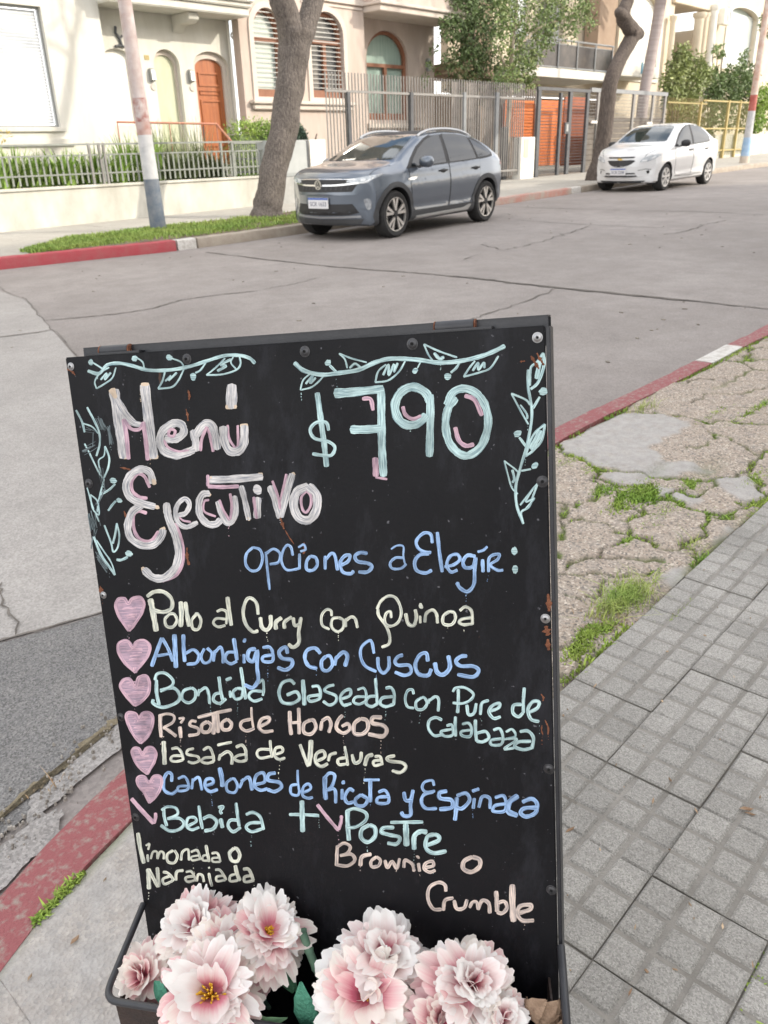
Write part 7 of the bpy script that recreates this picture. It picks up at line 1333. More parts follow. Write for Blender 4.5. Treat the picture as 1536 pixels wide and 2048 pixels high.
def plate(car, z, w_, text, front=True, tilt=0.0, xo=0.0):
    h, _, _, _ = car.bvh.ray_cast(Vector((4, 0, z)), Vector((-1, 0, 0))); x = h[0]+0.006+xo
    b = MB().box(x, x+0.008, -w_/2, w_/2, z-0.075, z+0.075).build('licence_plate', M_plate, car.root, False, bevel=0.003)
    MB().box(x+0.0085, x+0.0105, -w_/2+0.004, w_/2-0.004, z+0.048, z+0.073).build('plate_band', M_plblue, b, False)
    cu = bpy.data.curves.new('t', 'FONT'); cu.body = text; cu.size = 0.083; cu.align_x = 'CENTER'; cu.align_y = 'CENTER'; cu.extrude = 0.0008; cu.space_character = 0.98
    to = bpy.data.objects.new('t', cu); C.objects.link(to); dg = bpy.context.evaluated_depsgraph_get(); me = bpy.data.meshes.new_from_object(to.evaluated_get(dg)); bpy.data.objects.remove(to); bpy.data.curves.remove(cu)
    mtx = Matrix(((0, 0, 1, x+0.0095), (1, 0, 0, 0), (0, 1, 0, z-0.014), (0, 0, 0, 1))); me.transform(mtx); me.materials.clear(); me.materials.append(M_plink); me.name = 'plate_number'
    o = bpy.data.objects.new('plate_number', me); C.objects.link(o); o.parent = b; WM[o] = WM[b]
def loop(pts, n=5): return [tuple(p) for p in smooth_path(list(pts)+[pts[0]], n=n)[:-1]]
# ---------------------------------------------------------------- grey crossover
PG = dict(x0=-2.13, x1=2.06, W=1.757, r=0.335, arch=0.385, axles=(1.283, -1.283), tumble=0.36, crease=0.66,
    top=[(-2.13, 0.62), (-2.12, 0.82), (-2.09, 0.97), (-2.03, 1.035), (-1.90, 1.085), (-1.55, 1.25), (-1.15, 1.385), (-0.75, 1.452), (-0.30, 1.475), (0.10, 1.458), (0.40, 1.405), (0.75, 1.27), (1.17, 1.085), (1.30, 1.055), (1.65, 1.01), (1.90, 0.945), (1.99, 0.89), (2.035, 0.80), (2.06, 0.66)],
    bot=[(-2.13, 0.42), (-2.05, 0.33), (-1.8, 0.26), (-1.2, 0.20), (1.2, 0.19), (1.85, 0.20), (1.99, 0.23), (2.06, 0.40)],
    half=[(-2.13, 0.74), (-2.0, 0.82), (-1.6, 0.866), (-1.0, 0.868), (0, 0.862), (1.0, 0.872), (1.6, 0.872), (1.85, 0.84), (1.98, 0.785), (2.06, 0.715)],
    belt=[(-2.13, 0.55), (-2.1, 0.80), (-2.03, 0.965), (-1.85, 1.02), (-1.4, 1.03), (-0.5, 0.985), (0.5, 0.95), (1.2, 0.945), (1.7, 0.915), (1.90, 0.86), (1.99, 0.78), (2.06, 0.60)],
    shift=[(-2.13, -0.20), (-1.8, -0.14), (-1.0, -0.04), (0, 0.03), (0.8, 0.12), (1.3, 0.10), (1.7, 0.12), (1.93, 0.21), (2.06, 0.29)])
sy = G(776.5, 476.7); gc = Car('parked_car', 'grey metallic crossover with a sloping roof and silver roof rails, parked behind the forked tree', PG, M_paintg, (10.40, 9.13, gz(10.40)), math.radians(184.2))
gl = loop([(0.88, 0.965), (0.80, 1.03), (0.55, 1.20), (0.28, 1.33), (0.02, 1.385), (-0.18, 1.40), (-0.20, 1.395), (-0.165, 1.0), (-0.165, 0.992), (0.3, 0.975)], 3)
gl = [(0.86, 0.972), (0.74, 1.075), (0.52, 1.215), (0.28, 1.325), (0.05, 1.382), (-0.12, 1.402), (-0.14, 1.40), (-0.10, 0.998), (0.4, 0.982)]
gl2 = [(-0.20, 0.999), (-0.225, 1.408), (-0.6, 1.402), (-0.83, 1.372), (-0.90, 1.358), (-0.98, 1.030), (-0.96, 1.024), (-0.6, 1.010)]
gl3 = [(-1.04, 1.034), (-0.965, 1.33), (-1.10, 1.285), (-1.28, 1.215), (-1.44, 1.135), (-1.48, 1.10), (-1.44, 1.07), (-1.25, 1.045)]
surround = [(0.98, 0.952), (0.80, 1.085), (0.55, 1.245), (0.28, 1.36), (0.05, 1.42), (-0.25, 1.44), (-0.62, 1.432), (-0.95, 1.385), (-1.25, 1.27), (-1.48, 1.145), (-1.545, 1.09), (-1.50, 1.045), (-1.25, 1.02), (-0.6, 0.985), (-0.1, 0.97), (0.4, 0.955)]
doorF = [(0.93, 0.955), (0.93, 0.80), (0.86, 0.42), (0.78, 0.335), (-0.12, 0.335), (-0.155, 0.45), (-0.155, 0.985), (0.4, 0.965)]
doorR = [(-0.175, 0.987), (-0.175, 0.45), (-0.15, 0.335), (-0.72, 0.335), (-0.80, 0.40), (-0.90, 0.60), (-1.06, 0.80), (-1.08, 1.02), (-0.6, 0.998)]
for sd in ('L', 'R'):
    gc.patch('window_surround', surround, sd, M_blkpl, 0.0035)
    for dp, q, hx in ((doorF, gl, 0.02), (doorR, gl2, -0.93)):
        gc.line('door_seam', dp+[dp[0]], sd, 0.012, M_blkpl, 0.0022); d = gc.patch('door', grow(dp, -0.006), sd, M_paintg, 0.0036, edge=0.07)
        gc.patch('window', q, sd, M_carglass, 0.007, d)
        y_ = 1 if sd == 'L' else -1; h, nn, _, _ = gc.bvh.ray_cast(Vector((hx, 3*y_, 0.88)), Vector((0, -y_, 0)))
        gc.patch('handle_recess', loop([(hx+0.13, 0.885), (hx, 0.91), (hx-0.10, 0.885), (hx, 0.85)], 3), sd, M_blkpl, 0.005, d)
        MB().tube([(hx+0.12, h[1]+y_*0.008, 0.885), (hx+0.08, h[1]+y_*0.028, 0.888), (hx-0.08, h[1]+y_*0.028, 0.89), (hx-0.11, h[1]+y_*0.008, 0.888)], 0.013, 8).build('handle', M_blkpl, d, False, smooth=True)
    gc.patch('quarter_window', gl3, sd, M_carglass, 0.007)
    for ax in PG['axles']:
        a = np.linspace(math.radians(-18), math.radians(198), 26); r0, r1 = 0.383, 0.452
        gc.patch('arch_trim', [(ax+r1*math.cos(t), 0.335+r1*math.sin(t)) for t in a]+[(ax+r0*math.cos(t), 0.335+r0*math.sin(t)) for t in a[::-1]], sd, M_greypl, 0.010, edge=0.05)
    gc.patch('sill_trim', [(0.88, 0.36), (0.83, 0.225), (-0.84, 0.225), (-0.88, 0.36)], sd, M_greypl, 0.008); gc.patch('sill_strip', [(0.76, 0.275), (0.80, 0.235), (-0.72, 0.25), (-0.80, 0.33), (-0.74, 0.335), (-0.55, 0.295)], sd, mat('sill_silver', (0.42, 0.42, 0.41), 0.4, metal=0.3), 0.014)
    y_ = 1 if sd == 'L' else -1
    k = MB(); k.lathe([(0.001, -0.115), (0.055, -0.105), (0.078, -0.06), (0.082, 0.02), (0.070, 0.085), (0.035, 0.112), (0.001, 0.115)], (0.66, y_*0.98, 1.035), 'y', 20); mi = k.build('mirror', M_paintg, gc.root, False, smooth='all'); k = MB(); k.bar((0.70, y_*0.86, 0.965), (0.68, y_*0.93, 0.985), 0.035, 0.02); k.build('mirror_arm', M_blkpl, mi, False)
    k = MB(); pth = [(xx, y_*0.575, gc.bvh.ray_cast(Vector((xx, y_*0.575, 4)), Vector((0, 0, -1)))[0][2]+hh) for xx, hh in ((0.34, 0.0), (0.24, 0.022), (0.0, 0.034), (-0.4, 0.036), (-0.8, 0.034), (-1.05, 0.022), (-1.18, 0.0))]; k.tube(smooth_path(pth), 0.021, 10); k.build('roof_rail', M_satin, gc.root, False, smooth=True)
    gc.patch('side_badge', loop([(0.98, 0.815), (0.86, 0.83), (0.74, 0.825), (0.84, 0.79), (0.96, 0.79)], 3), sd, M_chrome, 0.006)
gc.patch('windscreen', [(-0.62, 1.085), (0.62, 1.085), (0.64, 1.10), (0.585, 1.25), (0.53, 1.37), (0.48, 1.40), (0, 1.412), (-0.48, 1.40), (-0.53, 1.37), (-0.585, 1.25), (-0.64, 1.10)], 'F', M_winds, 0.005, edge=0.05)
gc.patch('rear_window', [(-0.55, 1.12), (0.55, 1.12), (0.46, 1.36), (-0.46, 1.36)], 'B', M_carglass, 0.005)
gc.patch('roof_panel', [(0.22, -0.50), (0.30, 0), (0.22, 0.50), (-1.0, 0.47), (-1.0, -0.47)], 'T', M_blkpl, 0.003, edge=0.1)
gc.line('bonnet_seam', [(2.02, 0.56), (1.75, 0.74), (1.3, 0.775)], 'T', 0.010, M_blkpl, 0.002); gc.line('bonnet_seam', [(2.02, -0.56), (1.75, -0.74), (1.3, -0.775)], 'T', 0.010, M_blkpl, 0.002)
gc.patch('grille', [(-0.62, 0.82), (-0.52, 0.685), (0.52, 0.685), (0.62, 0.82), (0.47, 0.865), (-0.47, 0.865)], 'F', M_blkpl, 0.006, edge=0.05)
gc.line('grille_bar', [(-0.56, 0.85), (0, 0.857), (0.56, 0.85)], 'F', 0.010, M_chrome, 0.012); gc.line('grille_bar', [(-0.62, 0.80), (-0.3, 0.775), (0, 0.772), (0.3, 0.775), (0.62, 0.80)], 'F', 0.022, M_chrome, 0.012)
for y_ in np.linspace(-0.46, 0.46, 12): gc.line('grille_slat', [(y_, 0.71), (y_+0.012, 0.76)], 'F', 0.02, M_greypl, 0.009)
for s_ in (-1, 1):
    hl = gc.patch('headlight', [(s_*0.44, 0.815), (s_*0.60, 0.79), (s_*0.72, 0.80), (s_*0.815, 0.87), (s_*0.83, 0.905), (s_*0.75, 0.895), (s_*0.60, 0.868), (s_*0.47, 0.85)], 'F', M_lens, 0.008, edge=0.04)
    gc.line('light_strip', [(s_*0.56, 0.802), (s_*0.68, 0.806), (s_*0.73, 0.83), (s_*0.78, 0.86)], 'F', 0.018, M_lensw, 0.011, hl); gc.patch('lens_unit', loop([(s_*0.64, 0.825), (s_*0.69, 0.825), (s_*0.69, 0.86), (s_*0.64, 0.85)], 3), 'F', M_lensw, 0.011, hl)
    gc.patch('fog_light', loop([(s_*0.66, 0.575), (s_*0.71, 0.59), (s_*0.75, 0.555), (s_*0.755, 0.47), (s_*0.72, 0.43), (s_*0.68, 0.48)], 3), 'F', M_fog, 0.008, edge=0.04)
    gc.patch('tail_light', [(-2.0, 0.86), (-1.78, 0.905), (-1.80, 0.955), (-2.02, 0.985)], 'L' if s_ > 0 else 'R', M_tail, 0.006)
gc.patch('lower_intake', [(-0.60, 0.40), (-0.52, 0.52), (0.52, 0.52), (0.60, 0.40), (0.46, 0.365), (-0.46, 0.365)], 'F', M_blkpl, 0.006); gc.line('bumper_strip', [(-0.62, 0.345), (0, 0.335), (0.62, 0.345)], 'F', 0.03, mat('bumper_silver', (0.34, 0.35, 0.37), 0.4, metal=0.4), 0.01)
gc.patch('bumper_lip', [(-0.66, 0.31), (0.66, 0.31), (0.60, 0.235), (-0.60, 0.235)], 'F', M_greypl, 0.007)
plate(gc, 0.535, 0.40, 'SCR 1633')
h, _, _, _ = gc.bvh.ray_cast(Vector((4, 0, 0.785)), Vector((-1, 0, 0))); ex = h[0]+0.016; k = MB()
ringp = [(0.062, 0.0), (0.064, 0.006), (0.055, 0.006), (0.053, 0.0)]; k.lathe(ringp+[ringp[0]], (ex, 0, 0.785), 'x', 28); eb = k.build('emblem', M_chrome, gc.root, False, smooth=True)
k = MB(); k.lathe([(0.054, 0.001), (0.001, 0.001)], (ex-0.001, 0, 0.785), 'x', 24); k.build('emblem_disc', M_blkpl, eb, False)
def ebar(a, b): MB().bar((ex+0.004, a[0], 0.785+a[1]), (ex+0.004, b[0], 0.785+b[1]), 0.004, 0.005, (1, 0, 0)).build('emblem_stroke', M_chrome, eb, False)
for s_ in (-1, 1): ebar((s_*0.026, 0.046), (0, 0.008)); ebar((s_*0.044, 0.028), (s_*0.020, -0.046)); ebar((s_*0.020, -0.046), (0, -0.006))
def rim_g(car, x, y, r, sg, wh):
    k = MB(); k.lathe([(r*0.715, sg*0.004), (r*0.72, sg*0.009), (r*0.69, sg*0.008), (r*0.675, sg*-0.02)], (x, y, r), 'y', 40); rm = k.build('rim', M_alloy, wh, False, smooth=True); k = MB()
    for i in range(5):
        for da, wo, wi in ((-0.21, 0.026, 0.012), (0.21, 0.026, 0.012)):
            a = 2*math.pi*i/5+0.3; c0 = np.array([math.cos(a+da*0.35), math.sin(a+da*0.35)])*r*0.16; c1 = np.array([math.cos(a+da), math.sin(a+da)])*r*0.70; q = np.array([-(c1-c0)[1], (c1-c0)[0]]); q /= np.linalg.norm(q)
            pts = [c0-q*wi, c0+q*wi, c1+q*wo, c1-q*wo]; f0, b0 = sg*0.002, sg*-0.03
            k.add([(x+p[0], y+f0, r+p[1]) for p in pts]+[(x+p[0], y+b0, r+p[1]) for p in pts], [(0, 1, 2, 3), (7, 6, 5, 4), (0, 4, 5, 1), (1, 5, 6, 2), (2, 6, 7, 3), (3, 7, 4, 0)])
    k.build('spoke_set', M_alloy, rm, False); MB().lathe([(0.045, sg*-0.02), (0.045, sg*0.004), (0.001, sg*0.005)], (x, y, r), 'y', 18).build('hub_cap', M_wheeldark, rm, False)
def rim_simple(*a): rim_g(*a)
gc.wheels(rim_g)
# ---------------------------------------------------------------- white saloon
PW = dict(x0=-2.15, x1=2.13, W=1.705, r=0.30, arch=0.345, axles=(1.30, -1.228), tumble=0.34, crease=0.66,
    top=[(-2.15, 0.62), (-2.14, 0.84), (-2.10, 0.99), (-2.02, 1.06), (-1.85, 1.085), (-1.62, 1.10), (-1.30, 1.26), (-1.0, 1.375), (-0.65, 1.45), (-0.25, 1.478), (0.10, 1.465), (0.40, 1.41), (0.75, 1.265), (1.14, 1.075), (1.28, 1.035), (1.65, 0.965), (1.93, 0.875), (2.05, 0.80), (2.10, 0.70), (2.13, 0.58)],
    bot=[(-2.15, 0.38), (-2.05, 0.29), (-1.8, 0.24), (-1.2, 0.20), (1.2, 0.18), (1.9, 0.19), (2.05, 0.21), (2.13, 0.34)],
    half=[(-2.15, 0.70), (-2.0, 0.79), (-1.6, 0.84), (-1.0, 0.845), (0, 0.842), (1.0, 0.848), (1.6, 0.845), (1.9, 0.80), (2.05, 0.73), (2.13, 0.64)],
    belt=[(-2.15, 0.54), (-2.12, 0.80), (-2.05, 0.97), (-1.85, 1.01), (-1.4, 1.02), (-0.5, 0.985), (0.5, 0.95), (1.2, 0.935), (1.7, 0.875), (1.93, 0.79), (2.05, 0.70), (2.13, 0.52)],
    shift=[(-2.15, -0.20), (-1.8, -0.12), (-1.0, -0.04), (0, 0.03), (0.8, 0.12), (1.3, 0.12), (1.7, 0.16), (2.0, 0.26), (2.13, 0.34)])
wc = Car('parked_car', 'white four door saloon parked in front of the crooked tree', PW, M_paintw, (20.72, 9.60, gz(20.72)), math.radians(180.3))
g1 = [(0.84, 0.965), (0.72, 1.06), (0.50, 1.20), (0.26, 1.32), (0.02, 1.39), (-0.12, 1.408), (-0.13, 1.40), (-0.09, 0.995), (0.4, 0.98)]
g2 = [(-0.19, 1.0), (-0.215, 1.41), (-0.55, 1.395), (-0.80, 1.335), (-1.0, 1.25), (-1.14, 1.155), (-1.12, 1.04), (-0.6, 1.012)]
sur = [(0.93, 0.955), (0.76, 1.075), (0.53, 1.225), (0.27, 1.345), (0.03, 1.412), (-0.2, 1.428), (-0.57, 1.413), (-0.83, 1.352), (-1.04, 1.262), (-1.19, 1.16), (-1.17, 1.025), (-0.6, 0.998), (-0.1, 0.982), (0.4, 0.965)]
dF = [(0.90, 0.945), (0.90, 0.75), (0.84, 0.40), (0.76, 0.32), (-0.10, 0.32), (-0.14, 0.45), (-0.14, 0.972), (0.4, 0.957)]
dR = [(-0.165, 0.975), (-0.165, 0.45), (-0.13, 0.32), (-0.70, 0.32), (-0.80, 0.42), (-0.92, 0.62), (-1.12, 0.80), (-1.17, 1.015), (-0.6, 0.988)]
for sd in ('L', 'R'):
    wc.patch('window_surround', sur, sd, M_blkpl, 0.0035)
    for dp, q, hx in ((dF, g1, 0.02), (dR, g2, -0.93)):
        wc.line('door_seam', dp+[dp[0]], sd, 0.010, mat('seam_shadow', (0.12, 0.12, 0.12), 0.8), 0.0022); d = wc.patch('door', grow(dp, -0.005), sd, M_paintw, 0.0036, edge=0.07); wc.patch('window', q, sd, M_carglass, 0.007, d)
        y_ = 1 if sd == 'L' else -1; h, nn, _, _ = wc.bvh.ray_cast(Vector((hx, 3*y_, 0.86)), Vector((0, -y_, 0)))
        MB().tube([(hx+0.10, h[1]+y_*0.006, 0.86), (hx+0.06, h[1]+y_*0.026, 0.865), (hx-0.06, h[1]+y_*0.026, 0.868), (hx-0.09, h[1]+y_*0.006, 0.866)], 0.016, 8).build('handle', M_blkpl, d, False, smooth=True)
    y_ = 1 if sd == 'L' else -1
    k = MB(); k.lathe([(0.001, -0.11), (0.052, -0.10), (0.074, -0.055), (0.078, 0.02), (0.066, 0.08), (0.033, 0.105), (0.001, 0.11)], (0.64, y_*0.95, 1.02), 'y', 20); mi = k.build('mirror', M_blkpl, wc.root, False, smooth='all'); k = MB(); k.bar((0.68, y_*0.83, 0.955), (0.66, y_*0.90, 0.975), 0.035, 0.02); k.build('mirror_arm', M_blkpl, mi, False)
    wc.line('sill_seam', [(0.80, 0.30), (0, 0.285), (-0.80, 0.30)], sd, 0.012, M_greypl, 0.003)
    wc.patch('tail_light', [(-2.0, 0.80), (-1.80, 0.88), (-1.82, 0.96), (-2.04, 1.0)], sd, M_tail, 0.006)
wc.patch('windscreen', [(-0.60, 1.075), (0.60, 1.075), (0.625, 1.09), (0.575, 1.24), (0.52, 1.37), (0.47, 1.405), (0, 1.418), (-0.47, 1.405), (-0.52, 1.37), (-0.575, 1.24), (-0.625, 1.09)], 'F', M_winds, 0.005, edge=0.05)
wc.patch('rear_window', [(-0.55, 1.13), (0.55, 1.13), (0.46, 1.36), (-0.46, 1.36)], 'B', M_carglass, 0.005)
for s_ in (-1, 1): wc.line('bonnet_seam', [(2.0, s_*0.46), (1.7, s_*0.66), (1.25, s_*0.735)], 'T', 0.008, M_greypl, 0.002)
wc.patch('grille', loop([(-0.34, 0.70), (0, 0.70), (0.34, 0.70), (0.26, 0.61), (0.12, 0.565), (0, 0.555), (-0.12, 0.565), (-0.26, 0.61)], 3), 'F', M_blkpl, 0.007, edge=0.05); wc.patch('upper_grille', [(-0.34, 0.775), (0.34, 0.775), (0.31, 0.745), (-0.31, 0.745)], 'F', M_blkpl, 0.007)
wc.patch('gold_badge', [(-0.06, 0.715), (-0.03, 0.715), (-0.03, 0.705), (0.06, 0.705), (0.055, 0.73), (0.03, 0.73), (0.03, 0.74), (-0.06, 0.74)], 'F', M_gold, 0.012)
for s_ in (-1, 1):
    hl = wc.patch('headlight', [(s_*0.44, 0.655), (s_*0.60, 0.67), (s_*0.735, 0.725), (s_*0.80, 0.80), (s_*0.76, 0.815), (s_*0.62, 0.785), (s_*0.50, 0.745)], 'F', M_lens, 0.008, edge=0.04); wc.patch('lens_unit', loop([(s_*0.47, 0.67), (s_*0.56, 0.675), (s_*0.58, 0.705), (s_*0.50, 0.70)], 3), 'F', M_lensw, 0.011, hl); wc.patch('lens_unit', loop([(s_*0.66, 0.72), (s_*0.71, 0.735), (s_*0.73, 0.775), (s_*0.68, 0.765)], 3), 'F', M_lensw, 0.011, hl)
    wc.patch('fog_recess', loop([(s_*0.57, 0.455), (s_*0.61, 0.475), (s_*0.63, 0.43), (s_*0.60, 0.40)], 3), 'F', M_blkpl, 0.006); wc.line('bumper_crease', [(s_*0.42, 0.475), (s_*0.56, 0.505), (s_*0.66, 0.49)], 'F', 0.012, M_greypl, 0.003)
wc.patch('lower_intake', [(-0.42, 0.34), (-0.36, 0.43), (0.36, 0.43), (0.42, 0.34)], 'F', M_blkpl, 0.006); wc.line('intake_bar', [(-0.40, 0.385), (0.40, 0.385)], 'F', 0.022, M_paintw, 0.010)
wc.patch('bumper_lip', [(-0.58, 0.255), (0.58, 0.255), (0.52, 0.205), (-0.52, 0.205)], 'F', M_greypl, 0.005)
plate(wc, 0.455, 0.40, 'SCB 2208')
k = MB(); h, _, _, _ = wc.bvh.ray_cast(Vector((0.12, 0, 4)), Vector((0, 0, -1))); k.bar((0.12, 0, h[2]-0.002), (0.05, 0, h[2]+0.07), 0.008); k.build('aerial', M_blkpl, wc.root, False)
def rim_w(car, x, y, r, sg, wh):
    k = MB(); k.lathe([(r*0.715, sg*0.004), (r*0.70, sg*0.012), (r*0.63, sg*0.010), (r*0.61, sg*-0.02)], (x, y, r), 'y', 40); rm = k.build('rim', M_hubcap, wh, False, smooth=True); k = MB()
    for i in range(7):
        a = 2*math.pi*i/7+0.2; pts = [(r*0.12, -0.35), (r*0.12, 0.35), (r*0.66, 0.20), (r*0.66, -0.20)]; pts = [(rr*math.cos(a+d), rr*math.sin(a+d)) for rr, d in pts]; f0, b0 = sg*0.007, sg*-0.02
        k.add([(x+p[0], y+f0, r+p[1]) for p in pts]+[(x+p[0], y+b0, r+p[1]) for p in pts], [(0, 1, 2, 3), (7, 6, 5, 4), (0, 4, 5, 1), (1, 5, 6, 2), (2, 6, 7, 3), (3, 7, 4, 0)])
    k.build('spoke_set', M_hubcap, rm, False); MB().lathe([(0.05, sg*-0.02), (0.05, sg*0.010), (0.001, sg*0.012)], (x, y, r), 'y', 18).build('hub_cap', M_hubcap, rm, False)
wc.wheels(rim_w)
gc.root.scale = (0.965,)*3; gc.root.location = (10.42, 9.10, gz(10.42)); wc.root.scale = (0.98,)*3
# ================================================================== ARTIFICIAL PEONIES IN THE BASKET
def petal_mat(name, base, mid, tip):
    m = bpy.data.materials.new(name); m.use_nodes = True; n = m.node_tree; b = n.nodes['Principled BSDF']; L = n.links.new; b.inputs['Roughness'].default_value = 0.62; b.inputs['Specular IOR Level'].default_value = 0.25
    uv = n.nodes.new('ShaderNodeUVMap'); sp_ = n.nodes.new('ShaderNodeSeparateXYZ'); L(uv.outputs[0], sp_.inputs[0])
    ge = n.nodes.new('ShaderNodeNewGeometry'); mr = n.nodes.new('ShaderNodeMapRange'); mr.inputs[3].default_value = -0.48; mr.inputs[4].default_value = 0.14; L(ge.outputs['Random Per Island'], mr.inputs[0])
    mp = n.nodes.new('ShaderNodeMapping'); mp.inputs['Scale'].default_value = (16, 1.4, 1); L(uv.outputs[0], mp.inputs[0]); no = n.nodes.new('ShaderNodeTexNoise'); no.inputs['Scale'].default_value = 1; no.inputs['Detail'].default_value = 3; L(mp.outputs[0], no.inputs['Vector'])
    ad = n.nodes.new('ShaderNodeMath'); ad.operation = 'ADD'; L(sp_.outputs['Y'], ad.inputs[0]); L(mr.outputs[0], ad.inputs[1])
    ml = n.nodes.new('ShaderNodeMath'); ml.operation = 'MULTIPLY_ADD'; ml.inputs[1].default_value = 0.30; L(no.outputs['Fac'], ml.inputs[0]); L(ad.outputs[0], ml.inputs[2])
    r = n.nodes.new('ShaderNodeValToRGB'); e = r.color_ramp.elements; e[0].position = 0.16; e[0].color = (*base, 1); e[1].position = 0.92; e[1].color = (*tip, 1); q = e.new(0.50); q.color = (*mid, 1); L(ml.outputs[0], r.inputs['Fac']); L(r.outputs[0], b.inputs['Base Color'])
    bp = n.nodes.new('ShaderNodeBump'); bp.inputs['Strength'].default_value = 0.25; bp.inputs['Distance'].default_value = 0.001; L(no.outputs['Fac'], bp.inputs['Height']); L(bp.outputs[0], b.inputs['Normal'])
    ts = n.nodes.new('ShaderNodeBsdfTranslucent'); L(r.outputs[0], ts.inputs['Color']); mxs = n.nodes.new('ShaderNodeMixShader'); mxs.inputs[0].default_value = 0.36
    out = [x for x in n.nodes if x.type == 'OUTPUT_MATERIAL'][0]; L(b.outputs[0], mxs.inputs[1]); L(ts.outputs[0], mxs.inputs[2]); L(mxs.outputs[0], out.inputs['Surface'])
    return m
M_pet = petal_mat('peony_petal', (0.64, 0.17, 0.25), (0.86, 0.52, 0.54), (0.96, 0.91, 0.85)); M_petw = petal_mat('pale_peony_petal', (0.76, 0.28, 0.36), (0.90, 0.74, 0.72), (0.97, 0.96, 0.94)); M_petp = petal_mat('pink_peony_petal', (0.60, 0.17, 0.24), (0.70, 0.33, 0.39), (0.80, 0.60, 0.60))
M_stamen = mat('yellow_stamen', (0.72, 0.42, 0.02), 0.6, scale=200, col2=(0.80, 0.52, 0.05)); M_gleaf = mat('fabric_leaf', (0.035, 0.13, 0.065), 0.7, scale=60, col2=(0.06, 0.19, 0.10), bump=0.4, bscale=200); M_tleaf = mat('teal_fabric_leaf', (0.05, 0.22, 0.14), 0.7, scale=60, col2=(0.09, 0.30, 0.20), bump=0.4, bscale=200); M_pleaf = mat('pale_fabric_leaf', (0.14, 0.28, 0.15), 0.7, scale=60, col2=(0.20, 0.36, 0.20)); M_gstem = mat('jointed_stem', (0.10, 0.20, 0.14), 0.6, scale=60, col2=(0.16, 0.27, 0.19)); M_dry = mat('dried_leaf', (0.22, 0.14, 0.09), 0.85, scale=40, col2=(0.36, 0.25, 0.17), bump=0.5, bscale=120)
def petal(mb, o, ax, out, L_, W_, bend, cup, notch, nu=9, nv=15, ruffle=0.10):
    """petal rooted at o; ax = direction it grows, out = direction its back faces"""
    sd = np.cross(ax, out); sd /= np.linalg.norm(sd); vs = []; uv = []; ph = rng.uniform(0, 6.28); twist = rng.normal(0, 0.15)
    for i in range(nu):
        u = i/(nu-1)
        for j in range(nv):
            v = math.sin(math.pi/2*(-1+2*j/(nv-1)))
            ln = 0.64+0.36*max(0, 1-abs(v)**2.3)**0.45-notch*math.exp(-(v/0.17)**2)-0.25*notch*(math.exp(-((v-0.6)/0.12)**2)+math.exp(-((v+0.6)/0.12)**2))
            wv = W_*(0.20+0.74*math.sin(math.pi/2*min(1, u/0.72)))
            t = u*ln; a = bend*t**1.4
            rx = L_*(math.sin(a)/a if abs(a) > 1e-3 else 1)*t; ry = L_*((1-math.cos(a))/a if abs(a) > 1e-3 else 0)*t
            cz = cup*W_*v*v*(0.3+0.7*math.sin(math.pi*u*0.8))+ruffle*W_*math.sin(v*5+ph)*u*u
            p = o+ax*rx+out*(ry-cz)+sd*(v*wv+twist*L_*u*u*0.5); vs.append(p); uv.append(((v+1)/2, u))
    mb.add(vs, [(i*nv+j, i*nv+j+1, (i+1)*nv+j+1, (i+1)*nv+j) for i in range(nu-1) for j in range(nv-1)], uv)
RIGHT, DOWN, FWD = M3[:, 0], M3[:, 1], M3[:, 2]
def leaf_shape(mb, a, b, wd, up, curl=0.25, n=10):
    a, b = np.array(a), np.array(b); d = b-a; L_ = np.linalg.norm(d); d /= L_; s = np.cross(d, up); s /= np.linalg.norm(s); nn = np.cross(s, d); k = len(mb.v); vs = []
    for i in range(n):
        t = i/(n-1); w_ = wd*math.sin(math.pi*min(1, t*0.93+0.05))**0.8*(1+0.13*(i % 2)); c = a+d*L_*t+nn*L_*curl*math.sin(math.pi*t*0.9)
        vs += [c-s*w_-nn*w_*0.25, c-s*w_*0.5, c+nn*w_*0.12*0-nn*0.002, c+s*w_*0.5, c+s*w_-nn*w_*0.25]
    mb.add(vs, [(i*5+j, i*5+j+1, (i+1)*5+j+1, (i+1)*5+j) for i in range(n-1) for j in range(4)])
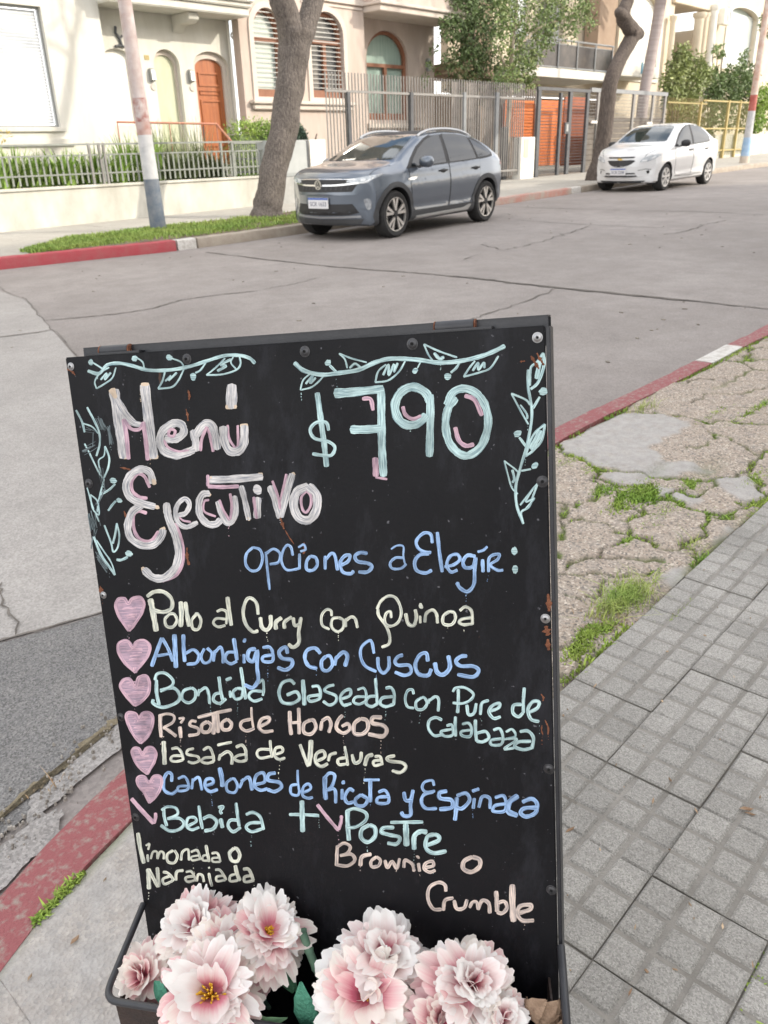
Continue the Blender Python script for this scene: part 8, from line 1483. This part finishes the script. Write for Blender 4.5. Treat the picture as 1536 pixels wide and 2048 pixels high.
def peony(label, px, py, off, Rpx, tilt, stam, m_in, m_out, dens=1.0, opn=1.0, stem=True):
    c = BP(px, py, off); R_ = Rpx*depth_of(c)/FPX; cam_ = (ORG-c)/np.linalg.norm(ORG-c)
    A = cam_+RIGHT*tilt[0]+DOWN*tilt[1]; A /= np.linalg.norm(A); U = np.cross(A, RIGHT); U /= np.linalg.norm(U); V = np.cross(A, U); base = c-A*R_*0.42
    r = thing('artificial_peony', label, 'artificial flower', tuple(base), (0, 0, 0), 'artificial peonies in the basket')
    def ringp(mb, n, ang, L_, W_, bend, cup, notch, lift):
        p0 = rng.uniform(0, 6.28)
        for i in range(n):
            a = p0+2*math.pi*i/n+rng.normal(0, 0.18); e = math.radians(ang*opn+rng.normal(0, 17)); rad = U*math.cos(a)+V*math.sin(a)
            ax = A*math.cos(e)+rad*math.sin(e); out = -A*math.sin(e)+rad*math.cos(e); s_ = rng.uniform(0.74, 1.14)
            petal(mb, base+A*lift*R_+rad*R_*0.06, ax, out, L_*R_*s_, W_*R_*s_*rng.uniform(0.85, 1.15), bend+rng.normal(0, 0.15), cup, notch*rng.uniform(0.6, 2.0))
    mb = MB(); ringp(mb, int(13*dens), 106, 1.02, 0.30, 0.45, 0.1, 0.12, 0.0); ringp(mb, int(14*dens), 88, 1.06, 0.30, 0.4, 0.15, 0.14, 0.06); ringp(mb, int(12*dens), 74, 0.92, 0.28, 0.2, 0.2, 0.14, 0.16); mb.build('outer_petals', m_out, r, smooth='all', fix=False)
    mb = MB(); ringp(mb, int(12*dens), 60, 0.92, 0.28, 0.3, 0.2, 0.15, 0.2); ringp(mb, int(9*dens), 44, 0.86, 0.27, 0.2, 0.3, 0.15, 0.28)
    if not stam: ringp(mb, 8, 27, 0.76, 0.29, 0.3, 0.3, 0.14, 0.36); ringp(mb, 5, 11, 0.68, 0.26, 0.4, 0.4, 0.14, 0.42)
    else: ringp(mb, 4, 40, 0.66, 0.26, -0.2, 0.42, 0.15, 0.2)
    mb.build('inner_petals', m_in, r, smooth='all', fix=False)
    if stam:
        k = MB()
        for _ in range(46):
            a = rng.uniform(0, 6.28); e = rng.uniform(0.1, 0.75); rad = U*math.cos(a)+V*math.sin(a); d = A*math.cos(e)+rad*math.sin(e); p0 = base+A*R_*0.18; l = R_*rng.uniform(0.26, 0.40)*stam; tip = p0+d*l
            k.tube([p0, p0+d*l*0.6+rad*0.0008, tip], 0.0007, 5); k.tube([tip, tip+d*0.0028], [0.0014, 0.0009], 5)
        k.build('stamens', M_stamen, r)
    if stem: MB().tube(smooth_path([base+A*0.004, base-A*0.02+np.array([0, 0, -0.03]), base-NH*0.02+np.array([0, 0, -0.12])]), 0.003, 7).build('stem', M_gstem, r, smooth=True)
    return r
pA = peony('big open peony with bright yellow stamens in front at the left of the basket', 420, 1985, 0.135, 112, (-0.12, -0.25), 1.15, M_petw, M_pet, 1.15)
pB = peony('peony with upright white petals and yellow stamens above the big open one', 448, 1902, 0.075, 72, (0.05, 0.22), 1.0, M_petw, M_pet, 0.9, 0.9)
pC = peony('topmost peony at the left, leaning away, just under the word Naranjada', 392, 1852, 0.045, 86, (-0.5, -0.45), 0, M_petw, M_pet)
pD = peony('full round peony on a jointed green stem, right of the topmost left one', 540, 1858, 0.050, 88, (0.3, -0.55), 0.5, M_petw, M_pet, 1.2)
pE = peony('small drooping peony in the left corner of the basket by the rim', 284, 1950, 0.075, 70, (-0.55, -0.1), 0, M_pet, M_pet, 0.85, 0.9)
pK = peony('deep pink peony half hidden between the left blooms', 520, 1925, 0.055, 66, (0.5, 0.1), 0, M_petp, M_petp, 0.8)
pF = peony('large wide open peony with a pink throat in the middle of the basket', 732, 1988, 0.095, 108, (0.0, -0.12), 0.45, M_pet, M_petw, 1.25, 1.08)
pG = peony('tall white topped peony behind the wide open middle one', 768, 1912, 0.055, 97, (0.12, -0.6), 0, M_petw, M_petw, 1.25)
pH = peony('creamy ruffled peony at the right of the basket', 942, 1968, 0.070, 98, (0.35, -0.35), 0, M_petw, M_pet, 1.1)
pI = peony('low pink peony in front between the middle and the right blooms', 882, 2040, 0.100, 78, (0.0, -0.2), 0, M_pet, M_petp, 1.0)
pJ = peony('rightmost peony, low beside the dried brown leaves', 1005, 2035, 0.075, 66, (0.45, -0.1), 0, M_petw, M_pet, 0.9)
def leaf(parent, a, b, wpx, m, oa=0.07, ob=0.08, curl=0.15):
    p, q = BP(*a, oa), BP(*b, ob); mb = MB(); leaf_shape(mb, p, q, wpx*depth_of(p)/FPX, N3*0.8+np.array([0, 0, 0.2])*0+NH*0.2, curl); mb.build('leaf', m, parent, smooth='all', fix=False)
leaf(pE, (335, 2010), (310, 1962), 24, M_tleaf, 0.1, 0.085); leaf(pD, (560, 1900), (588, 1985), 24, M_gleaf, 0.03, 0.05); leaf(pD, (578, 1900), (600, 1990), 8, M_gleaf, 0.035, 0.045)
leaf(pF, (640, 2080), (605, 1958), 26, M_tleaf, 0.07, 0.085); leaf(pA, (505, 2010), (580, 2028), 13, M_pleaf, 0.075, 0.09, 0.3); leaf(pA, (500, 2055), (520, 2010), 16, M_gleaf, 0.07, 0.08); leaf(pF, (625, 2075), (640, 2010), 15, M_tleaf, 0.06, 0.075)
st = MB(); pth = smooth_path([BP(604, 1862, 0.035), BP(618, 1900, 0.035), BP(632, 1935, 0.035), BP(654, 1975, 0.04), BP(690, 2030, 0.045)], n=7)
st.tube(pth, [0.0052+0.0012*(i % 7 == 0) for i in range(len(pth))], 10); st.build('jointed_stem', M_gstem, pD, smooth=True)
for i, (lab, pts) in enumerate((('upper crumpled dried brown leaf at the right end of the basket', [(1062, 2018), (1112, 2000), 20]), ('lower crumpled dried brown leaf at the right end of the basket', [(1078, 2052), (1122, 2030), 18]))):
    p, q = BP(*pts[0], 0.045), BP(*pts[1], 0.06); r = thing('dried_leaf', lab, 'dried leaf', tuple(p), (0, 0, 0), 'dried leaves in the basket'); mb = MB()
    for k in range(4): d = rng.normal(0, 0.006, 3); leaf_shape(mb, p+d, q-d, pts[2]*0.00062, N3+rng.normal(0, 0.5, 3), 0.35)
    mb.build('blade', M_dry, r, smooth='all', fix=False)
